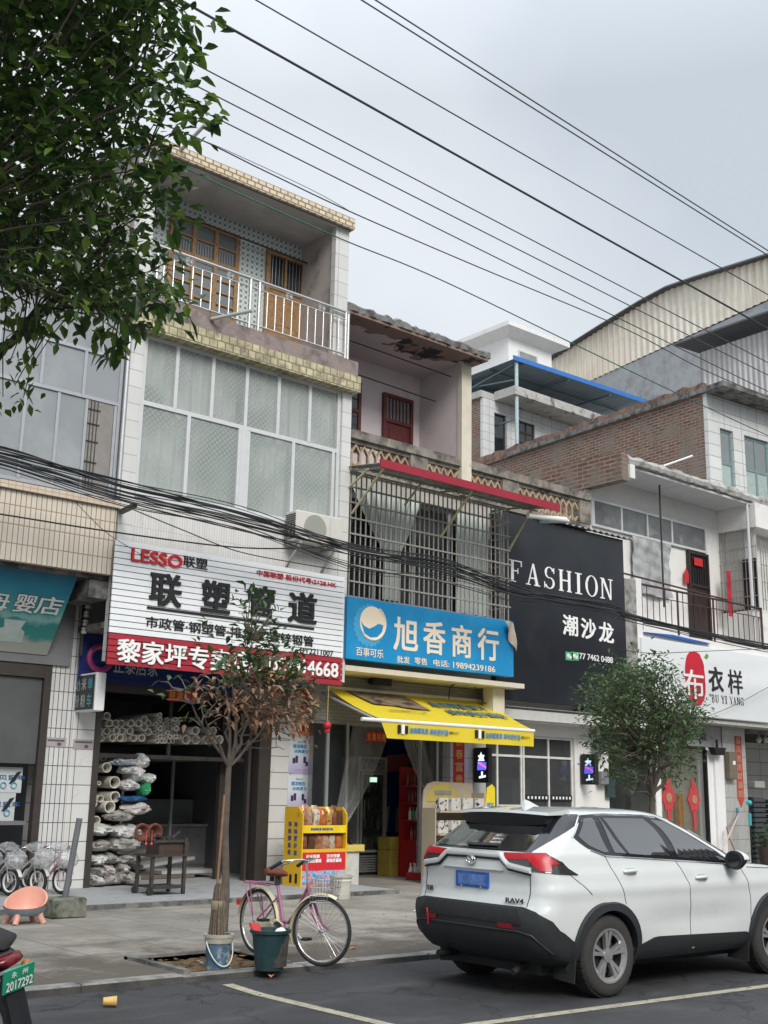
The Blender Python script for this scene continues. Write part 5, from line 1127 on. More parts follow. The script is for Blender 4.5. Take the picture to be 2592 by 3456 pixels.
for i, (px, py, lab) in enumerate(((990, 1190, 'orange wound hose reel standing nearest the pipe stack on the trolley'), (1075, 1190, 'second orange hose reel leaning on tools at the trolley end'))):
    p = PY(*q4(px, py), 16.8); mb = MB()
    for k in range(5): mb.tube([(p.x-.1+(.12-.014*k)*math.cos(R(a*20)), p.y-.04+.02*k, p.z-.06+(.12-.014*k)*math.sin(R(a*20))) for a in range(19)], .022, 6, False)
    solo('hose_reel', mb, Mt('orange_hose', (.13, .04, .025), .6, 0, .4, 24), lab, 'hose reel', None, 50)
for i, (px, py) in enumerate(((985, 1295), (1022, 1295))):
    p = PY(*q4(px, py), 16.42); solo('hanging_tag', MB().tube([(p.x, p.y, p.z+.2), (p.x, p.y, p.z)], .005, 5).sphere((p.x, p.y, p.z), .02), Mt('red_tag', (.6, .08, .07), .5), ('left' if i == 0 else 'right')+' one of two red tags dangling from the trolley on strings', 'tag')
# ---------------- counter and boards at the back of the pipe shop
ct = thing('counter', 'pale grey kitchen style counter with doors at the back of the pipe shop', 'counter', (13, 21, .17))
a, b = PY(620, 2790, 21.2), PY(828, 2795, 21.2)
part(ct, 'carcass', MB().box(11.3, 13.35, 21.25, 21.8, .2, 1.02), Mt('pale_grey_laminate', (.3, .31, .32), .5))
part(ct, 'worktop', MB().box(11.0, 13.38, 21.18, 21.8, 1.021, 1.07), Mt('light_worktop', (.45, .45, .44), .4)); part(ct, 'splashback', MB().box(11.6, 13.38, 21.8, 21.85, 1.071, 1.55), Mt('grey_splashback', (.3, .31, .32), .5))
for i in range(4):
    d_ = part(ct, 'door', MB().box(11.32+i*.51, 11.8+i*.51, 21.225, 21.249, .28, 1.0), Mt('grey_door_laminate', (.34, .35, .36), .45)); part(d_, 'handle', MB().box(11.75+i*.51 if i % 2 == 0 else 11.35+i*.51, 11.77+i*.51 if i % 2 == 0 else 11.37+i*.51, 21.2, 21.224, .6, .78), steel)
bd = Mt('pale_board', (.36, .36, .35), .6, 0, .1)
for i, (x, y_, z, lx, tl, lab) in enumerate(((11.3, 19.6, .2, 1.2, 0, 'wide pale board lying flat on blocks on the shop floor'), (11.2, 20.2, .34, 1.1, .12, 'tilted pale board propped behind the flat one'), (10.7, 20.6, .4, .8, .3, 'steeply tilted board furthest back on the shop floor'))):
    solo('board', MB().obox((x+.5, y_, z+.08), (lx/2, 0, lx/2*tl), (0, .3, 0), (-.03*tl, 0, .03)), bd, lab, 'board')
solo('floor_block', MB().bbox(10.75, 11.9, 19.3, 19.9, .171, .24), Mt('brown_box', (.12, .1, .085), .8), 'dark brown block under the pale boards in the pipe shop', 'block')
for x, lab in ((10.92, 'pale upright metal post nearer the pipes inside the dark shop'), (12.0, 'pale upright metal post nearer the pillar inside the dark shop')): solo('upright_post', MB().box(x, x+.05, 20.5, 20.55, .17, 2.3), alu_grey, lab, 'post')
# ---------------- kids' bikes
def ring_tube(mb, c, r, t, ax, n=30, m_=8):
    c = V(c); ax = V(ax).normalized(); u = ax.orthogonal().normalized(); v = ax.cross(u)
    mb.tube([c+(u*math.cos(2*math.pi*k/n)+v*math.sin(2*math.pi*k/n))*r for k in range(n+1)], t, m_, False)
def wheel(parent, c, r, ax, tyre_t=.02, spokes=24, rim_mt=steel, name='wheel', guard=None):
    mb = MB(); ring_tube(mb, c, r-tyre_t, tyre_t, ax, 40); w_ = part(parent, name, mb, black_matte, 60)
    mb = MB(); ring_tube(mb, c, r-tyre_t*2.1, tyre_t*.62, ax, 40); part(w_, 'rim', mb, rim_mt, 60)
    mb = MB(); c = V(c); ax = V(ax).normalized(); u = ax.orthogonal().normalized(); v = ax.cross(u)
    for k in range(spokes):
        a = 2*math.pi*k/spokes; b = a+(.5 if k % 2 else -.5)
        mb.tube([c+ax*(.025 if k % 4 < 2 else -.025)+(u*math.cos(b)+v*math.sin(b))*.018, c+(u*math.cos(a)+v*math.sin(a))*(r-tyre_t*2.2)], .0014, 4)
    mb.tube([c-ax*.045, c+ax*.045], .016, 8); part(w_, 'spokes', mb, steel)
    return w_
def kid_bike(label, loc, yaw, col, group='kids bikes lined up for sale'):
    t = thing('kids_bike', label, 'bicycle', (0, 0, 0), group); fr = Mt('bike_paint', col, .35, 0, .04)
    r = .2; fw, rw = (.36, 0, r), (-.36, 0, r)
    wheel(t, fw, r, (0, 1, 0), .027, 16, white_paint); wheel(t, rw, r, (0, 1, 0), .027, 16, white_paint)
    mb = MB()
    for y_ in (-.04, .04): mb.tube([fw[:1]+(y_, r), (.3, y_, .46)], .012, 6)
    mb.tube([(.3, 0, .44), (.26, 0, .62)], .018, 8); mb.tube([(.29, 0, .5), (.05, 0, .24), (-.06, 0, .2)], .022, 8); mb.tube([(.28, 0, .56), (-.1, 0, .3)], .018, 8); mb.tube([(-.06, 0, .2), (-.14, 0, .48)], .018, 8)
    for y_ in (-.04, .04): mb.tube([(-.06, y_*.5, .2), (-.36, y_, r)], .01, 6); mb.tube([(-.12, y_*.5, .42), (-.36, y_, r)], .009, 6)
    part(t, 'frame', mb, fr, 60)
    mb = MB(); mb.tube([(.22, -.24, .68), (.27, -.2, .7), (.27, -.08, .62), (.26, 0, .6), (.27, .08, .62), (.27, .2, .7), (.22, .24, .68)], .011, 8); hb = part(t, 'handlebar', mb, steel, 60)
    for y_ in (-.25, .25): part(hb, 'grip', MB().tube([(.24, y_*.82, .69), (.17, y_*1.02, .665)], .02, 8), black_matte, 60)
    part(t, 'saddle', MB().loft([[(-.24+dx, w_*math.cos(a), .52+h*math.sin(a)) for a in [i*R(36) for i in range(10)]] for dx, w_, h in ((0, .03, .02), (.03, .075, .035), (.1, .07, .03), (.18, .03, .025), (.24, .015, .015))]), black, 50)
    for s, c in ((1, fw), (-1, rw)):
        mb = MB(); P = []
        for i in range(13): a = R(20+i*11) if s == 1 else R(30+i*11); P.append([(c[0]+.235*math.cos(a), -.035, c[2]+.235*math.sin(a)), (c[0]+.245*math.cos(a), 0, c[2]+.245*math.sin(a)), (c[0]+.235*math.cos(a), .035, c[2]+.235*math.sin(a))])
        mb.loft(P, False, False); part(t, 'mudguard', mb, fr, 60, fixn=False)
    mb = MB(); X = .36
    for z in (.4, .46, .52, .58):
        k = .8+(z-.4)*1.1; mb.tube([(X, -.1*k, z), (X+.17*k, -.1*k, z), (X+.17*k, .1*k, z), (X, .1*k, z), (X, -.1*k, z)], .005, 4)
    for i in range(7): y_ = -.1+.2*i/6; mb.tube([(X, y_, .4), (X+.14, y_*.8, .4), (X+.17, y_, .6)], .004, 4)
    part(t, 'basket', mb, Mt('basket_plastic', (.45, .43, .45), .4))
    mb = MB(); mb.sphere((.45, 0, .52), .16, .18, .15, 14, 8); r_ = random.Random(len(label)); mb.v = [v+V((r_.uniform(-.02, .02), r_.uniform(-.02, .02), r_.uniform(-.025, .025))) for v in mb.v]
    part(t, 'plastic_wrap', mb, Mt('wrap_film', (.5, .51, .53), .2, 0, .3, 14, None, .5, 25, 0, .38), 30)
    mb = MB(); mb.sphere((.24, 0, .7), .08, .2, .06, 14, 6); mb.v = [v+V((r_.uniform(-.02, .02), r_.uniform(-.02, .02), r_.uniform(-.02, .02))) for v in mb.v]; part(t, 'handlebar_wrap', mb, Mt('wrap_film_bright', (.55, .56, .58), .2, 0, .3, 14, None, .5, 25, 0, .32), 30)
    part(t, 'stand', MB().tube([(-.1, .03, .2), (-.14, .16, .02)], .01, 6), steel)
    t.location = loc; t.rotation_euler = (0, 0, yaw); return t
f0 = PZ(205, 3018, .172)
kb = [((.0, .0), (.62, .4, .44), 'pink kids bike with wrapped basket nearest the leaning grey post'), ((-.37, .05), (.5, .5, .46), 'cream kids bike with wrapped basket just beside the pink one'), ((-.78, .1), (.62, .62, .6), 'white kids bike with wrapped basket, third from the leaning grey post'), ((-1.17, .1), (.2, .2, .22), 'grey kids bike cut by the left edge of the photo')]
for (dx, dy), col, lab in kb:
    yaw = R(-72); kid_bike(lab, (f0.x+dx-.36*math.cos(yaw), f0.y+dy-.36*math.sin(yaw), .171), yaw, col)
# boxed toys on the ledge of the toy shop
lg = thing('display_ledge', 'grey ledge inside the toy shop carrying two blue and white toy boxes', 'ledge', (7, 18.6, 1.3)); part(lg, 'board', MB().box(3, 8.12, 18.35, 18.9, 1.16, 1.22), Mt('grey_ledge', (.16, .16, .17), .7)); part(lg, 'strut', MB().bar((7.0, 18.4, 1.15), (8.05, 18.6, .3), .05), darkmetal)
def toybox(label, x0, x1, z0, z1, seed):
    t = thing('toy_box', label, 'box', ((x0+x1)/2, 18.5, z0)); r_ = random.Random(seed)
    part(t, 'carton', MB().box(x0, x1, 18.4, 18.75, z0, z1), Mt('white_carton_print', (.5, .53, .53), .5, 0, .1)); h = z1-z0
    part(t, 'blue_band', MB().box(x0, x0+(x1-x0)*.55, 18.394, 18.399, z1-h*.2, z1), Mt('carton_blue', (.02, .07, .22), .5))
    mb = MB(); letters(mb, '小宝贝童车', (x0+.4, 18.393, z0+h*.5), (1, 0, 0), (0, 0, 1), .75, h*.2, .002, .02); part(t, 'lettering', mb, Mt('carton_dark_blue', (.03, .1, .25), .5), fixn=False)
    mb = MB()
    for k in (.72, .88):
        c = (x0+(x1-x0)*k, 18.392, z0+h*.28); mb.tube([(c[0]+.045*math.cos(R(a*20)), c[1], c[2]+.045*math.sin(R(a*20))) for a in range(19)], .009, 5)
    part(t, 'wheel_picture', mb, Mt('carton_teal', (.05, .28, .4), .5))
    part(t, 'dark_picture', MB().prism([(x1-.22, 18.392, z0+h*.35), (x1-.15, 18.392, z0+h*.35), (x1-.02, 18.392, z0+h*.85), (x1-.1, 18.392, z0+h*.8)], (0, -.003, 0)), black)
toybox('upper blue and white toy box on the ledge in the toy shop', 6.9, 8.0, 1.66, 2.06, 1); toybox('lower blue and white toy box on the ledge in the toy shop', 6.85, 7.92, 1.222, 1.655, 2)
# ---------------- pink stool
st = thing('toddler_chair', 'small pink and grey plastic toddler chair on the pavement', 'chair', (6.50, 14.5, .1))
cx, cy = 6.50, 14.5
pinkp = Mt('salmon_plastic', (.72, .36, .27), .4, 0, .03); greyp = Mt('blue_grey_plastic', (.2, .25, .28), .45)
def tub(r0, z0, hfun, k=1, n=40, m_=8):
    rings = []
    for j in range(m_+1):
        u = j/m_; ring = []
        for i in range(n):
            a = 2*math.pi*i/n; h = hfun(a); ring.append((cx+r0*(.72+.28*u**.6)*k*math.cos(a)*1.08, cy+r0*(.72+.28*u**.6)*k*math.sin(a)*.9, z0+h*u))
        rings.append(ring)
    return rings
back = R(55)
hf = lambda a: .055+.24*((1+math.cos(a-back))/2)**1.6
ro, ri = tub(.25, .235, lambda a: hf(a)), tub(.25, .26, lambda a: hf(a)-.026, .9)
part(st, 'seat_shell', MB().loft(ro+ri[::-1], True), pinkp, 60)
part(st, 'grey_skirt', MB().loft(tub(.253, .2, lambda a: .085+.06*((1+math.cos(a-back))/2), 1.01, 40, 4), False), greyp, 60, fixn=False)
for sx, sy in ((1, 1), (1, -1), (-1, 1), (-1, -1)):
    part(st, 'leg', MB().tube([(cx+sx*.13, cy+sy*.1, .27), (cx+sx*.15, cy+sy*.12, .18), (cx+sx*.19, cy+sy*.16, .101)], [.045, .042, .035], 10), pinkp, 60)
# ---------------- concrete block with a leaning pole
mb = MB(); a, b = PZ(165, 3083, .1), PZ(282, 3081, .1); mb.bbox(7.0, 7.47, 14.75, 15.15, .1, .35, .02); mb.v = [v+V((rg.uniform(-.012, .012), rg.uniform(-.012, .012), rg.uniform(-.006, .006))) for v in mb.v]
solo('concrete_block', mb, Mt('mossy_block', (.2, .2, .17), .95, 0, .3, 12, ((.06, .075, .035), 5, .45, .62), .7, 30), 'mossy concrete block on the pavement holding the grey post', 'block')
solo('post', MB().tube([(7.24, 14.95, .345), (7.36, 14.95, 1.36)], .042, 12), Mt('grey_painted_post', (.13, .14, .15), .6, 0, .15), 'leaning dark grey post set in the mossy concrete block', 'post', None, 50)
# ---------------- buckets
def bucket(name, label, c, r0, r1, h, mt, lip=None, extra=None):
    t = thing(name, label, 'bucket', (c[0], c[1], c[2])); z = c[2]; o = (c[0], c[1], z)
    part(t, 'body', MB().lathe([(.01, .01), (r0, 0), (r1, h), (r1-.012, h), (r0-.01, .02), (.01, .025)], o, 32, 'z', False), mt, 50)
    part(t, 'rim', MB().lathe([(r1, h-.03), (r1+.016, h-.025), (r1+.018, h+.004), (r1-.008, h+.004), (r1-.01, h-.03)], o, 32, 'z', False), lip or mt, 50); return t
gb = bucket('bucket', 'dark green plastic bucket at the edge of the tree pit', (6.88, 9.72, .1), .135, .182, .36, Mt('dark_green_plastic', (.012, .04, .045), .5, 0, .2, 7, ((.04, .07, .07), 6, .58, .75)))
solo('dustpan', MB().prism([(6.74, 9.80, .40), (6.86, 9.86, .40), (6.83, 9.88, .50), (6.70, 9.84, .515)], (.01, -.02, .01)), Mt('red_plastic', (.6, .06, .06), .45), 'red plastic dustpan edge sticking out of the dark green bucket', 'dustpan')
mb = MB().sphere((6.97, 9.68, .43), .07, .06, .04, 10, 6); mb.v = [v+V((rg.uniform(-.014, .014),)*3) for v in mb.v]; solo('paper_scrap', mb, white_paint, 'crumpled white paper on top of the dark green bucket', 'paper')
mb = MB().lathe([(.02, 0), (.15, .0), (.17, .28), (.1, .3), (.02, .3)], (6.90, 9.72, .13), 16); solo('rubbish', mb, Mt('dark_rubbish', (.05, .045, .04), .9, 0, .4, 20), 'dark rubbish filling the dark green bucket', 'rubbish')
pb = bucket('paint_bucket', 'worn blue and white paint bucket holding the broom', (6.55, 10.12, .06), .112, .128, .34, Mt('worn_paint_label', (.06, .13, .2), .5, 0, .3, 12, ((.36, .36, .33), 7, .52, .62)), Mt('dirty_white_plastic', (.4, .38, .33), .6, 0, .2, 14))
part(pb, 'collar', MB().lathe([(.127, .26), (.135, .265), (.138, .33), (.127, .34)], (6.55, 10.12, .06), 32, 'z', False), Mt('dirty_cream_plastic', (.36, .33, .27), .6, 0, .25, 12), 50)
part(pb, 'wire_handle', MB().tube([(6.55+.14*math.cos(R(a)), 10.12+.14*math.sin(R(a)), .36-.24*max(0, math.cos(R(a+95)))) for a in range(-180, 10, 12)], .006, 5), pvc)
br = thing('broom', 'old bamboo broom standing upside up in the paint bucket against the thin tree', 'broom', (6.55, 10.15, .1))
part(br, 'stick', MB().tube([(6.56, 10.2, .1), (6.62, 10.3, .9), (6.74, 10.44, 1.72)], .014, 8), Mt('bamboo_stick', (.2, .1, .05), .6, 0, .25, 20), 60)
mb = MB()
for i in range(70):
    a = rg.uniform(0, 6.28); s = rg.uniform(0, 1)**.5; mb.tube([(6.57+.045*s*math.cos(a), 10.19+.045*s*math.sin(a), .84+rg.uniform(-.04, .03)), (6.555+.055*s*math.cos(a), 10.17+.06*s*math.sin(a), .66), (6.545+.09*s*math.cos(a), 10.14+.11*s*math.sin(a), .3+rg.uniform(-.1, .05))], .011, 4)
part(br, 'bristles', mb, Mt('broom_twigs', (.13, .1, .075), .95, 0, .35, 30), 60); part(br, 'binding', MB().lathe([(.062, .62), (.068, .64), (.066, .7), (.058, .71)], (6.556, 10.175, 0), 12, 'z', False), Mt('twine', (.24, .2, .13), .9), 60)
wb = bucket('bin_bucket', 'old white plastic pail on the pavement beside the yellow display stand', (12.18, 15.3, .1), .15, .175, .36, Mt('dirty_white_pail', (.48, .47, .42), .5, 0, .12, 6, ((.3, .27, .2), 5, .55, .72)))
part(wb, 'hoop', MB().lathe([(.167, .27), (.178, .275), (.18, .295), (.168, .3)], (12.18, 15.3, .1), 32, 'z', False), pvc, 50)
# ---------------- adult bicycle
bk = thing('bicycle', 'pink ladies bicycle with cream mudguards, wire basket and brown saddle on the pavement', 'bicycle', (7.4, 10.1, .1))
PB = V((7.36, 10.62, 0)); FB = V((7.40, 9.58, 0)); ax = (FB-PB).normalized(); sd_ = V((0, 0, 1)).cross(ax)
def bp_(x, z, y_=0): return PB+ax*x+sd_*y_+V((0, 0, .1+z))
pinkf = Mt('mauve_pink_paint', (.36, .125, .23), .35, .1, .12, 8); creamm = Mt('cream_mudguard', (.62, .57, .4), .4, 0, .08)
r = .33
st_ax = Matrix.Rotation(R(22), 3, 'Z') @ ax; st_sd = V((0, 0, 1)).cross(st_ax); HB = bp_(1.04, r)
wheel(bk, bp_(0, r), r, sd_, .019, 32); wheel(bk, HB, r, st_sd, .019, 32)
mb = MB(); hd, hu = bp_(.84, .62), bp_(.80, .78); bb = bp_(.44, .29); se = bp_(.30, .72)
mb.tube([hd, hu], .021, 10); mb.tube([bp_(.835, .66), bp_(.66, .42), bp_(.52, .3), bb], .02, 10); mb.tube([bp_(.81, .74), bp_(.62, .48), bp_(.5, .36), bp_(.41, .37)], .016, 10); mb.tube([bb, se], .018, 10)
for y_ in (-.055, .055): mb.tube([bb+sd_*y_*.6, bp_(0, r, y_)], .011, 8); mb.tube([bp_(.335, .6, y_*.4), bp_(0, r, y_)], .009, 8)
part(bk, 'frame', mb, pinkf, 60)
def fk(x, z, y_=0): return bp_(.82, 0)+st_ax*(x-.82)+st_sd*y_+V((0, 0, z))
mb = MB(); mb.tube([fk(.84, .62, -.03), fk(.84, .64, .03)], .02, 8)
for y_ in (-.05, .05): mb.tube([fk(.845, .62, y_*.8), fk(.9, .48, y_), fk(.96, .38, y_), fk(1.04, .33, y_)], [.016, .015, .012, .01], 8)
part(bk, 'fork', mb, pinkf, 60)
mb = MB(); mb.tube([fk(.8, .76), fk(.78, .98)], .012, 8); mb.tube([fk(.55, .93, -.27), fk(.66, .99, -.25), fk(.8, 1.0, -.12), fk(.8, .98, 0), fk(.8, 1.0, .12), fk(.66, .99, .25), fk(.55, .93, .27)], .011, 8); hb = part(bk, 'handlebar', mb, steel, 60)
for y_ in (-1, 1):
    part(hb, 'grip', MB().tube([fk(.64, .98, y_*.255), fk(.52, .91, y_*.275)], .018, 8), black_matte, 60); part(hb, 'brake_lever', MB().tube([fk(.74, .985, y_*.2), fk(.62, .94, y_*.23)], .007, 6), steel)
def guard(c, a0, a1, fwd_, side, rr):
    P = []
    for i in range(22):
        a = R(a0+(a1-a0)*i/21); d = fwd_*math.cos(a)+V((0, 0, math.sin(a))); P.append([c+d*(rr-.012)-side*.032, c+d*(rr+.004)-side*.02, c+d*(rr+.008), c+d*(rr+.004)+side*.02, c+d*(rr-.012)+side*.032])
    return MB().loft(P, False, False)
part(bk, 'mudguard', guard(HB, 62, 205, st_ax, st_sd, .355), creamm, 60, fixn=False); part(bk, 'mudguard', guard(bp_(0, r), -5, 172, ax, sd_, .355), creamm, 60, fixn=False)
part(bk, 'chain_guard', MB().prism([bp_(.5, .35, -.075), bp_(.46, .22, -.075), bp_(.36, .22, -.075), bp_(.03, .29, -.075), bp_(.03, .36, -.075), bp_(.38, .39, -.075)], sd_*.02), creamm)
mb = MB(); mb.lathe([(.085, -.004), (.085, .004)], (0, 0, 0), 24, 'y'); mb.v = [bb+sd_*(-.095+v.y)+ax*v.x+V((0, 0, v.z)) for v in mb.v]; cr = part(bk, 'crank', mb, darkmetal, 40)
for s in (-1, 1):
    e = bb+sd_*s*.11+ax*s*.14+V((0, 0, -s*.09)); part(cr, 'crank_arm', MB().bar(bb+sd_*s*.1, e, .02, .026), steel); part(cr, 'pedal', MB().obox(e+sd_*s*.06, ax*.045, sd_*.05, (0, 0, .012)), black)
part(bk, 'saddle', MB().loft([[se+ax*x+sd_*w_*math.cos(a)+V((0, 0, .12+dz+h*math.sin(a))) for a in [i*R(30) for i in range(12)]] for x, w_, h, dz in ((-.15, .05, .03, .0), (-.12, .105, .05, .005), (-.04, .11, .045, 0), (.05, .055, .035, -.005), (.13, .026, .026, -.005), (.16, .012, .015, -.012))]), Mt('brown_leather', (.15, .035, .02), .4, 0, .12, 20), 60)
part(bk, 'saddle_spring', MB().tube([se, se+V((0, 0, .09))], .03, 10).tube([se+ax*-.1+V((0, 0, .03)), se+ax*-.1+V((0, 0, .1))], .025, 8), darkmetal, 60)
mb = MB()
for y_ in (-.065, .065): mb.tube([bp_(.24, .71, y_*.8), bp_(-.22, .72, y_)], .008, 6); mb.tube([bp_(-.1, .72, y_), bp_(0, r, y_*1.1)], .007, 6); mb.tube([bp_(-.2, .72, y_), bp_(0, r+.02, y_*1.1)], .007, 6)
for x in (-.22, -.08, .06): mb.tube([bp_(x, .72, -.065), bp_(x, .72, .065)], .007, 6)
part(bk, 'carrier', mb, pinkf, 60); part(bk, 'rear_reflector', MB().obox(bp_(-.37, .5), ax*.012, sd_*.025, (0, 0, .03)), red_paint); part(bk, 'stand', MB().tube([bp_(.02, .3, .07), bp_(-.03, .0, .16)], .01, 6), steel)
mb = MB(); bz = [(.60, .9), (.66, .93), (.74, .97), (.82, 1.0)]
for z, k in bz: mb.tube([fk(.9, z, -.13*k), fk(.9+.22*k, z, -.13*k), fk(.9+.22*k, z, .13*k), fk(.9, z, .13*k), fk(.9, z, -.13*k)], .0045, 5)
for i in range(9): y_ = -.13+.26*i/8; mb.tube([fk(.9, .82, y_), fk(.9, .6, y_*.9), fk(1.09, .6, y_*.9), fk(1.12, .82, y_)], .003, 4)
for i in range(1, 7): x = .9+.22*i/7; mb.tube([fk(x, .82, -.13), fk(x, .6, -.115), fk(x, .6, .115), fk(x, .82, .13)], .003, 4)
part(bk, 'basket', mb, steel)
# ---------------- yellow snack stand
ys = thing('display_stand', 'yellow cardboard snack stand with two open shelves of copper packets', 'display stand', (12.6, 17.0, .1))
yc = Mt('yellow_card', (.72, .43, .02), .5, 0, .04); fl = PZ(1022, 2992, .1); X0 = 12.42; X1 = 13.42; Y0 = 16.72; Y1 = 17.25
part(ys, 'side_panel', MB().prism([(X0, Y0, .1), (X0, Y1, .1), (X0, Y1, 1.5), (X0, Y0+.12, 1.5), (X0, Y0, 1.38)], (.025, 0, 0)), yc); part(ys, 'side_panel', MB().prism([(X1-.025, Y0, .1), (X1-.025, Y1, .1), (X1-.025, Y1, 1.5), (X1-.025, Y0+.12, 1.5), (X1-.025, Y0, 1.38)], (.025, 0, 0)), yc)
part(ys, 'back_panel', MB().box(X0+.026, X1-.026, Y1-.03, Y1-.005, .1, 1.5), yc); mb = MB()
for z in (.74, 1.13): mb.box(X0+.026, X1-.026, Y0+.02, Y1-.031, z, z+.025)
part(ys, 'shelf', mb, yc); part(ys, 'shelf_edge', MB().box(X0+.026, X1-.026, Y0+.003, Y0+.019, 1.06, 1.19), Mt('bright_yellow_card', (.8, .58, .01), .5)); part(ys, 'shelf_edge', MB().box(X0+.026, X1-.026, Y0+.003, Y0+.019, .735, .79), yc)
part(ys, 'front_panel', MB().box(X0+.026, X1-.026, Y0+.003, Y0+.019, .43, .734), Mt('red_print_card', (.6, .02, .03), .45, 0, .05))
mt, t_, P, N, L = nt('blue_picture_card'); f = noise(N, L, coords(N, L), 7, 4); cr_ = N.new('ShaderNodeValToRGB'); L.new(f, cr_.inputs[0]); e = cr_.color_ramp.elements; e[0].position = .38; e[0].color = (.08, .22, .5, 1); e[1].position = .62; e[1].color = (.5, .06, .06, 1); q = e.new(.48); q.color = (.3, .5, .7, 1); q = e.new(.54); q.color = (.55, .3, .35, 1); finish(N, L, P, cr_.outputs[0], .45, 0)
part(ys, 'picture_panel', MB().box(X0+.026, X1-.026, Y0+.004, Y0+.019, .2, .429), mt); part(ys, 'base_strip', MB().box(X0+.026, X1-.026, Y0+.004, Y0+.019, .101, .199), Mt('red_yellow_strip', (.65, .35, .03), .5, 0, .1, 8, ((.55, .04, .04), 5, .5, .55)))
mb = MB(); letters(mb, '美味好滋味', (X0+.1, Y0+.002, .56), (1, 0, 0), (0, 0, 1), .34, .07, .002, .05); letters(mb, '天天特惠', (X0+.1, Y0+.002, .64), (1, 0, 0), (0, 0, 1), .3, .06, .002, .05); letters(mb, '美味好滋味', (X0+.55, Y0+.002, .56), (1, 0, 0), (0, 0, 1), .34, .07, .002, .05); letters(mb, '天天特惠', (X0+.55, Y0+.002, .64), (1, 0, 0), (0, 0, 1), .3, .06, .002, .05); part(ys, 'white_lettering', mb, white_letter, fixn=False)
mb = MB(); letters(mb, '海南椰真果 美味更好滋', (X0+.18, Y0+.002, 1.1), (1, 0, 0), (0, 0, 1), .5, .05, .002, .04)
for i, ch in enumerate('海南椰真果'): letters(mb, ch, (X0-.001, Y1-.12, 1.16-i*.12), (0, -1, 0), (0, 0, 1), .1, .09, .002, .03)
for i, ch in enumerate('美味更好滋'): letters(mb, ch, (X0-.001, Y1-.3, 1.16-i*.12), (0, -1, 0), (0, 0, 1), .1, .09, .002, .03)
part(ys, 'blue_lettering', mb, Mt('navy_lettering', (.02, .08, .28), .5), fixn=False)
mb = MB(); mb.box(X0-.003, X0-.001, Y0+.1, Y0+.17, .22, .38); mb.box(X0-.003, X0-.001, Y0+.26, Y0+.33, .22, .36); part(ys, 'packet_picture', mb, black)
cop = [Mt(n_, c, .3, .35, .3, 16, ((.08, .03, .02), 14, .55, .66)) for n_, c in (('copper_foil', (.42, .19, .1)), ('dark_copper_foil', (.26, .1, .055)), ('orange_foil', (.52, .17, .05)), ('pale_copper_foil', (.5, .3, .2)), ('brown_foil', (.12, .055, .035)), ('gold_foil', (.55, .36, .1)), ('cream_foil', (.6, .5, .4)))]
def packet(p, w_, h, mt, label, group, tilt=0, name='snack_packet'):
    mb = MB(); n = 7; r_ = rg; P = []
    rings = []
    for j in range(6):
        v = j/5; th = .05*math.sin(math.pi*(.12+.76*v)); ww = w_/2*(1-.06*math.sin(math.pi*v))
        rings.append([(-ww, 0, v*h), (-ww*.5, -th, v*h+r_.uniform(-.006, .006)), (ww*.5, -th*.9, v*h), (ww, 0, v*h), (ww*.5, th*.8, v*h), (-ww*.5, th*.8, v*h)])
    mb.loft(rings); mb.xf(Matrix.Translation(V(p)) @ Matrix.Rotation(tilt, 4, 'Y') @ Matrix.Rotation(rg.uniform(-.25, .25), 4, 'Z')); return solo(name, mb, mt, label, 'snack packet', group, 40)
for i in range(13): packet((X0+.1+.81*(i % 7)/6+(.05 if i > 6 else 0), Y0+.1+(.14 if i > 6 else 0), 1.165+(.06 if i > 6 else 0)), .15, .25+rg.uniform(0, .06), cop[(i*3) % 7], 'shiny copper snack packet on the top shelf of the yellow stand', 'snack packets on the top shelf', rg.uniform(-.3, .3))
for i in range(6): packet((X0+.12+.77*i/5, Y0+.1, .77), .15, .24, cop[(i*3+1) % 7], 'shiny copper snack packet on the middle shelf of the yellow stand', 'snack packets on the middle shelf', rg.uniform(-.12, .12))
# white plinth with yellow tray of bottles
pl = thing('plinth', 'plain white box plinth next to the yellow stand', 'plinth', (13.75, 17.2, .1)); part(pl, 'body', MB().bbox(13.52, 13.95, 17.0, 17.4, .1, .72, .015), Mt('white_card', (.55, .55, .52), .6))
ty = thing('carton_tray', 'open yellow carton tray on the white plinth', 'tray', (13.75, 17.2, .72)); mb = MB(); mb.box(13.48, 14.02, 16.95, 16.97, .722, .84); mb.box(13.48, 14.02, 17.43, 17.45, .722, .84); mb.box(13.48, 13.5, 16.97, 17.43, .722, .84); mb.box(14.0, 14.02, 16.97, 17.43, .722, .84); mb.box(13.5, 14.0, 16.97, 17.43, .722, .735)
part(ty, 'tray', mb, Mt('yellow_printed_tray', (.62, .5, .12), .5, 0, .1, 12, ((.05, .05, .06), 9, .62, .66)))
def bottle_mb(h=.26, r=.035): return MB().lathe([(.005, 0), (r, .005), (r, h*.55), (r*.8, h*.68), (r*.36, h*.8), (r*.36, h*.93), (r*.42, h*.94), (r*.42, h), (.004, h)], (0, 0, 0), 12)
bm1 = mesh('bottle', bottle_mb(), Mt('dark_bottle', (.035, .015, .015), .25), smooth=50)
def place(me, name, p, label, cat, group, rot=(0, 0, 0)):
    o = link(bpy.data.objects.new(name, me)); o.location = p; o.rotation_euler = rot; tag(o, label, cat, group)
for i in range(6): place(bm1, 'bottle', (13.56+i*.075, 17.1+.12*(i % 2), .74), 'dark bottle leaning in the yellow carton tray', 'bottle', 'dark bottles in the tray', (rg.uniform(-.2, .1), rg.uniform(-.55, -.25), 0))
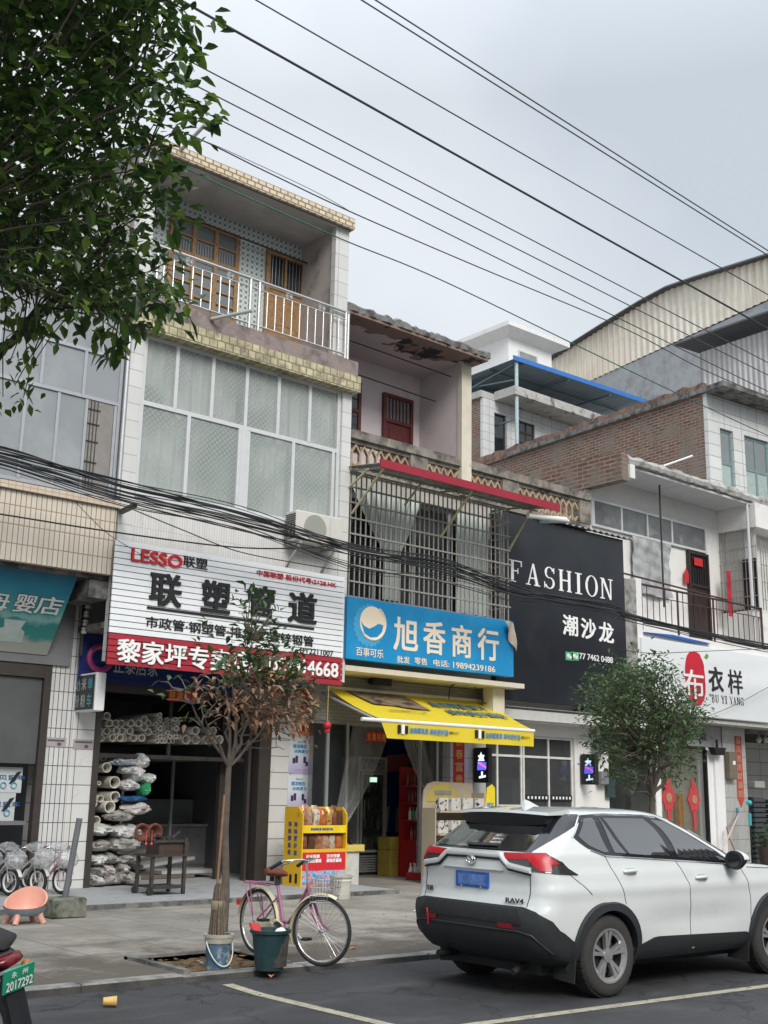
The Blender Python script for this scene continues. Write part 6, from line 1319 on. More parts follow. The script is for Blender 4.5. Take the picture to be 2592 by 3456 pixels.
# ---------------- provision shop interior
fr = thing('drinks_fridge', 'tall glass door drinks fridge standing inside the provision shop', 'fridge', (15.9, 19.6, .1))
FX0, FX1, FY = 15.75, 16.55, 19.3
part(fr, 'body', MB().box(FX0, FX0+.05, FY, FY+.6, .1, 2.5).box(FX1-.05, FX1, FY, FY+.6, .1, 2.5).box(FX0+.05, FX1-.05, FY+.55, FY+.6, .1, 2.5).box(FX0+.05, FX1-.05, FY, FY+.55, 2.2, 2.5), Mt('fridge_white', (.4, .41, .41), .4))
d_ = part(fr, 'door', MB().box(FX0+.06, FX0+.12, FY-.03, FY, .55, 2.19).box(FX1-.12, FX1-.06, FY-.03, FY, .55, 2.19).box(FX0+.12, FX1-.12, FY-.03, FY, .55, .6).box(FX0+.12, FX1-.12, FY-.03, FY, 2.13, 2.19), Mt('fridge_door_frame', (.3, .31, .31), .4)); part(fr, 'door_glass', MB().box(FX0+.12, FX1-.12, FY-.02, FY-.01, .6, 2.13), Glass('fridge_glass', (.03, .045, .04), .03, .35)); part(d_, 'handle', MB().box(FX0+.14, FX0+.16, FY-.06, FY-.031, 1.2, 1.6), steel)
mb = MB()
for k in range(7): mb.box(FX0+.06, FX1-.06, FY-.02, FY, .16+k*.05, .19+k*.05)
part(fr, 'vent_grille', mb, Mt('fridge_grille', (.26, .27, .27), .5)); mb = MB()
for z in (.62, 1.0, 1.38, 1.75): mb.box(FX0+.06, FX1-.06, FY+.03, FY+.5, z, z+.015)
part(fr, 'shelf', mb, steel); part(fr, 'lit_emblem', MB().box(FX0+.3, FX0+.5, FY-.024, FY-.021, 1.98, 2.08), Mt('lit_emblem', (.3, .4, .3), .5, 0, 0, emit=((.7, 1, .85), .55)))
part(fr, 'top_picture', MB().box(FX0+.08, FX1-.08, FY-.012, FY-.001, 2.24, 2.46), Mt('top_picture', (.28, .24, .24), .5, 0, .4, 9, ((.05, .06, .12), 6, .5, .55)))
bcol = [mesh('bottle', bottle_mb(.25, .034), Mt(n_, c, .3), smooth=50) for n_, c in (('white_bottle', (.5, .5, .48)), ('red_bottle', (.35, .03, .03)), ('green_bottle', (.06, .22, .1)), ('brown_bottle', (.07, .03, .015)))]
for z in (.635, 1.015, 1.395, 1.765):
    for i in range(7): place(bcol[(i+int(z*10)) % 4], 'bottle', (FX0+.13+i*.09, FY+.12, z), 'drink bottle on a shelf behind the fridge glass', 'bottle', 'bottles in the fridge')
cl_ = thing('poster_board', 'tall dark blue drinks poster board with a big bottle beside the fridge', 'poster', (16.8, 19.35, .9))
part(cl_, 'panel', MB().box(16.58, 17.45, 19.35, 19.4, .9, 3.1), Mt('deep_blue_print', (.004, .018, .09), .45, 0, .2, 3)); part(cl_, 'bottle_picture', MB().prism([(17.05+x, 19.345, .95+z) for x, z in ((-.2, 0), (.2, 0), (.2, .35), (.08, .7), (.075, 1.15), (-.075, 1.15), (-.08, .7), (-.2, .35))], (0, -.004, 0)), Mt('bottle_print', (.16, .13, .11), .5, 0, .3, 6))
part(cl_, 'red_picture', MB().prism([(16.5, 19.34, 2.2), (17.25, 19.34, 2.25), (17.2, 19.34, 2.6), (16.55, 19.34, 2.55)], (0, -.004, 0)), Mt('red_print', (.25, .05, .06), .5, 0, .3, 12)); part(cl_, 'glass_picture', MB().prism([(16.42, 19.34, .95), (16.62, 19.34, .95), (16.66, 19.34, 1.5), (16.5, 19.34, 1.4)], (0, -.004, 0)), Mt('pale_glass_print', (.2, .2, .17), .5))
for i, z in enumerate((.1, .36, .62)): 
    t = thing('drinks_carton', ('lowest', 'middle', 'top')[i]+' dull yellow carton of the stack beside the fridge', 'carton', (16.55, 18.9, z)); part(t, 'carton', MB().bbox(16.2, 16.75, 18.75, 19.15, z, z+.255, .008), Mt('dull_yellow_carton', (.36, .27, .05), .6, 0, .12, 5)); part(t, 'tape', MB().box(16.5, 16.56, 18.744, 18.749, z+.01, z+.24), Mt('carton_tape', (.3, .2, .06), .4))
rs_ = thing('promotion_stand', 'red promotion stand with stepped shelves inside the provision shop door', 'display stand', (16.7, 18.6, .1))
rc_ = Mt('red_card', (.36, .012, .016), .5, 0, .08); rd_ = Mt('dark_red_goods', (.22, .05, .05), .5, 0, .4, 12, ((.3, .25, .22), 9, .55, .65))
part(rs_, 'base', MB().box(16.42, 17.0, 18.2, 18.7, .1, .8), rc_); part(rs_, 'back', MB().box(16.42, 17.0, 18.72, 18.75, .1, 2.3), rc_); mb = MB()
for z in (.801, 1.2, 1.55, 1.9): mb.box(16.43, 16.99, 18.25+(z-.8)*.15, 18.71, z, z+.03)
part(rs_, 'shelf', mb, rc_); part(rs_, 'price_strip', MB().box(16.42, 17.0, 18.18, 18.199, .72, .82), Mt('pale_price_strip', (.45, .3, .28), .5)); mb = MB(); letters(mb, '特惠', (16.7, 18.197, .3), (1, 0, 0), (0, 0, 1), .24, .12, .002, .03); part(rs_, 'lettering', mb, gold_paper, fixn=False)
for z in (.832, 1.231, 1.581, 1.931):
    for i in range(6): place(bcol[(i*2+int(z*7)) % 4], 'bottle', (16.48+i*.092, 18.42+(z-.8)*.12, z), 'bottle on the stepped shelves of the red promotion stand', 'bottle', 'bottles on the red stand')
solo('red_board', MB().prism([(17.0, 17.7, .1), (17.18, 17.75, .1), (17.18, 17.75, 1.6), (17.06, 17.7, 1.5)], (0, .03, 0)), rc_, 'leaning red board beside the silver shutter posts', 'board')
pk = thing('drinks_pack', 'red shrink wrapped pack of white bottles on the floor by the red stand', 'drinks pack', (16.15, 17.8, .1)); part(pk, 'wrap', MB().bbox(15.92, 16.4, 17.65, 17.95, .1, .25, .01), rc_)
for i in range(5):
    for j in range(2): 
        mb = bottle_mb(.3, .042); mb.xf(Matrix.Translation((15.97+i*.095, 17.72+j*.14, .12))); part(pk, 'bottle', mb, Mt('white_bottle_cap', (.55, .52, .5), .4) if i+j == 0 else bpy.data.materials['white_bottle_cap'], 50)
# beige stand with milk cartons
ms = thing('display_stand', 'beige and yellow display stand of white spotted cartons behind the white car', 'display stand', (16.6, 16.8, .1))
beige = Mt('beige_card', (.44, .37, .27), .5, 0, .06)
X0, X1, Y0 = 15.5, 16.85, 16.55; prof = [(X0, .1), (X1, .1), (X1, 1.85)]+[(X1-.02, 1.98), (X0+.3, 2.0), (X0+.12, 1.95), (X0+.02, 1.82), (X0, 1.6)]
part(ms, 'back_panel', MB().prism([(x, Y0+.45, z) for x, z in prof], (0, .03, 0)), beige); part(ms, 'side_panel', MB().box(X0, X0+.03, Y0+.1, Y0+.449, .1, 1.5), beige); part(ms, 'side_panel', MB().box(X1-.03, X1, Y0+.1, Y0+.449, .1, 1.8), beige)
part(ms, 'header_arc', MB().prism([(X0+.5+.42*math.cos(R(a)), Y0+.445, 1.62+.36*math.sin(R(a))) for a in range(0, 181, 12)], (0, -.005, 0)), Mt('header_yellow', (.5, .4, .1), .5)); part(ms, 'header_strip', MB().box(X0+.3, X0+.75, Y0+.43, Y0+.439, 1.75, 1.83), Mt('grey_strip', (.25, .26, .27), .5))
part(ms, 'yellow_wing', MB().prism([(X1-.02, Y0+.1, 1.4), (X1+.28, Y0+.1, 1.4), (X1+.28, Y0+.1, 1.9), (X1+.2, Y0+.1, 1.97), (X1+.06, Y0+.1, 1.9)], (0, .02, 0)), yellow_paint); mb = MB(); letters(mb, '满汉', (X1+.04, Y0+.096, 1.5), (1, 0, 0), (0, 0, 1), .2, .12, .002, .04); part(ms, 'lettering', mb, Mt('sky_lettering', (.08, .3, .5), .5), fixn=False)
mb = MB()
for z in (.55, 1.0, 1.42): mb.box(X0+.031, X1-.031, Y0, Y0+.448, z, z+.03)
part(ms, 'shelf', mb, beige)
cow = Mt('spotted_carton', (.55, .53, .5), .5, 0, .05, 5, ((.02, .018, .018), 13, .56, .58)); cm = mesh('carton', MB().bbox(-.07, .07, -.05, .05, 0, .24, .006), cow)
for z in (.581, 1.031, 1.451):
    for i in range(8): place(cm, 'milk_carton', (X0+.12+i*.165, Y0+.1+(i % 2)*.05, z), 'white carton with dark spots on the beige display stand', 'carton', 'spotted cartons on the beige stand', (0, 0, rg.uniform(-.2, .2)))
# ---------------- yellow awning
aw = thing('awning', 'bright yellow printed awning with a hanging valance over the provision shop', 'awning', (15.6, 17, 2.8))
BL, BR, FL, FR = V((13.75, 17.86, 3.72)), V((18.25, 17.86, 3.72)), V((13.48, 16.05, 3.05)), V((17.62, 16.05, 3.05)); FL.x = 13.6
def awn_mat():
    mt, t, P, N, L = nt('printed_awning'); pos = coords(N, L); sp = N.new('ShaderNodeSeparateXYZ'); L.new(pos, sp.inputs[0])
    f = noise(N, L, pos, 4, 3); c = mixc(N, L, mapr(N, L, f, .35, .65, 0, .3), (.74, .58, .03), (.6, .46, .035)); finish(N, L, P, c, .55, 0); return mt
am = awn_mat(); n = 24; P = []
for j in range(7):
    v = j/6; a = BL.lerp(FL, v); b = BR.lerp(FR, v)
    for i in range(n+1): p = a.lerp(b, i/n); P.append(p+V((0, 0, -.05*math.sin(math.pi*v)+.008*math.sin(i*1.3))))
W_ = n+1
part(aw, 'fabric', MB().add(P, [(j*W_+i, j*W_+i+1, (j+1)*W_+i+1, (j+1)*W_+i) for j in range(6) for i in range(n)]), am, 60, fixn=False)
P = []
for j in range(5):
    for i in range(n+1): p = FL.lerp(FR, i/n); P.append(p+V((.14*j/4*(1-i/n), -.01+.012*math.sin(i*.9)*j/4, -.05-.07*j)))
part(aw, 'valance', MB().add(P, [(j*W_+i, j*W_+i+1, (j+1)*W_+i+1, (j+1)*W_+i) for j in range(4) for i in range(n)]), am, 60, fixn=False)
part(aw, 'front_bar', MB().tube([FL+V((-.45, 0, -.02)), FR+V((.02, 0, -.02))], .035, 10), white_paint, 60); part(aw, 'back_roller', MB().tube([BL, BR], .05, 10), pvc, 60); part(aw, 'arm', MB().tube([V((13.6, 17.8, 3.5)), V((13.2, 17.3, 3.55)), FL+V((.05, .05, -.05))], .025, 8), alu_grey, 60)
fu = (FL-BL).normalized(); fx = V((1, 0, 0)); fn = fx.cross(-fu)
def on(u, v, o=.02): a = BL.lerp(FL, v); b = BR.lerp(FR, v); return a.lerp(b, u)+V((0, 0, -.05*math.sin(math.pi*v)))+fn*o
mb = MB(); mb.quad(on(.08, .06), on(.42, .06), on(.46, .52, .03), on(.14, .42, .03)); part(aw, 'food_picture', mb, Mt('brown_print', (.2, .15, .1), .6, 0, .35, 5, ((.05, .04, .035), 3.5, .5, .6)))
mb = MB()
for k, (s, v0) in enumerate((('海南椰真果汁', .36), ('美味更好滋味', .6))):
    o = on(.52+.05*k, v0, .03); letters(mb, s, o, (1, 0, 0), -fu, 1.65, .36, .004, .05)
part(aw, 'blue_lettering', mb, Mt('steel_blue_lettering', (.05, .14, .2), .5), fixn=False)
mb = MB(); letters(mb, '好味道停不下来', on(.17, .66, .03), (1, 0, 0), -fu, .95, .13, .003, .01); part(aw, 'grey_lettering', mb, Mt('grey_print_lettering', (.3, .25, .1), .5), fixn=False)
mb = MB(); mb2 = MB(); mb3 = MB()
for x in (13.98, 15.95):
    mb = MB(); letters(mb, '海南椰真果 美味更好滋', (x+.28, 16.022, 2.83), (1, 0, 0), (0, 0, 1), .98, .11, .003, .03); part(aw, 'valance_lettering', mb, Mt('bright_blue_lettering', (.04, .22, .48), .5), fixn=False); mb2.box(x, x+.07, 16.02, 16.03, 2.82, 2.97); mb2.box(x+.18, x+.25, 16.02, 16.03, 2.82, 2.96); mb3.box(x+.09, x+.16, 16.018, 16.03, 2.81, 2.98); letters(mb2, '椰椰乐天下', (x+1.28, 16.022, 2.86), (1, 0, 0), (0, 0, 1), .26, .05, .002, .01)
part(aw, 'valance_picture', mb2, black, fixn=False); part(aw, 'cup_picture', mb3, white_letter)
# ---------------- wall fixtures
ac = thing('air_conditioner', 'cream outdoor air conditioner unit on brackets under the patterned windows', 'air conditioner', (12.5, 16.75, 6.15))
part(ac, 'case', MB().bbox(11.95, 13.03, 16.58, 16.92, 6.17, 6.74, .02), Mt('cream_metal_case', (.6, .58, .53), .45, 0, .05)); part(ac, 'fan_grille', MB().lathe([(.25, 0), (.25, .01), (.23, .015), (.05, .012), (.01, .02)], (12.38, 16.566, 6.45), 36, 'y'), Mt('grey_fan_grille', (.3, .31, .26), .5, 0, .1, 40), 40)
mb = MB()
for k in range(12): mb.box(11.935, 11.949, 16.6+.0, 16.9, 6.22+k*.04, 6.235+k*.04)
part(ac, 'side_louvre', mb, black); part(ac, 'front_divider', MB().box(12.72, 12.725, 16.575, 16.579, 6.19, 6.72), alu_grey); mb = MB()
for x in (12.05, 12.85): mb.bar((x, 16.99, 6.14), (x, 16.55, 6.14), .04); mb.bar((x, 16.98, 5.75), (x, 16.6, 6.1), .035)
part(ac, 'bracket', mb, alu_grey)
for i, (px, py) in enumerate(((297, 2045), (292, 2075), (288, 2104), (283, 2130))):
    p = PY(px, py, 17.95); solo('insulator', MB().lathe([(.01, 0), (.045, .01), (.05, .05), (.03, .06), (.045, .08), (.04, .11), (.01, .115)], (p.x, p.y, p.z-.05), 14), Mt('white_porcelain', (.5, .5, .48), .3) if not i else bpy.data.materials['white_porcelain'], 'white porcelain insulator in the vertical row under the fascia by the white and red sign', 'insulator', 'row of porcelain insulators', 50)
solo('insulator_bracket', MB().box(8.62, 8.66, 17.97, 18.01, 3.9, 4.9), darkmetal, 'dark vertical iron bracket carrying the row of insulators', 'bracket')
p = PY(1275, 2290, 17.8); fl_ = thing('floodlight', 'black floodlight fixed on the grey brick wall under the blue sign', 'floodlight', tuple(p)); part(fl_, 'housing', MB().loft([[(p.x-.2, 17.85, p.z-.12), (p.x+.22, 17.85, p.z-.12), (p.x+.22, 17.85, p.z+.14), (p.x-.2, 17.85, p.z+.14)], [(p.x-.24, 17.65, p.z-.15), (p.x+.24, 17.65, p.z-.15), (p.x+.26, 17.65, p.z+.1), (p.x-.26, 17.65, p.z+.1)]]), black); part(fl_, 'arm', MB().box(p.x-.03, p.x+.03, 17.851, 17.92, p.z-.05, p.z+.05), black)
p = PY(2427, 2535, 17.95); f2 = thing('floodlight', 'black floodlight hanging at the white jamb of the clothes shop', 'floodlight', tuple(p)); part(f2, 'housing', MB().loft([[(p.x-.26, 17.9, p.z+.09), (p.x+.26, 17.9, p.z+.09), (p.x+.26, 18.12, p.z+.09), (p.x-.26, 18.12, p.z+.09)], [(p.x-.14, 17.95, p.z-.1), (p.x+.22, 17.95, p.z-.1), (p.x+.22, 18.1, p.z-.1), (p.x-.14, 18.1, p.z-.1)]]), black); part(f2, 'arm', MB().box(p.x, p.x+.05, 18.0, 18.05, p.z+.09, p.z+.3), black)
p = PY(2034, 2512, 17.95); f3 = thing('floodlight', 'black floodlight half hidden by the green tree near the clothes shop', 'floodlight', tuple(p)); part(f3, 'housing', MB().bbox(p.x-.2, p.x+.2, 17.85, 18.1, p.z-.14, p.z+.12, .03), black)
p = PY(2458, 2580, 18.1); mx = thing('meter_box', 'brown wooden meter box on the grey tiled pillar', 'meter box', tuple(p)); part(mx, 'case', MB().bbox(27.46, 27.82, 18.0, 18.165, 2.28, 3.0, .012), Mt('brown_meter_box', (.16, .13, .095), .7, 0, .2)); part(mx, 'dial', MB().box(27.6, 27.72, 17.988, 17.999, 2.66, 2.76), white_paint)
p = PY(1152, 2316, 16.5); q = PY(1149, 2436, 16.5)
hg = thing('hanging_ornament', 'small red ornament hanging on a yellow string under the white and red sign', 'ornament', tuple(q)); part(hg, 'string', MB().tube([(q.x, 16.88, 3.69), (q.x, 16.88, q.z+.0)], .006, 5), gold_paper); part(hg, 'ball', MB().sphere((q.x, 16.88, q.z-.05), .075, .075, .07, 12, 8).lathe([(.05, 0), (.06, .03), (.02, .06)], (q.x, 16.88, q.z-.18), 10), red_paint, 50)
# ---------------- clothes shop interior
def knot(label, px, py, s=1):
    p = PY(px, py, 18.22); t = thing('knot_ornament', label, 'ornament', (p.x, p.y, p.z-.6)); rm = Mt('festive_red', (.5, .05, .06), .6, 0, .2, 14)
    part(t, 'medallion', MB().prism([(p.x+.32*s*(1+.12*math.cos(R(a*6)))*math.cos(R(a))*.8, p.y, p.z+.32*s*(1+.12*math.cos(R(a*6)))*math.sin(R(a))) for a in range(0, 360, 10)], (0, .03, 0)), rm); part(t, 'top_knot', MB().prism([(p.x+.1*math.cos(R(a)), p.y, p.z+.42*s+.14*math.sin(R(a))) for a in range(0, 360, 30)], (0, .03, 0)), rm)
    part(t, 'tassel', MB().prism([(p.x-.07, p.y, p.z-.3*s), (p.x+.07, p.y, p.z-.3*s), (p.x+.05, p.y, p.z-.8*s), (p.x-.05, p.y, p.z-.8*s)], (0, .03, 0)), rm)
    part(t, 'centre_pattern', MB().lathe([(.12*s, -.01), (.12*s, .0)], (p.x, p.y-.005, p.z), 18, 'y'), Mt('dull_gold', (.4, .22, .12), .6))
knot('solid red festive knot ornament nearer the tree in the clothes shop doorway', 2257, 2692); knot('red festive knot ornament with pale centre nearer the black trim of the doorway', 2343, 2698, .95)
for i, (px, lab) in enumerate(((2283, 'darkest of the three orange upright display bars'), (2298, 'middle one of the three orange upright display bars'), (2317, 'orange upright display bar nearest the pale centred ornament'))):
    a = PY(px, 2678, 19.2); solo('display_bar', MB().bbox(a.x-.09, a.x+.09, 19.2, 19.26, .12, a.z, .01), Mt('orange_print', (.5, .24, .03) if i else (.25, .13, .04), .6, 0, .25, 12, ((.12, .05, .02), 11, .58, .64)), lab, 'display bar')
mn = thing('mannequin', 'white headless dress mannequin in the dark display window', 'mannequin', (23.4, 18.6, .3)); mp = PY(2090, 2720, 18.6)
part(mn, 'torso', MB().loft([[(mp.x+rx*math.cos(a), 18.6+.7*rx*math.sin(a), z) for a in [k*R(22.5) for k in range(16)]] for z, rx in ((1.0, .2), (1.2, .19), (1.4, .15), (1.6, .19), (1.72, .2), (1.82, .14), (1.88, .06), (1.96, .05))]), white_plaster, 60); part(mn, 'stand', MB().tube([(mp.x, 18.6, .1), (mp.x, 18.6, 1.0)], .025, 8).lathe([(.2, 0), (.2, .02), (.02, .03)], (mp.x, 18.6, .1), 20), darkmetal, 50)
for i, (x, c, lab) in enumerate(((23.75, (.05, .035, .035), 'dark brown coat hanging in the display window beside the mannequin'), (24.05, (.035, .04, .07), 'navy dress hanging in the display window, nearer the white jamb'))):
    t = thing('garment', lab, 'garment', (x, 18.8, .7)); part(t, 'cloth', MB().loft([[(x+rx*math.cos(a), 18.8+.35*rx*math.sin(a), z) for a in [k*R(22.5) for k in range(16)]] for z, rx in ((.75, .2), (1.2, .16), (1.6, .17), (1.78, .15), (1.84, .04))]), Mt('garment_cloth', c, .9, 0, .3, 6), 60); part(t, 'hanger', MB().tube([(x, 18.8, 1.83), (x, 18.8, 1.95), (x+.03, 18.8, 1.98)], .008, 6), steel)
# ---------------- right edge: stacked stools, brooms, bulbs, plant
sm = Mt('black_stool_plastic', (.022, .026, .03), .5, 0, .15)
def stool_stack(label, px0, px1, pt, y_):
    a, b = PY(px0, pt, y_), PY(px1, pt, y_); cx_ = (a.x+b.x)/2; hw = (b.x-a.x)/2; t = thing('stool_stack', label, 'stools', (cx_, y_, .1)); n_ = int((a.z-.15)/.13)
    for i in range(n_): z = .12+i*(a.z-.12)/n_; part1(t, 'stool', MB().loft([[(cx_+sx*hw*k, y_+sy*hw*k, zz) for sx, sy in ((-1, -1), (1, -1), (1, 1), (-1, 1))] for k, zz in ((1, z), (.96, z+.04), (.85, z+.11), (.84, z+.118))]), sm)
stool_stack('taller stack of black plastic stools against the grey tiled pillar', 2512, 2552, 2688, 18.3); stool_stack('second stack of black plastic stools further into the dark shop', 2560, 2600, 2695, 18.9)
solo('box', MB().bbox(28.85, 29.35, 18.15, 18.45, 2.08, 2.26, .01), Mt('grey_carton', (.3, .31, .3), .6), 'small grey carton on top of the taller stool stack', 'box')
for px, lab in ((2560, 'round white light bulb hanging from the dark shop ceiling, nearer the pillar'), (2584, 'dim light bulb hanging at the photo edge in the dark shop')):
    p = PY(px, 2497, 18.5); t = thing('light_bulb', lab, 'bulb', (p.x, p.y, p.z-.1)); part(t, 'bulb', MB().sphere((p.x, p.y, p.z), .085, .085, .1, 14, 10), Mt('milk_glass', (.6, .6, .58), .3), 60); part(t, 'fitting', MB().tube([(p.x, p.y, p.z+.09), (p.x, p.y, p.z+.2)], .035, 8).tube([(p.x, p.y, p.z+.2), (p.x, p.y, 3.55)], .01, 6), alu_grey, 60)
a, b = PY(2494, 2745, 17.0), PY(2525, 2900, 16.2)
mp_ = thing('mop', 'mop with pale stick and blue tip leaning on the grey tiled pillar', 'mop', tuple(b)); a = PY(2494, 2745, 18.1)
part(mp_, 'stick', MB().tube([(a.x, 18.1, a.z), (b.x, 16.9, .55)], .022, 8), Mt('pale_pink_stick', (.6, .46, .4), .5), 60); part(mp_, 'blue_tip', MB().tube([(a.x, 18.1, a.z), (a.x-.02, 18.12, a.z+.15)], .03, 8), Mt('blue_tip', (.1, .35, .45), .5), 60); part(mp_, 'head', MB().lathe([(.03, .5), (.12, .3), (.14, .1), (.02, .1)], (b.x, 16.9, .0), 12), Mt('mop_head', (.4, .25, .22), .9), 50)
um = PY(2535, 2835, 17.6); tk = thing('teal_pump', 'teal handled spray pump standing by the black stools', 'pump', (um.x, 17.6, .1)); part(tk, 'shaft', MB().tube([(um.x, 17.6, .1), (um.x, 17.6, 1.6)], .02, 8), black, 60); part(tk, 'grip', MB().tube([(um.x, 17.6, 1.1), (um.x, 17.6, 1.42)], .04, 10), Mt('teal_plastic', (.04, .4, .45), .4), 60); part(tk, 'knob', MB().sphere((um.x, 17.6, 1.68), .08, .08, .07), bpy.data.materials['teal_plastic'], 60)
hs = thing('garden_hose', 'brown hose drooping beside the grey tiled pillar', 'hose', (27.6, 17.9, .1)); part(hs, 'tube', MB().tube([PY(2452, 2790, 18.0), PY(2462, 2830, 17.9), PY(2480, 2870, 17.8), PY(2512, 2900, 17.7), PY(2530, 2903, 17.6)], .02, 8), Mt('brown_hose', (.3, .15, .1), .6), 60)
# ---------------- motor scooter at the corner
sc = thing('scooter', 'black motor scooter rear with green number plate at the bottom left corner', 'scooter', (0, 0, 0))
bm_ = Mt('scooter_black', (.012, .013, .016), .35, 0, .1, 6)
def srings(L_): return [[(x, w_*math.cos(a), z+h*math.sin(a)) for a in [k*R(20) for k in range(18)]] for x, z, w_, h in L_]
part(sc, 'tail_body', MB().loft(srings([(0.0, .66, .05, .03), (.05, .66, .1, .07), (.25, .64, .16, .12), (.6, .6, .17, .14), (.85, .5, .12, .12)])), bm_, 60)
part(sc, 'seat', MB().loft(srings([(.02, .76, .06, .03), (.08, .775, .13, .05), (.35, .79, .16, .055), (.7, .77, .14, .05), (.9, .74, .08, .03)])), black_matte, 60)
part(sc, 'tail_lamp', MB().loft(srings([(-.045, .655, .05, .025), (-.02, .66, .1, .035), (.05, .665, .13, .04)])), Mt('tail_lamp_red', (.13, .006, .012), .25, 0, .05), 60)
part(sc, 'mudguard', MB().loft([[(-.02-.1*t_, -.07, .58-.5*t_), (-.04-.1*t_, 0, .58-.5*t_), (-.02-.1*t_, .07, .58-.5*t_), (.01-.1*t_, .07, .58-.5*t_), (.0-.1*t_, 0, .58-.5*t_), (.01-.1*t_, -.07, .58-.5*t_)] for t_ in (0, .3, .6, .9)]), bm_, 60)
w_ = part(sc, 'wheel', MB().lathe([(.12, -.05), (.2, -.055), (.24, -.03), (.25, 0), (.24, .03), (.2, .055), (.12, .05)], (.18, 0, .25), 32, 'y', False), black_matte, 50); part(w_, 'rim', MB().lathe([(.02, -.05), (.13, -.045), (.13, .045), (.02, .05)], (.18, 0, .25), 24, 'y'), alu_grey, 50)
w_ = part(sc, 'wheel', MB().lathe([(.12, -.045), (.2, -.05), (.24, -.03), (.25, 0), (.24, .03), (.2, .05), (.12, .045)], (1.42, 0, .25), 32, 'y', False), black_matte, 50)
part(sc, 'footboard', MB().bbox(.8, 1.2, -.16, .16, .25, .36, .03), bm_); part(sc, 'front_shield', MB().loft(srings([(1.15, .4, .14, .1), (1.22, .6, .2, .15), (1.3, .85, .16, .12), (1.22, .98, .1, .05)])), bm_, 60); part(sc, 'handlebar', MB().tube([(1.12, -.32, 1.02), (1.2, 0, 1.0), (1.12, .32, 1.02)], .02, 8), black_matte, 60); part(sc, 'fork', MB().tube([(1.25, .06, .8), (1.42, .06, .25)], .025, 8), alu_grey, 60)
pm_ = Mt('green_plate', (.015, .3, .17), .45); pt = part(sc, 'number_plate', MB().obox((-.10, 0, .555), (.006, 0, .002), (0, .115, 0), (-.024, 0, .076)), pm_)
mb = MB(); u_, v_ = (0, -1, 0), V((-.3, 0, .95)).normalized(); letters(mb, '2017292', V((-.095, .1, .492)), u_, v_, .2, .066, .002, .02); letters(mb, '永', V((-.121, .065, .575)), u_, v_, .042, .042, .002, .02); letters(mb, '州', V((-.121, -.015, .575)), u_, v_, .042, .042, .002, .02)
part(pt, 'lettering', mb, white_letter, fixn=False)
for s in (-1, 1): part(sc, 'indicator', MB().sphere((.0, s*.13, .6), .03, .035, .025), Mt('amber_lens', (.4, .12, .02), .3), 60)
sc.rotation_euler = (R(-13), 0, R(99)); mw = sc.rotation_euler.to_matrix() @ V((-.105, 0, .555)); tp = PY(62, 3320, 7.75); sc.location = (tp.x-mw.x, tp.y-mw.y, 0); print('scooter', tp)
# ---------------- litter
solo('paper_cup', MB().lathe([(.01, 0), (.032, 0), (.042, .11), (.036, .11), (.028, .01)], (0, 0, 0), 16, 'x').xf(Matrix.Translation(PZ(348, 3380, .05)) @ Matrix.Rotation(R(-25), 4, 'Z')), Mt('yellow_cup', (.62, .4, .12), .5, 0, .15, 30), 'crushed yellow paper cup lying on the road by the kerb', 'cup', None, 40)
def scrap(px, py, z, s, mt, label, cat='leaf', name='fallen_leaf'):
    p = PZ(px, py, z); a = rg.uniform(0, 6); mb = MB(); u = V((math.cos(a), math.sin(a), 0)); w_ = V((-u.y, u.x, 0))
    mb.add([p-u*s, p+w_*s*.45+V((0, 0, s*.3)), p+u*s, p-w_*s*.45+V((0, 0, s*.25)), p+V((0, 0, s*.05))], [(0, 1, 4), (1, 2, 4), (2, 3, 4), (3, 0, 4)]); solo(name, mb, mt, label, cat)
lo = Mt('orange_leaf', (.5, .2, .08), .7)
scrap(915, 3295, .1, .07, lo, 'orange dry leaf on the kerb below the dark green bucket'); scrap(1190, 3203, .1, .06, lo, 'orange dry leaf on the pavement beside the front bicycle wheel'); scrap(1403, 3075, .101, .05, white_paint, 'white paper scrap on the pavement near the car bumper', 'paper', 'paper_scrap'); scrap(665, 3250, .08, .08, white_paint, 'white paper scrap in the tree pit left of the paint bucket', 'paper', 'paper_scrap'); scrap(783, 3272, .08, .06, white_paint, 'white paper scrap in the tree pit right of the paint bucket', 'paper', 'paper_scrap')
mb = MB()
for i in range(260):
    if i < 150: x, y_ = rg.uniform(PIT[0]+.05, PIT[1]-.05), rg.uniform(PIT[2]+.05, PIT[3]-.05); z = rg.uniform(.07, .1)
    else: x, y_ = rg.uniform(3.5, 12), rg.uniform(9.9, 15.3); z = .103
    s = rg.uniform(.025, .06) if i < 150 else rg.uniform(.01, .03); a = rg.uniform(0, 6); u = V((math.cos(a), math.sin(a), rg.uniform(-.2, .2)))*s; w_ = V((-math.sin(a), math.cos(a), rg.uniform(-.3, .3)))*s*.45; p = V((x, y_, z+.006))
    mb.add([p-u, p+w_, p+u, p-w_], [(0, 1, 2, 3)])
struct('leaf_litter', mb, Mt('dead_leaf_litter', (.16, .09, .035), .9, 0, .5, 20), kind='stuff')
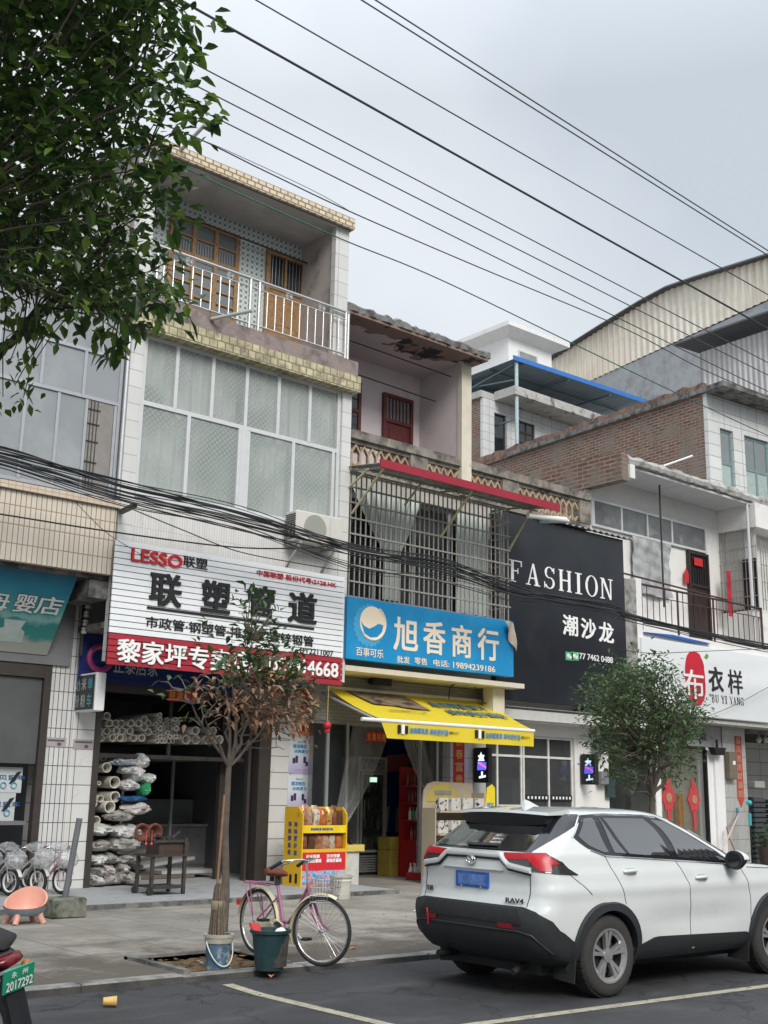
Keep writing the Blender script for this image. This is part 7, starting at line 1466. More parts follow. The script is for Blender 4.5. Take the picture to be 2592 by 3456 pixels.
# ================================================================ white SUV
car = thing('parked_car', 'white suv with black cladding parked at the kerb, seen from its rear corner', 'car', (0, 0, 0))
TB = [  # z, rear x, front x, half width, rear corner depth, rear corner width
    (.28, .34, 4.30, .80, .30, .30), (.34, .16, 4.44, .86, .30, .28), (.44, .055, 4.54, .900, .30, .26), (.56, .012, 4.59, .915, .30, .25), (.68, .0, 4.6, .922, .29, .24),
    (.76, .02, 4.595, .925, .28, .23), (.80, .055, 4.59, .925, .27, .22), (.88, .085, 4.565, .924, .27, .22), (.98, .095, 4.48, .918, .27, .22), (1.05, .09, 4.30, .905, .27, .22), (1.095, .085, 3.90, .892, .27, .22), (1.125, .085, 3.50, .878, .27, .22),
    (1.18, .09, 3.37, .862, .27, .22), (1.245, .105, 3.24, .845, .28, .23), (1.27, .14, 3.19, .832, .29, .23), (1.36, .27, 3.01, .788, .30, .23), (1.46, .42, 2.80, .738, .30, .23), (1.55, .53, 2.58, .69, .30, .23), (1.60, .57, 2.44, .652, .30, .23), (1.632, .62, 2.30, .60, .32, .24), (1.655, .74, 2.1, .50, .32, .24), (1.668, .95, 1.8, .34, .3, .22)]
def tz(z):
    z = max(TB[0][0], min(TB[-1][0], z))
    for a, b in zip(TB, TB[1:]):
        if z <= b[0]:
            t = (z-a[0])/(b[0]-a[0]); return [p+(q-p)*t for p, q in zip(a[1:], b[1:])]
    return list(TB[-1][1:])
def hwx(x, z, hw):
    k = 1-.03*max(0, (1.3-x)/1.3)**2-.05*max(0, (x-3.2)/1.4)**2
    b = .018*math.exp(-((z-.62)/.22)**2)*(math.exp(-((x-.95)/.42)**2)+math.exp(-((x-3.64)/.42)**2))
    d = -.022*math.exp(-((z-.62)/.13)**2)*math.exp(-((x-2.3)/.75)**4)+.012*math.exp(-((z-.93)/.05)**2)
    return hw*k+b+d
def SU(u, z):
    s = -1 if u >= 0 else 1; u = abs(u); xr, xf, hw, cd_, cw = tz(z); bow = .05; yr = hwx(xr+cd_, z, hw)-cw
    if u <= 1: y = yr*u; x = xr+bow*u*u
    elif u <= 2: a = (u-1)*math.pi/2; x = xr+bow+(cd_-bow)*(1-math.cos(a)); y = yr+cw*math.sin(a)
    elif u <= 6: x = xr+cd_+(xf-.5-xr-cd_)*(u-2)/4; y = hwx(x, z, hw)
    elif u <= 7: a = (u-6)*math.pi/2; x = xf-.5+(.5-.12)*math.sin(a); y = hwx(xf-.5, z, hw)-.42*(1-math.cos(a))
    else: t = u-7; y = (hwx(xf-.5, z, hw)-.42)*(1-t); x = xf-.12+.12*(1-(1-t)**2)
    return V((x, s*y, z))
def Ry(y, z):
    xr, xf, hw, cd_, cw = tz(z); yr = hwx(xr+cd_, z, hw)-cw; s = 1 if y >= 0 else -1; y = abs(y)
    return (s*(y/yr if y <= yr else 1+math.asin(min(1, (y-yr)/cw))*2/math.pi), z)
def Cu(u, z): return (u, z)
def Sx(x, z):
    xr, xf, hw, cd_, cw = tz(z)
    if x < xr+cd_: c = max(-1, min(1, 1-(x-xr-.05)/(cd_-.05))); return (1+math.acos(c)*2/math.pi, z)
    return (min(6, 2+4*(x-xr-cd_)/(xf-.5-xr-cd_)), z)
def nrm(u, z):
    e = .004; a = SU(u+e, z)-SU(u-e, z); b = SU(u, z+e)-SU(u, z-e); n_ = a.cross(b)
    if n_.length < 1e-9: n_ = V((0, -1, 0))
    n_.normalize(); p = SU(u, z)
    if n_.dot(p-V((2.0, 0, .8))) < 0: n_ = -n_
    return n_
def patch(poly, off, skirt=.012, mx=.07, flip=False):
    """skin panel following the body surface, poly in surface coordinates (u, z)"""
    bm = bmesh.new(); vs = [bm.verts.new((u*.7, z, 0)) for u, z in poly]; bm.faces.new(vs)
    for _ in range(3):
        bmesh.ops.triangulate(bm, faces=bm.faces[:]) if _ == 0 else None
        long_ = [e for e in bm.edges if e.calc_length() > mx]
        if not long_: break
        bmesh.ops.subdivide_edges(bm, edges=long_, cuts=1); bmesh.ops.triangulate(bm, faces=[f for f in bm.faces if len(f.verts) > 3])
    mb = MB(); idx = {}
    for v in bm.verts:
        u, z = v.co.x/.7, v.co.y; u = -u if flip else u; idx[v.index if False else id(v)] = len(mb.v); mb.v.append(SU(u, z)+nrm(u, z)*off)
    bm.verts.index_update(); order = {v: i for i, v in enumerate(bm.verts)}
    for f in bm.faces: mb.f.append([order[v] for v in f.verts]); mb.mi.append(0)
    if skirt:
        be = [e for e in bm.edges if len(e.link_faces) == 1]; base = {}
        for e in be:
            for v in e.verts:
                if v not in base:
                    u, z = v.co.x/.7, v.co.y; u = -u if flip else u; base[v] = len(mb.v); mb.v.append(SU(u, z)+nrm(u, z)*(off-skirt))
            a, b = e.verts; mb.f.append([order[a], order[b], base[b], base[a]]); mb.mi.append(0)
    bm.free(); return mb
def both(parent, name, poly, off, mt, skirt=.012, smooth=50, sides=(False, True)):
    return [part1(parent, name, patch(poly, off, skirt, flip=f), mt, smooth) for f in sides]
carw = Mt('pearl_white_paint', (.65, .675, .67), .24, 0, .02, 2, ((.62, .63, .61), 3.5, .5, .8), coat=1); clad = Mt('black_cladding', (.022, .025, .028), .55, 0, .12, 20, bump=.08, bs=200)
cglass = Mt('tinted_car_glass', (.01, .011, .013), .04, 0, .1, 1, coat=1); cglass.node_tree.nodes['Principled BSDF'].inputs['IOR'].default_value = 2.9
pglass = Mt('black_gloss_trim', (.01, .01, .012), .12, 0, .1, 1, coat=.5); chrome = Mt('bright_trim', (.75, .76, .78), .12, .9, .03); lampr = Mt('red_lens', (.45, .006, .015), .32, 0, .1, 20); lampd = Mt('smoked_lens', (.03, .028, .03), .15, 0, .2, 10, coat=1)
# body shell with wheel wells cut out
US = [0, .25, .5, .75]+[1+i/7 for i in range(7)]+[2+4*i/44 for i in range(44)]+[6+i/7 for i in range(7)]+[7, 7.25, 7.5, 7.75, 8]
zl = []
for a, b in zip(TB, TB[1:]):
    k = max(1, int((b[0]-a[0])/.022)); zl += [a[0]+(b[0]-a[0])*i/k for i in range(k)]
zl.append(TB[-1][0]); rings = []
for z in zl: rings.append([SU(u, z) for u in US]+[SU(-u, z) for u in US[-2:0:-1]])
shell = bpy.data.objects.new('shell', mesh('shell', MB().loft(rings), [carw, black_matte], smooth=32)); C.objects.link(shell)
cut = MB(); cut.cur = 1
for hx in (.95, 3.64):
    for s in (-1, 1): cut.lathe([(.405, .48*s), (.405, 1.2*s)], (hx, 0, .36), 40, 'y')
co = bpy.data.objects.new('cut', mesh('cut', cut, [carw, black_matte])); C.objects.link(co)
md = shell.modifiers.new('b', 'BOOLEAN'); md.operation = 'DIFFERENCE'; md.object = co; md.solver = 'EXACT'
bpy.context.view_layer.update(); me = bpy.data.meshes.new_from_object(shell.evaluated_get(bpy.context.evaluated_depsgraph_get())); me.name = 'body'
if len(me.materials) < 2: me.materials.append(black_matte)
me.set_sharp_from_angle(angle=R(32))
body = link(bpy.data.objects.new('body', me)); body.parent = car; ORG[body.name] = V((0, 0, 0)); bpy.data.objects.remove(shell); bpy.data.objects.remove(co)
part(car, 'underbody', MB().box(.35, 4.3, -.62, .62, .2, .42), black_matte)  # plain dark box added beneath the shell to block light
# glass house
dlo = [Sx(.66, 1.40), Sx(.86, 1.585), Sx(1.2, 1.60), Sx(1.8, 1.592), Sx(2.15, 1.565), Sx(2.45, 1.49), Sx(2.75, 1.32), Sx(3.06, 1.115), Sx(2.3, 1.165), Sx(1.6, 1.205), Sx(1.0, 1.24), Sx(.80, 1.30)]
both(car, 'window_surround', dlo, .003, pglass)
for nm, q in (('quarter_glass', [(.73, 1.41), (.90, 1.565), (1.03, 1.572), (1.07, 1.262), (1.0, 1.265), (.83, 1.325)]), ('rear_door_glass', [(1.12, 1.572), (1.78, 1.565), (1.98, 1.21), (1.15, 1.258)]), ('front_door_glass', [(1.88, 1.558), (2.14, 1.54), (2.42, 1.465), (2.70, 1.315), (2.97, 1.135), (2.09, 1.20)])):
    both(car, nm, [Sx(x, z) for x, z in q], .007, cglass, .004)
both(car, 'glass_divider', [Sx(1.14, 1.572), Sx(1.18, 1.572), Sx(1.36, 1.245), Sx(1.32, 1.247)], .010, pglass, .004)
def line(name, pts, r, mt, off=.004, sides=(1, -1), par=None):
    for s in sides: part(par or car, name, MB().tube([SU(s*u, z)+nrm(s*u, z)*off for u, z in pts], r, 6), mt, 60)
def DX(*q, k=6):
    out = []
    for a, b in zip(q, q[1:]): out += [Sx(a[0]+(b[0]-a[0])*i/k, a[1]+(b[1]-a[1])*i/k) for i in range(k)]
    return out+[Sx(*q[-1])]
def dense(pts, k=6):
    out = []
    for a, b in zip(pts, pts[1:]): out += [(a[0]+(b[0]-a[0])*i/k, a[1]+(b[1]-a[1])*i/k) for i in range(k)]
    return out+[pts[-1]]
line('window_trim', DX((.64, 1.40), (.85, 1.592), (1.2, 1.607), (1.8, 1.60), (2.17, 1.572), (2.47, 1.497), (2.78, 1.32), (3.08, 1.115)), .009, chrome)
line('belt_trim', DX((.82, 1.285), (1.0, 1.232), (1.6, 1.197), (2.3, 1.157), (3.06, 1.107)), .007, chrome)
# tailgate glass with black pillars running round to the sides
blk = [Ry(-.70, 1.268), Ry(.70, 1.268)]
half = [Ry(.66, 1.268), Cu(1.25, 1.30), Sx(.44, 1.40), Sx(.62, 1.50), Sx(.72, 1.535), Sx(.86, 1.555), Sx(.87, 1.60), Cu(1.9, 1.605), Ry(.3, 1.605), Ry(0, 1.605), Ry(0, 1.268)]
both(car, 'rear_pillar_trim', half, .004, pglass)
gl_ = [Ry(.60, 1.285), Cu(1.0, 1.36), Ry(.55, 1.50), Ry(0, 1.50)]
part(car, 'rear_glass', patch([Ry(-.60, 1.285), Ry(0, 1.282), Ry(.60, 1.285), Ry(.58, 1.40), Ry(.52, 1.51), Ry(0, 1.515), Ry(-.52, 1.51), Ry(-.58, 1.40)], .009, .005), cglass, 50)
sp1 = MB().loft([[(x, y, z) for x, z in P] for y, P in [(s, [(.40+.09*(abs(s)/.6)**2, 1.612-.02*(abs(s)/.6)**2), (.41+.09*(abs(s)/.6)**2, 1.638-.02*(abs(s)/.6)**2), (.8, 1.67-.02*(abs(s)/.6)**2), (.8, 1.60)]) for s in [-.6+i*.1 for i in range(13)]]])
part(car, 'spoiler', sp1, carw, 50)
sp2 = MB().loft([[(x, y, z) for x, z in P] for y, P in [(s, [(.44+.08*(abs(s)/.6)**2, 1.49+.03*(abs(s)/.6)**3), (.405+.09*(abs(s)/.6)**2, 1.608-.02*(abs(s)/.6)**2), (.7, 1.60), (.62, 1.50)]) for s in [-.56+i*.08 for i in range(15)]]])
part(car, 'spoiler_underside', sp2, black, 50)
part(car, 'roof_fin', MB().loft([[(.78, -.03, 1.655), (.78, .03, 1.655), (1.02, .025, 1.655), (1.02, -.025, 1.655)], [(.80, -.008, 1.735), (.80, .008, 1.735), (.86, .008, 1.72), (.86, -.008, 1.72)]]), carw, 40)
wp_ = SU(.25, 1.30); part(car, 'rear_wiper', MB().loft([[p+n_ for n_ in (V((-.03, 0, -.012)), V((-.06, 0, 0)), V((-.03, 0, .02)), V((-.01, 0, 0)))] for p in [SU(u, 1.31+.01*abs(u)) for u in (-.25, -.05, .2, .45)]]), black, 40)
# lamps
housing = [Ry(.39, 1.25), Ry(.66, 1.258), Cu(1.5, 1.262), Sx(.27, 1.262), Sx(.40, 1.19), Sx(.57, 1.075), Sx(.36, 1.085), Cu(1.5, 1.10), Ry(.66, 1.115), Ry(.47, 1.14)]
red = [Ry(.39, 1.246), Ry(.66, 1.252), Cu(1.5, 1.254), Sx(.26, 1.25), Sx(.36, 1.17), Sx(.27, 1.165), Cu(1.72, 1.105), Cu(1.42, 1.108), Cu(1.15, 1.205), Ry(.64, 1.203), Ry(.43, 1.2)]
for f in (False, True):
    h_ = part1(car, 'tail_lamp', patch(housing, .012, .02, flip=f), lampd, 50); part1(h_, 'red_lens', patch(red, .018, .008, flip=f), lampr, 50)
# garnish bar and panel below the glass
gp = [(-.72, 1.115), (-.47, 1.15), (-.36, 1.235), (0, 1.24), (.36, 1.235), (.47, 1.15), (.72, 1.115)]
gd = []
for a, b in zip(gp, gp[1:]): gd += [(a[0]+(b[0]-a[0])*i/6, a[1]+(b[1]-a[1])*i/6) for i in range(6)]
gd.append(gp[-1]); rings = []
for y, z in gd: u, _ = Ry(y, z); p = SU(-u if False else u, z); rings.append([p+V((.01, 0, -.028)), p+V((-.034, 0, -.024)), p+V((-.042, 0, .0)), p+V((-.034, 0, .022)), p+V((.01, 0, .026))])
part(car, 'tailgate_garnish', MB().loft(rings), carw, 40)
mb = MB(); P = []
for y, z in gd: u, _ = Ry(y, z-.038); P.append(SU(u, z-.038)+V((-.012, 0, 0)))
part(car, 'garnish_shadow_gap', MB().tube(P, .009, 6), black, 60)
def badge(c, n_, w_, h, parent):
    mb = MB()
    for rx, rz_, dz in ((1, 1, 0), (.42, .95, 0), (.72, .42, .45)): mb.tube([V((c[0]-.004, c[1]+w_*rx*math.cos(R(a*15)), c[2]+h*(dz*.8+rz_*.95*math.sin(R(a*15)))*1)) for a in range(25)], .0062, 6, False)
    part(parent, 'emblem', mb, chrome, 60)
c = SU(0, 1.175)+V((-.016, 0, 0)); badge(c, None, .056, .04, car)
part(car, 'emblem_base', MB().lathe([(.058, -.004), (.058, .012)], c+V((.006, 0, 0)), 24, 'x'), Mt('satin_badge', (.45, .46, .47), .3, .5))
px_ = SU(0, 1.0).x; pl_ = part(car, 'number_plate', MB().bbox(px_-.016, px_+.02, -.22, .22, .925, 1.07, .004), Mt('blue_plate', (.02, .10, .40), .4, 0, .25, 9)); part(pl_, 'smudged_print', MB().box(px_-.0185, px_-.0165, -.2, .18, .95, 1.045), Mt('smudged_plate_print', (.1, .2, .48), .5, 0, .4, 14))
for y in (-.13, .13): part(pl_, 'bolt', MB().lathe([(.008, -.006), (.008, 0)], (px_-.017, y, .935), 8, 'x'), chrome)
part(car, 'plate_recess_lip', MB().tube([SU(u, 1.098)+V((-.006, 0, 0)) for u in (-.62, -.3, 0, .3, .62)], .01, 6), Mt('recess_lip_paint', (.5, .51, .52), .4), 60)
mb = MB()
def rlet(mb, s, y0, z0, w_, h):
    p = SU(Ry(y0, z0)[0], z0); q = SU(Ry(y0+w_, z0)[0], z0); u = (q-p).normalized(); letters(mb, s, p+V((-.006, 0, 0)), u, (0, 0, 1), w_, h, .004, .02)
# seen from behind, the writing runs towards the car's right
def rtext(s, yl, yr_, z0, h):
    p = SU(Ry(yl, z0)[0], z0); q = SU(Ry(yr_, z0)[0], z0); u = (q-p); L_ = u.length; u.normalize(); mb = MB(); letters(mb, s, p+V((-.012, 0, 0)), u, (0, 0, 1), L_, h, .006, .02); part(car, 'badge_lettering', mb, pglass, fixn=False)
rtext('RAV4', .46, .66, .825, .045); rtext('丰田', -.67, -.56, .855, .05)
# lower cladding
bmp = [Ry(0, .80), Ry(.66, .795), Cu(1.35, .765), Cu(1.8, .69), Sx(.36, .585), Sx(.50, .50), Sx(.545, .36), Sx(.5, .285), Cu(1.5, .285), Ry(.5, .285), Ry(0, .285)]
both(car, 'rear_bumper', bmp, .010, clad, .02)
up_ = [Ry(0, .775), Ry(.60, .77), Ry(.66, .70), Cu(1.02, .655), Ry(.5, .655), Ry(0, .665)]
both(car, 'bumper_step', up_, .020, Mt('dark_bumper_panel', (.011, .012, .014), .6, 0, .1, 20), .015)
line('bumper_crease', dense([Ry(0, .60), Ry(.62, .595), Cu(1.3, .57), Cu(1.7, .42)]), .009, Mt('bumper_edge', (.028, .03, .034), .5), .012)
rfl = [Ry(.40, .655), Ry(.57, .66), Ry(.585, .615), Ry(.43, .612)]
both(car, 'reflector', rfl, .020, Mt('reflector_red', (.22, .012, .018), .3, 0, .1, 30), .015)
both(car, 'sill_cladding', [Sx(1.34, .40), Sx(1.62, .48), Sx(1.7, .485), Sx(3.12, .45), Sx(3.24, .42), Sx(3.26, .285), Sx(1.34, .285)], .010, clad, .02)
both(car, 'front_bumper', [Sx(3.99, .50), Sx(4.1, .55), Cu(6.3, .52), Cu(6.8, .5), Cu(8, .48), Cu(8, .285), Cu(6.5, .285), Sx(4.0, .285)], .010, clad, .02)
both(car, 'headlamp', [Cu(6.05, .98), Cu(6.45, .99), Cu(6.9, .93), Cu(6.95, .86), Cu(6.4, .86)], .006, lampd, .01)
both(car, 'grille', [Cu(7.0, .92), Cu(8, .94), Cu(8, .62), Cu(7.2, .6)], .006, black, .01)
both(car, 'windscreen', [Cu(6.25, 1.15), Cu(6.22, 1.35), Cu(6.25, 1.55), Cu(8, 1.565), Cu(8, 1.145)], .006, cglass, .005)
def archring(hx, s):
    mb = MB(); rings = []; hz = .36
    for i in range(29):
        a = R(-14+208*i/28); k = 1+.045*abs(math.sin(2*(a)))**1.0
        ri, ro = .398, .468*k; q = []
        for r_, off in ((ri, .0), (ri, .034), (ro-.012, .03), (ro, .012), (ro, -.01)):
            x, z = hx+r_*math.cos(a), hz+r_*math.sin(a); xr, xf, hw, cd_, cw = tz(z); q.append(V((x, s*(hwx(x, z, hw)+off), z)))
        q.append(V((hx+ri*math.cos(a), s*.72, hz+ri*math.sin(a)))); rings.append(q)
    part(car, 'wheel_arch_trim', mb.loft(rings, False, True), clad, 45)
for hx in (.95, 3.64):
    for s in (-1, 1): archring(hx, s)
# wheels
rimm = Mt('silver_alloy', (.5, .505, .5), .32, .7, .08, 10)
def carwheel(hx, s, steer=0):
    t = MB().lathe([(.225, -.105), (.27, -.115), (.325, -.112), (.352, -.09), (.36, -.05), (.362, 0), (.36, .05), (.352, .09), (.325, .112), (.27, .115), (.225, .105)], (0, 0, 0), 56, 'y', False)
    for k in range(36):
        a = 2*math.pi*k/36
        for y in (-.06, .0, .06): t.obox((.362*math.cos(a+.03*(y > 0)), y, .362*math.sin(a+.03*(y > 0))), (-.022*math.sin(a), 0, .022*math.cos(a)), (0, .02, 0), (.004*math.cos(a), 0, .004*math.sin(a)))
    M_ = Matrix.Translation((hx, s*.815, .36)) @ Matrix.Rotation(steer, 4, 'Z'); t.xf(M_); w_ = part(car, 'wheel', t, Mt('tyre_rubber', (.035, .034, .033), .85, 0, .15, 30) if 'tyre_rubber' not in bpy.data.materials else bpy.data.materials['tyre_rubber'], 40)
    mb = MB().lathe([(.19, -.08), (.213, -.085), (.222, -.11), (.238, -.113), (.24, -.1), (.232, .1), (.19, .1)], (0, 0, 0), 48, 'y', False)
    for k in range(5):
        a0 = R(90+72*k)
        for d in (-.15, .15):
            c_, s_ = math.cos(a0+d), math.sin(a0+d); c2, s2 = math.cos(a0+d*.72), math.sin(a0+d*.72); T = V((-s_, 0, c_))
            a_ = V((.05*c2, -.075, .05*s2)); b_ = V((.222*c_, -.095, .222*s_))
            mb.loft([[p+T*w2+V((0, dy, 0)) for w2, dy in ((-w_h, .03), (-w_h*.8, -.006), (w_h*.8, -.006), (w_h, .03))] for p, w_h in ((a_, .017), (a_.lerp(b_, .5), .019), (b_, .026))])
    mb.lathe([(.062, -.06), (.06, -.088), (.03, -.095), (.004, -.095)], (0, 0, 0), 20, 'y')
    mb.xf(M_ @ (Matrix.Scale(-1, 4, (0, 1, 0)) if s > 0 else Matrix.Identity(4))); part(w_, 'rim', mb, rimm, 35)
    d_ = MB().lathe([(.03, -.02), (.16, -.02), (.16, .0), (.03, .0)], (0, 0, 0), 32, 'y').lathe([(.19, .02), (.215, .02), (.215, .08), (.19, .08)], (0, 0, 0), 32, 'y'); d_.xf(M_); part(w_, 'brake_disc', d_, darkmetal, 40)
for hx in (.95, 3.64):
    for s in (-1, 1): carwheel(hx, s, R(-3) if hx > 2 else 0)
for hx in (.51, 3.18):
    for s in (-1, 1): part(car, 'mud_flap', MB().prism([(hx, s*.90, .47), (hx, s*.64, .47), (hx-.02, s*.64, .17), (hx-.02, s*.89, .15)], (.012, 0, 0)), black_matte)
part(car, 'tow_eye', MB().tube([(.3, .42, .30), (.06, .44, .29)], .035, 10), black, 50); part(car, 'exhaust', MB().tube([(.5, -.42, .28), (.25, -.45, .26), (.16, -.46, .22)], .03, 10), darkmetal, 50); part(car, 'suspension_beam', MB().box(.8, 1.05, -.6, .6, .26, .36), black_matte)
# shut lines, handles, mirrors
seam = Mt('shut_line', (.02, .02, .022), .8)
line('shut_line', dense([Ry(.70, 1.11), Ry(.705, .95), Ry(.69, .80)]), .004, seam, .0005)
line('shut_line', DX((1.0, 1.235), (1.05, 1.12), (1.12, 1.0), (1.17, .88), (1.19, .80)), .0035, seam, .0005); line('shut_line', DX((2.03, 1.19), (2.10, 1.08), (2.17, .95), (2.2, .7), (2.2, .45)), .0035, seam, .0005); line('shut_line', DX((3.07, 1.10), (3.15, .98), (3.2, .8), (3.2, .45)), .0035, seam, .0005)
line('shut_line', dense([Cu(6.2, 1.06), Sx(3.5, 1.07), Sx(3.2, 1.085)]), .004, seam, .0005); line('shut_line', DX((.45, 1.09), (.62, .98), (.72, .9)), .0035, seam, .0005); line('shut_line', [SU_ for SU_ in dense([Ry(.52, 1.605), Cu(1.6, 1.60)])], .003, seam, .001)
for x, z in ((1.30, 1.085), (2.38, 1.0)):
    for s in (1, -1):
        u, _ = Sx(x, z); P = [SU(s*Sx(x-.1+.2*i/8, z-.004*i/8)[0], z)+nrm(s*u, z)*(.012+.026*math.sin(math.pi*i/8)) for i in range(9)]
        h_ = part1(car, 'door_handle', MB().tube(P, [.012, .015, .016, .016, .016, .016, .016, .015, .012], 8), carw, 60); part1(h_, 'handle_recess', patch([Sx(x-.05, z-.035), Sx(x+.07, z-.035), Sx(x+.07, z+.035), Sx(x-.05, z+.035)], .0015, 0, flip=s < 0), Mt('handle_recess_shade', (.42, .43, .44), .4) if 'handle_recess_shade' not in bpy.data.materials else bpy.data.materials['handle_recess_shade'], 60)  # flat grey patch: shade of the handle hollow put into its colour
def mring(x, y, z, rx, ry, rz_): return [(x, y+ry*math.cos(a), z+rz_*math.sin(a)) for a in [k*R(22.5) for k in range(16)]]
for s in (-1, 1):
    m_ = part1(car, 'mirror', MB().loft([mring(2.80, s*1.02, 1.165, 0, .105, .085), mring(2.83, s*1.02, 1.165, 0, .115, .095), mring(2.90, s*1.015, 1.172, 0, .10, .07), mring(2.97, s*1.0, 1.175, 0, .055, .04)]), black, 60); part1(m_, 'mirror_cap', MB().loft([[(x, y, z) for x, y, z in mring(xx, s*1.022, 1.178, 0, k*.115, k*.082) if z > 1.165] for xx, k in ((2.815, 1.02), (2.86, 1.05), (2.92, .93), (2.975, .52))], False, False), carw, 60)
    part1(m_, 'mirror_glass', MB().lathe([(.07, 0), (.07, .003)], (2.797, s*1.02, 1.17), 20, 'x'), pglass); part1(m_, 'mirror_arm', MB().bar((2.9, s*.86, 1.1), (2.88, s*.97, 1.12), .06, .05), black)
part(car, 'ribbon', MB().tube([SU(Ry(-.55, .70)[0], .70)+V((-.03, 0, 0)), SU(Ry(-.53, .66)[0], .66)+V((-.035, 0, 0)), SU(Ry(-.54, .55)[0], .55)+V((-.03, 0, 0))], .006, 5), red_paint)
car.location = (7.96, 8.13, 0); car.rotation_euler = (0, 0, R(-1.2))
# ================================================================ trees
def leaf_mat(name, c1, c2, trans=.25):
    mt, t, P, N, L = nt(name); rn = N.new('ShaderNodeNewGeometry')
    f = rn.outputs['Random Per Island']; c = mixc(N, L, f, c1, c2); f2 = noise(N, L, coords(N, L), 1.4, 2); c = mixc(N, L, mapr(N, L, f2, .35, .65, 0, .5), c, tuple(x*.55 for x in c1))
    L.new(c, P.inputs['Base Color']); P.inputs['Roughness'].default_value = .42; P.inputs['Specular IOR Level'].default_value = .5
    tr = N.new('ShaderNodeBsdfTranslucent'); L.new(c, tr.inputs[0]); mx = N.new('ShaderNodeMixShader'); mx.inputs[0].default_value = trans
    L.new(P.outputs[0], mx.inputs[1]); L.new(tr.outputs[0], mx.inputs[2]); L.new(mx.outputs[0], N['Material Output'].inputs[0]); return mt
def leaf(mb, p, d, s, rr, wr=.42, fold=.18, droop=.25):
    d = d.normalized(); w_ = d.cross(V((rr.uniform(-.5, .5), rr.uniform(-.5, .5), 1)))
    if w_.length < .1: w_ = d.orthogonal()
    w_.normalize(); n_ = w_.cross(d); a = p; e = p+d*s-V((0, 0, droop*s)); m_ = p+d*s*.45-V((0, 0, droop*s*.2))
    l = m_+w_*s*wr*.5+n_*s*fold*.5; r = m_-w_*s*wr*.5+n_*s*fold*.5; l2 = p+d*s*.78+w_*s*wr*.3-V((0, 0, droop*s*.6))+n_*s*fold*.3; r2 = p+d*s*.78-w_*s*wr*.3-V((0, 0, droop*s*.6))+n_*s*fold*.3
    k = p+d*s*.78-V((0, 0, droop*s*.6))
    mb.add([a, l, l2, e, r2, r, m_, k], [(0, 1, 6), (1, 2, 7, 6), (2, 3, 7), (0, 6, 5), (6, 7, 4, 5), (7, 3, 4)])
def twig_path(a, b, rr, n=5, wob=.12):
    P = []; L_ = (b-a).length
    for i in range(n+1): u = i/n; P.append(a.lerp(b, u)+V((rr.uniform(-1, 1), rr.uniform(-1, 1), rr.uniform(-.6, 1)))*wob*L_*.5*math.sin(math.pi*u))
    return P
# ---- big tree overhanging from the left
def inpoly(x, y_, P):
    c = False
    for (x1, y1), (x2, y2) in zip(P, P[1:]+P[:1]):
        if (y1 > y_) != (y2 > y_) and x < (x2-x1)*(y_-y1)/(y2-y1)+x1: c = not c
    return c
bt = thing('street_tree', 'large leafy evergreen tree overhanging the top left corner', 'tree', (1.2, 9.0, .1))
rr = random.Random(77); tips = []
# the crown is a solid volume: clumps spread through a depth of about four metres
outline = [(-900, -700), (520, -700), (570, 0), (610, 90), (540, 200), (570, 300), (650, 360), (540, 420), (540, 520), (560, 600), (500, 700), (500, 800), (540, 900), (560, 1000), (480, 1060), (400, 1070), (360, 1090), (330, 1080), (230, 1000), (120, 960), (60, 930), (-60, 900), (-900, 850)]
tries = 0
while len(tips) < 1350 and tries < 40000:
    tries += 1; x, y_ = rr.uniform(-900, 700), rr.uniform(-700, 1150)
    if not inpoly(x, y_, outline): continue
    depth = rr.uniform(6.3, 10.2)
    if x > 300 and rr.random() < .4: continue
    if x > 400: depth = rr.uniform(6.4, 8.4)
    tips.append(PD(x, y_, depth))
low = [PD(x, y_, rr.uniform(6.8, 8.2)) for x, y_ in ((20, 1060), (60, 1100), (20, 1140), (90, 1180), (110, 1230), (30, 1230), (50, 1300), (10, 1340), (80, 1340), (-40, 1180), (-60, 1280), (-100, 1250), (70, 1060), (10, 1030))]
strays = [PD(x, y_, rr.uniform(6.5, 7.4)) for x, y_ in ((650, 70), (630, 110), (610, 160), (600, 240), (640, 350), (680, 345), (660, 400), (690, 400), (600, 440), (470, 1010), (350, 1110), (375, 1150), (400, 1180), (420, 1170), (560, 1000), (580, 1050), (430, 1090), (510, 620), (545, 650), (560, 570), (530, 740), (550, 850), (290, 1040), (260, 1060), (100, 1040), (120, 1060))]
cen = V((1.6, 7.6, 4.5)); trunk_top = V((1.3, 8.7, 3.2)); mb = MB()
mb.tube([(1.2, 9.0, .05), (1.22, 8.95, 1.2), (1.3, 8.8, 2.4), trunk_top], [.2, .165, .15, .13], 12)
limbs = []
for tgt in (V((2.0, 7.2, 5.6)), V((3.2, 6.8, 5.4)), V((2.6, 6.4, 4.6)), V((.6, 7.2, 6.2)), V((2.4, 8.2, 6.4)), V((3.6, 7.6, 6.6)), V((.2, 6.2, 5.0)), V((1.6, 5.6, 4.4))):
    P = twig_path(trunk_top, tgt, rr, 6, .2); mb.tube(P, [.07-.0095*i for i in range(7)], 8); limbs += P[2:]
part(bt, 'trunk', mb, Mt('dark_bark', (.05, .042, .035), .9, 0, .3, 14, None, .6, 30), 60)
mb = MB(); lf = MB(); lf2 = MB()
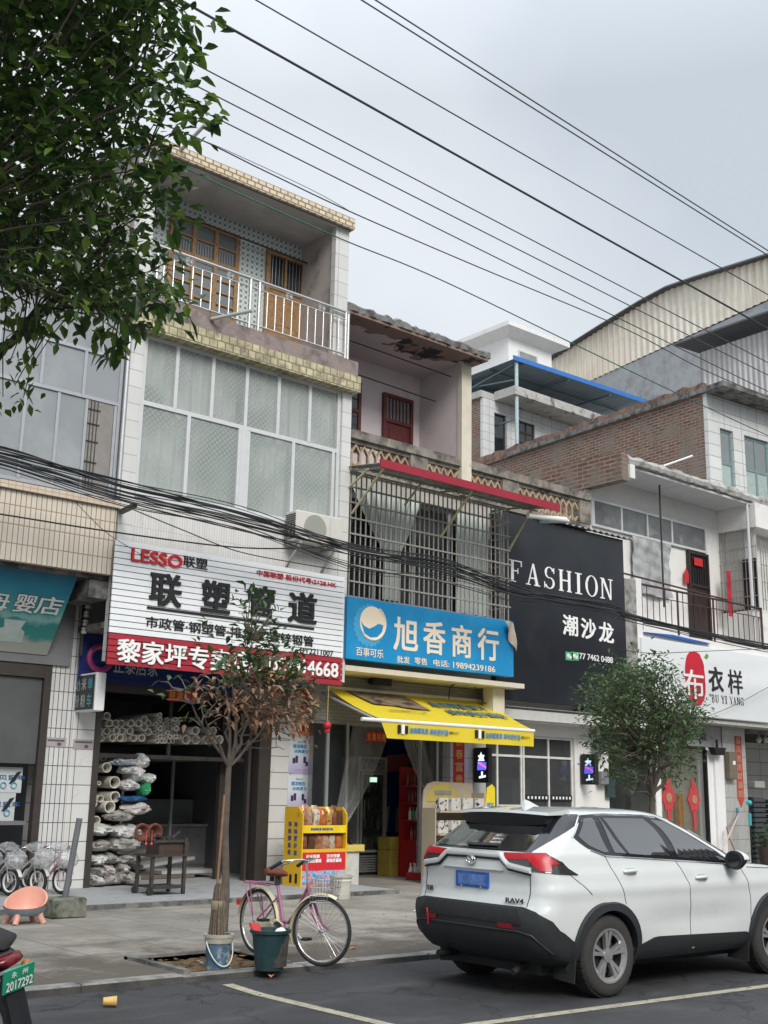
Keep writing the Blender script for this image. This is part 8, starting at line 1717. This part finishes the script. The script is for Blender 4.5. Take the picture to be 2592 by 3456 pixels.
def clump(tip, base, n, s0, s1, spread, bright):
    dirn = (tip-base).normalized(); P = twig_path(base, tip, rr, 3, .15); mb.tube(P, [.007, .006, .0045, .003], 4)
    for i in range(n):
        u = rr.uniform(.35, 1.0); p = tip+V((rr.gauss(0, 1), rr.gauss(0, 1), rr.gauss(0, .8)))*spread*(.3+.7*u)
        d = V((rr.uniform(-1, 1), rr.uniform(-1, 1), rr.uniform(-.9, .35)))+dirn*.5
        leaf(lf2 if rr.random() < bright else lf, p, d, rr.uniform(s0, s1), rr, .56, .2, .2)
for t_ in tips:
    b = min(limbs, key=lambda q: (q-t_).length); base = t_+(b-t_)*min(1, .45/max(.45, (b-t_).length)); clump(t_, base, 19, .06, .105, .15, .25 if t_.z > 4 else .5)
for t_ in low+strays:
    b = min(tips, key=lambda q: (q-t_).length); base = b; clump(t_, base, 9 if t_ in strays else 8, .075 if t_ in strays else .05, .12 if t_ in strays else .085, .085, .5 if t_ in strays else .97)
part(bt, 'twigs', mb, Mt('twig_bark', (.06, .05, .035), .9), 60)
part(bt, 'crown', lf, leaf_mat('evergreen_leaf', (.03, .075, .02), (.085, .155, .035), .34), fixn=False); part(bt, 'new_leaves', lf2, leaf_mat('fresh_leaf', (.09, .18, .03), (.19, .29, .05), .45), fixn=False)  # paler leaf colour is commoner low in the crown and at its edge
# ---- small trees on the pavement
bark = Mt('grey_brown_bark', (.135, .11, .09), .9, 0, .22, 16, ((.09, .08, .07), 7, .5, .66), .5, 40)
def small_tree(label, base, fork, r0, r1, ends, crown_pts, leaves, mid=None):
    """trunk from base to fork, limbs to ends, twigs to crown_pts; leaves = list of (part name, material, test(p)->probability, size)"""
    t = thing('street_tree', label, 'tree', tuple(base)); mb = MB(); rr = random.Random(len(label))
    P = [base, base.lerp(fork, .33)+V((.02, 0, 0)), base.lerp(fork, .66)+V((-.015, 0, 0)), fork]; mb.tube([base-V((0, 0, .06))]+P, [r0*1.35, r0*1.1, r0, (r0+r1)/2, r1], 10)
    nodes = [fork]
    for e in ends:
        Q = twig_path(fork, e, rr, 6, .1); mb.tube(Q, [r1*.72*(1-i/8) for i in range(7)], 7); nodes += Q[2:]
    part(t, 'trunk', mb, bark, 60); tw_ = MB(); ms_ = [MB() for _ in leaves]
    for c in crown_pts:
        b = min(nodes, key=lambda q: (q-c).length+(.4 if q.z > c.z else 0)); Q = twig_path(b, c, rr, 4, .16); tw_.tube(Q, [.011, .009, .007, .005, .003], 5)
        for k, (nm, mt, fn, s, n_, sp_) in enumerate(leaves):
            if rr.random() < fn(c):
                for _ in range(n_):
                    p = c+V((rr.gauss(0, 1), rr.gauss(0, 1), rr.gauss(0, 1)))*sp_; d = (p-b).normalized()*.6+V((rr.uniform(-1, 1), rr.uniform(-1, 1), rr.uniform(-.7, .6)))
                    leaf(ms_[k], p, d, rr.uniform(s*.7, s*1.2), rr, .44, .2, .15 if k == 0 else .5)
    part(t, 'twigs', tw_, bark, 60)
    for (nm, mt, *_), m_ in zip(leaves, ms_): part(t, nm, m_, mt, fixn=False)
    return t
rr = random.Random(5); base = PZ(750, 3222, .1); base.z = .06; YT_ = 10.62
fork = PY(772, 2588, YT_); pts = []
ends = [PY(690, 2420, 10.5), PY(772, 2380, 10.9), PY(870, 2370, 10.3), PY(830, 2400, 11.1), PY(620, 2330, 10.5), PY(960, 2380, 10.4), PY(850, 2160, 10.6), PY(790, 2250, 10.7)]
def blob(cx, cy, rx, ry, n, Y0, dy, inner=.0):
    for _ in range(n):
        a = rr.uniform(0, 6.28); q = rr.uniform(inner, 1)**.6; pts.append(PY(cx+rx*q*math.cos(a), cy+ry*q*math.sin(a), Y0+rr.uniform(-dy, dy)))
n0 = len(pts); blob(925, 2385, 115, 72, 66, YT_, .65); nd = len(pts); blob(740, 2350, 110, 55, 10, YT_, .6); blob(680, 2430, 80, 50, 5, YT_, .6); blob(860, 2080, 75, 90, 24, YT_, .3); blob(880, 2240, 150, 85, 50, YT_, .55); blob(800, 2300, 130, 60, 22, YT_, .6); blob(1000, 2280, 70, 60, 12, YT_, .5)
bare = [PY(x, y_, YT_+rr.uniform(-.5, .5)) for x, y_ in ((560, 2330), (600, 2280), (700, 2180), (680, 2110), (560, 2360), (640, 2500), (600, 2480), (1000, 2500), (1040, 2480), (960, 2530), (1010, 2200), (740, 2200), (540, 2300))]
zc = PY(850, 2320, YT_).z
lg_ = leaf_mat('glossy_green_leaf', (.035, .085, .022), (.07, .14, .03), .25); ld = leaf_mat('dead_brown_leaf', (.24, .125, .07), (.42, .25, .145), .2)
pts += bare
dx0 = PY(820, 2390, YT_).x
small_tree('thin young tree with green top and dead brown leaves standing in the pit', base, fork, .041, .03, ends, pts, [
    ('green_leaves', lg_, lambda p: (1.0 if p.z > zc+.02 else .10) if p.x > dx0-.75 else .25, .125, 5, .07), ('dead_leaves', ld, lambda p: 0 if p.z > zc+.3 else (.95 if p.x > dx0-.05 else .3) if p.z < zc+.08 else .12, .1, 9, .08)])
# the green tree beyond the car
rr = random.Random(9); Y2 = 10.35; b2 = PY(2287, 2905, Y2); b2 = V((14.2, Y2, .1)); top2 = PY(2285, 2715, Y2); b2.x = top2.x; fork = top2; pts = []
ends = [PY(2180, 2560, Y2-.2), PY(2215, 2480, Y2+.3), PY(2300, 2560, Y2), PY(2250, 2420, Y2-.3), PY(2120, 2430, Y2+.2), PY(2330, 2450, Y2+.2), PY(2210, 2300, Y2)]
fork = PY(2200+5, 2690, Y2); fork = PY(2200, 2688, Y2); b2.x = fork.x+.02
for cx, cy, rx, ry, n_ in ((2140, 2300, 120, 70, 80), (2070, 2400, 100, 80, 70), (2180, 2400, 170, 110, 150), (2290, 2420, 80, 80, 55), (2150, 2500, 160, 80, 90), (2260, 2530, 90, 60, 30), (2120, 2590, 110, 50, 26), (2230, 2260, 40, 40, 14), (2020, 2330, 50, 40, 14), (2330, 2440, 40, 40, 12), (2280, 2600, 60, 30, 8), (2040, 2520, 30, 30, 4)): blob(cx, cy, rx, ry, n_, Y2, .75)
small_tree('leafy green young tree growing beyond the white car', b2, fork, .055, .045, ends, pts, [('green_leaves', leaf_mat('bushy_green_leaf', (.06, .115, .045), (.11, .18, .06), .35), lambda p: 1, .092, 10, .11)])
# potted shrub at the right edge
rr = random.Random(3); p = PY(2590, 2835, 17.0); sp_ = thing('potted_shrub', 'bright green potted shrub cut by the right edge', 'plant', (p.x, 17, .1)); lf = MB(); mb = MB()
for i in range(60):
    a = p+V((rr.gauss(0, .16), rr.gauss(0, .16), rr.gauss(0, .14))); mb.tube([(p.x, 17, .6), a], .004, 4)
    for _ in range(7): leaf(lf, a, V((rr.uniform(-1, 1), rr.uniform(-1, 1), rr.uniform(-.4, .8))), rr.uniform(.06, .1), rr, .5)
part(sp_, 'leaves', lf, leaf_mat('shrub_leaf', (.05, .12, .03), (.1, .2, .05), .3), fixn=False); part(sp_, 'stems', mb, bark); part(sp_, 'pot', MB().lathe([(.02, 0), (.2, 0), (.28, .5), (.25, .5), (.2, .4), (.02, .4)], (p.x, 17, .1), 24), Mt('dark_pot', (.05, .035, .03), .7), 50)
# ================================================================ overhead wires
wire_m = Mt('black_cable', (.018, .019, .022), .6, 0, .1); wire_g = Mt('grey_cable', (.05, .055, .065), .6, 0, .1); wire_gr = Mt('green_cable', (.008, .12, .085), .5, 0, .1)
def wire(a, b, sag, r, label, group, mt=wire_m, n=40, wob=0, seed=0):
    r_ = random.Random(seed); ph = [r_.uniform(0, 6) for _ in range(4)]; P = []
    for i in range(n+1):
        u = i/n; p = a.lerp(b, u)-V((0, 0, sag*4*u*(1-u)))
        if wob: p += V((0, .6*wob*math.sin(u*7+ph[0])+.5*wob*math.sin(u*17+ph[1]), wob*math.sin(u*9+ph[2])+.6*wob*math.sin(u*23+ph[3])))
        P.append(p)
    solo('cable', MB().tube(P, r, 6), mt, label, 'cable', group, 60)
def ext(p, q, Y, k0=.5, k1=.5):
    """line through two sightings on the plane y = Y, lengthened past both ends"""
    a, b = PY(*p, Y), PY(*q, Y); d = b-a; return a-d*k0, b+d*k1
over = 'wires crossing the sky along the street'
for i, (p, q, Y, r, lab, mt) in enumerate((((660, 25), (2592, 1105), 10.2, .016, 'thickest dark wire crossing the sky', wire_m), ((870, 0), (2592, 990), 11.0, .0105, 'dark wire next above the thickest one', wire_g), ((1225, 0), (2592, 858), 11.6, .0125, 'lower of the close pair of wires at the top', wire_g), ((1272, 0), (2592, 842), 11.7, .0125, 'upper of the close pair of wires at the top', wire_g),
        ((650, 208), (2400, 1120), 12.4, .010, 'grey wire next below the thickest one', wire_g), ((640, 275), (2250, 1090), 12.7, .010, 'second grey wire below the thickest one', wire_g), ((720, 390), (2130, 1090), 13.0, .010, 'third grey wire below the thickest one', wire_g))):
    a, b = ext(p, q, Y, .3, .75); wire(a, b, .03, r, lab, over, mt)
def wpath(pts, Y, r, label, group, mt):
    P = [PY(x, y_, Y) for x, y_ in pts]; out = []
    for i in range(len(P)-1):
        p0, p1, p2, p3 = P[max(0, i-1)], P[i], P[i+1], P[min(len(P)-1, i+2)]
        for k in range(8): t = k/8; out.append(.5*((2*p1)+(p2-p0)*t+(2*p0-5*p1+4*p2-p3)*t*t+(3*p1-p0-3*p2+p3)*t**3))
    out.append(P[-1]); solo('cable', MB().tube(out, r, 6), mt, label, 'cable', group, 60)
wpath([(300, 330), (640, 455), (900, 580), (1195, 720), (1600, 895), (2100, 1105), (2380, 1250), (2700, 1385)], 15.6, .012, 'slack grey wire passing just above the buff tiled roof corner', over, wire_g)
wpath([(640, 458), (760, 505), (1050, 640), (1200, 724)], 15.6, .006, 'thin stray strand beside the slack grey wire', over, wire_g)
wpath([(300, 420), (570, 540), (800, 650), (1160, 810), (1500, 950), (2080, 1230), (2592, 1470), (2900, 1600)], 15.8, .012, 'green wire running past the top balcony', over, wire_gr)
bun = 'tangle of black cables strung along the shop fronts'
top = [(-300, 1455), (0, 1513), (400, 1618), (800, 1715), (1200, 1826), (1500, 1892), (1720, 1964), (1840, 1998), (2066, 2040), (2150, 2078), (2592, 2176), (2900, 2225)]
r_ = random.Random(17)
for i in range(21):
    k = r_.random(); pts = []
    for j, (x, y_) in enumerate(top):
        spread = (60, 60, 80, 80, 95, 70, 60, 38, 42, 22, 20, 20)[j]; off = (k+r_.uniform(-.22, .22))*spread
        if i > 20: off += (r_.uniform(10, 40) if 2 <= j <= 7 else 0)
        pts.append((x+r_.uniform(-20, 20), y_+off))
    wpath(pts, 15.9+r_.uniform(-.12, .12), r_.choice((.006, .008, .009, .012)), 'black cable in the tangle of cables strung across the shop fronts', bun, wire_m)
wpath([(-300, 1690), (0, 1735), (380, 1795), (770, 1845), (1000, 1850), (1180, 1835)], 16.3, .013, 'single black cable dipping below the tangle over the cream fascia', bun, wire_m)
wpath([(450, 1720), (620, 1790), (800, 1860), (1000, 1900), (1180, 1930)], 16.4, .009, 'loose black cable sagging in front of the plank sign top', bun, wire_m)
wpath([(250, 1690), (350, 1790), (440, 1850), (560, 1920)], 16.5, .005, 'hair thin wire falling across the corner of the plank sign', bun, wire_m)
wpath([(2080, 2190), (2200, 2205), (2330, 2200), (2592, 2190), (2800, 2190)], 16.9, .009, 'loose black cable looping over the top of the white sign', bun, wire_m)
wpath([(2350, 2430), (2420, 2405), (2500, 2370), (2592, 2320), (2750, 2240)], 17.2, .008, 'grey cable rising across the corner of the white sign', bun, wire_g)
wpath([(1700, 2430), (1780, 2428), (1850, 2425), (1960, 2395), (2050, 2400)], 17.7, .02, 'dark cable draped under the black sign', bun, wire_m)
wpath([(1515, 2360), (1520, 2320), (1545, 2308), (1595, 2310), (1612, 2340), (1640, 2375), (1690, 2378)], 17.5, .012, 'dark conduit looping on the grey brick wall under the blue sign', bun, wire_m)
solo('cable_bracket', MB().bar(PY(408, 1728, 16.95), PY(456, 1705, 16.0), .07), darkmetal, 'short dark bracket holding the cable tangle at the white pilaster', 'bracket')
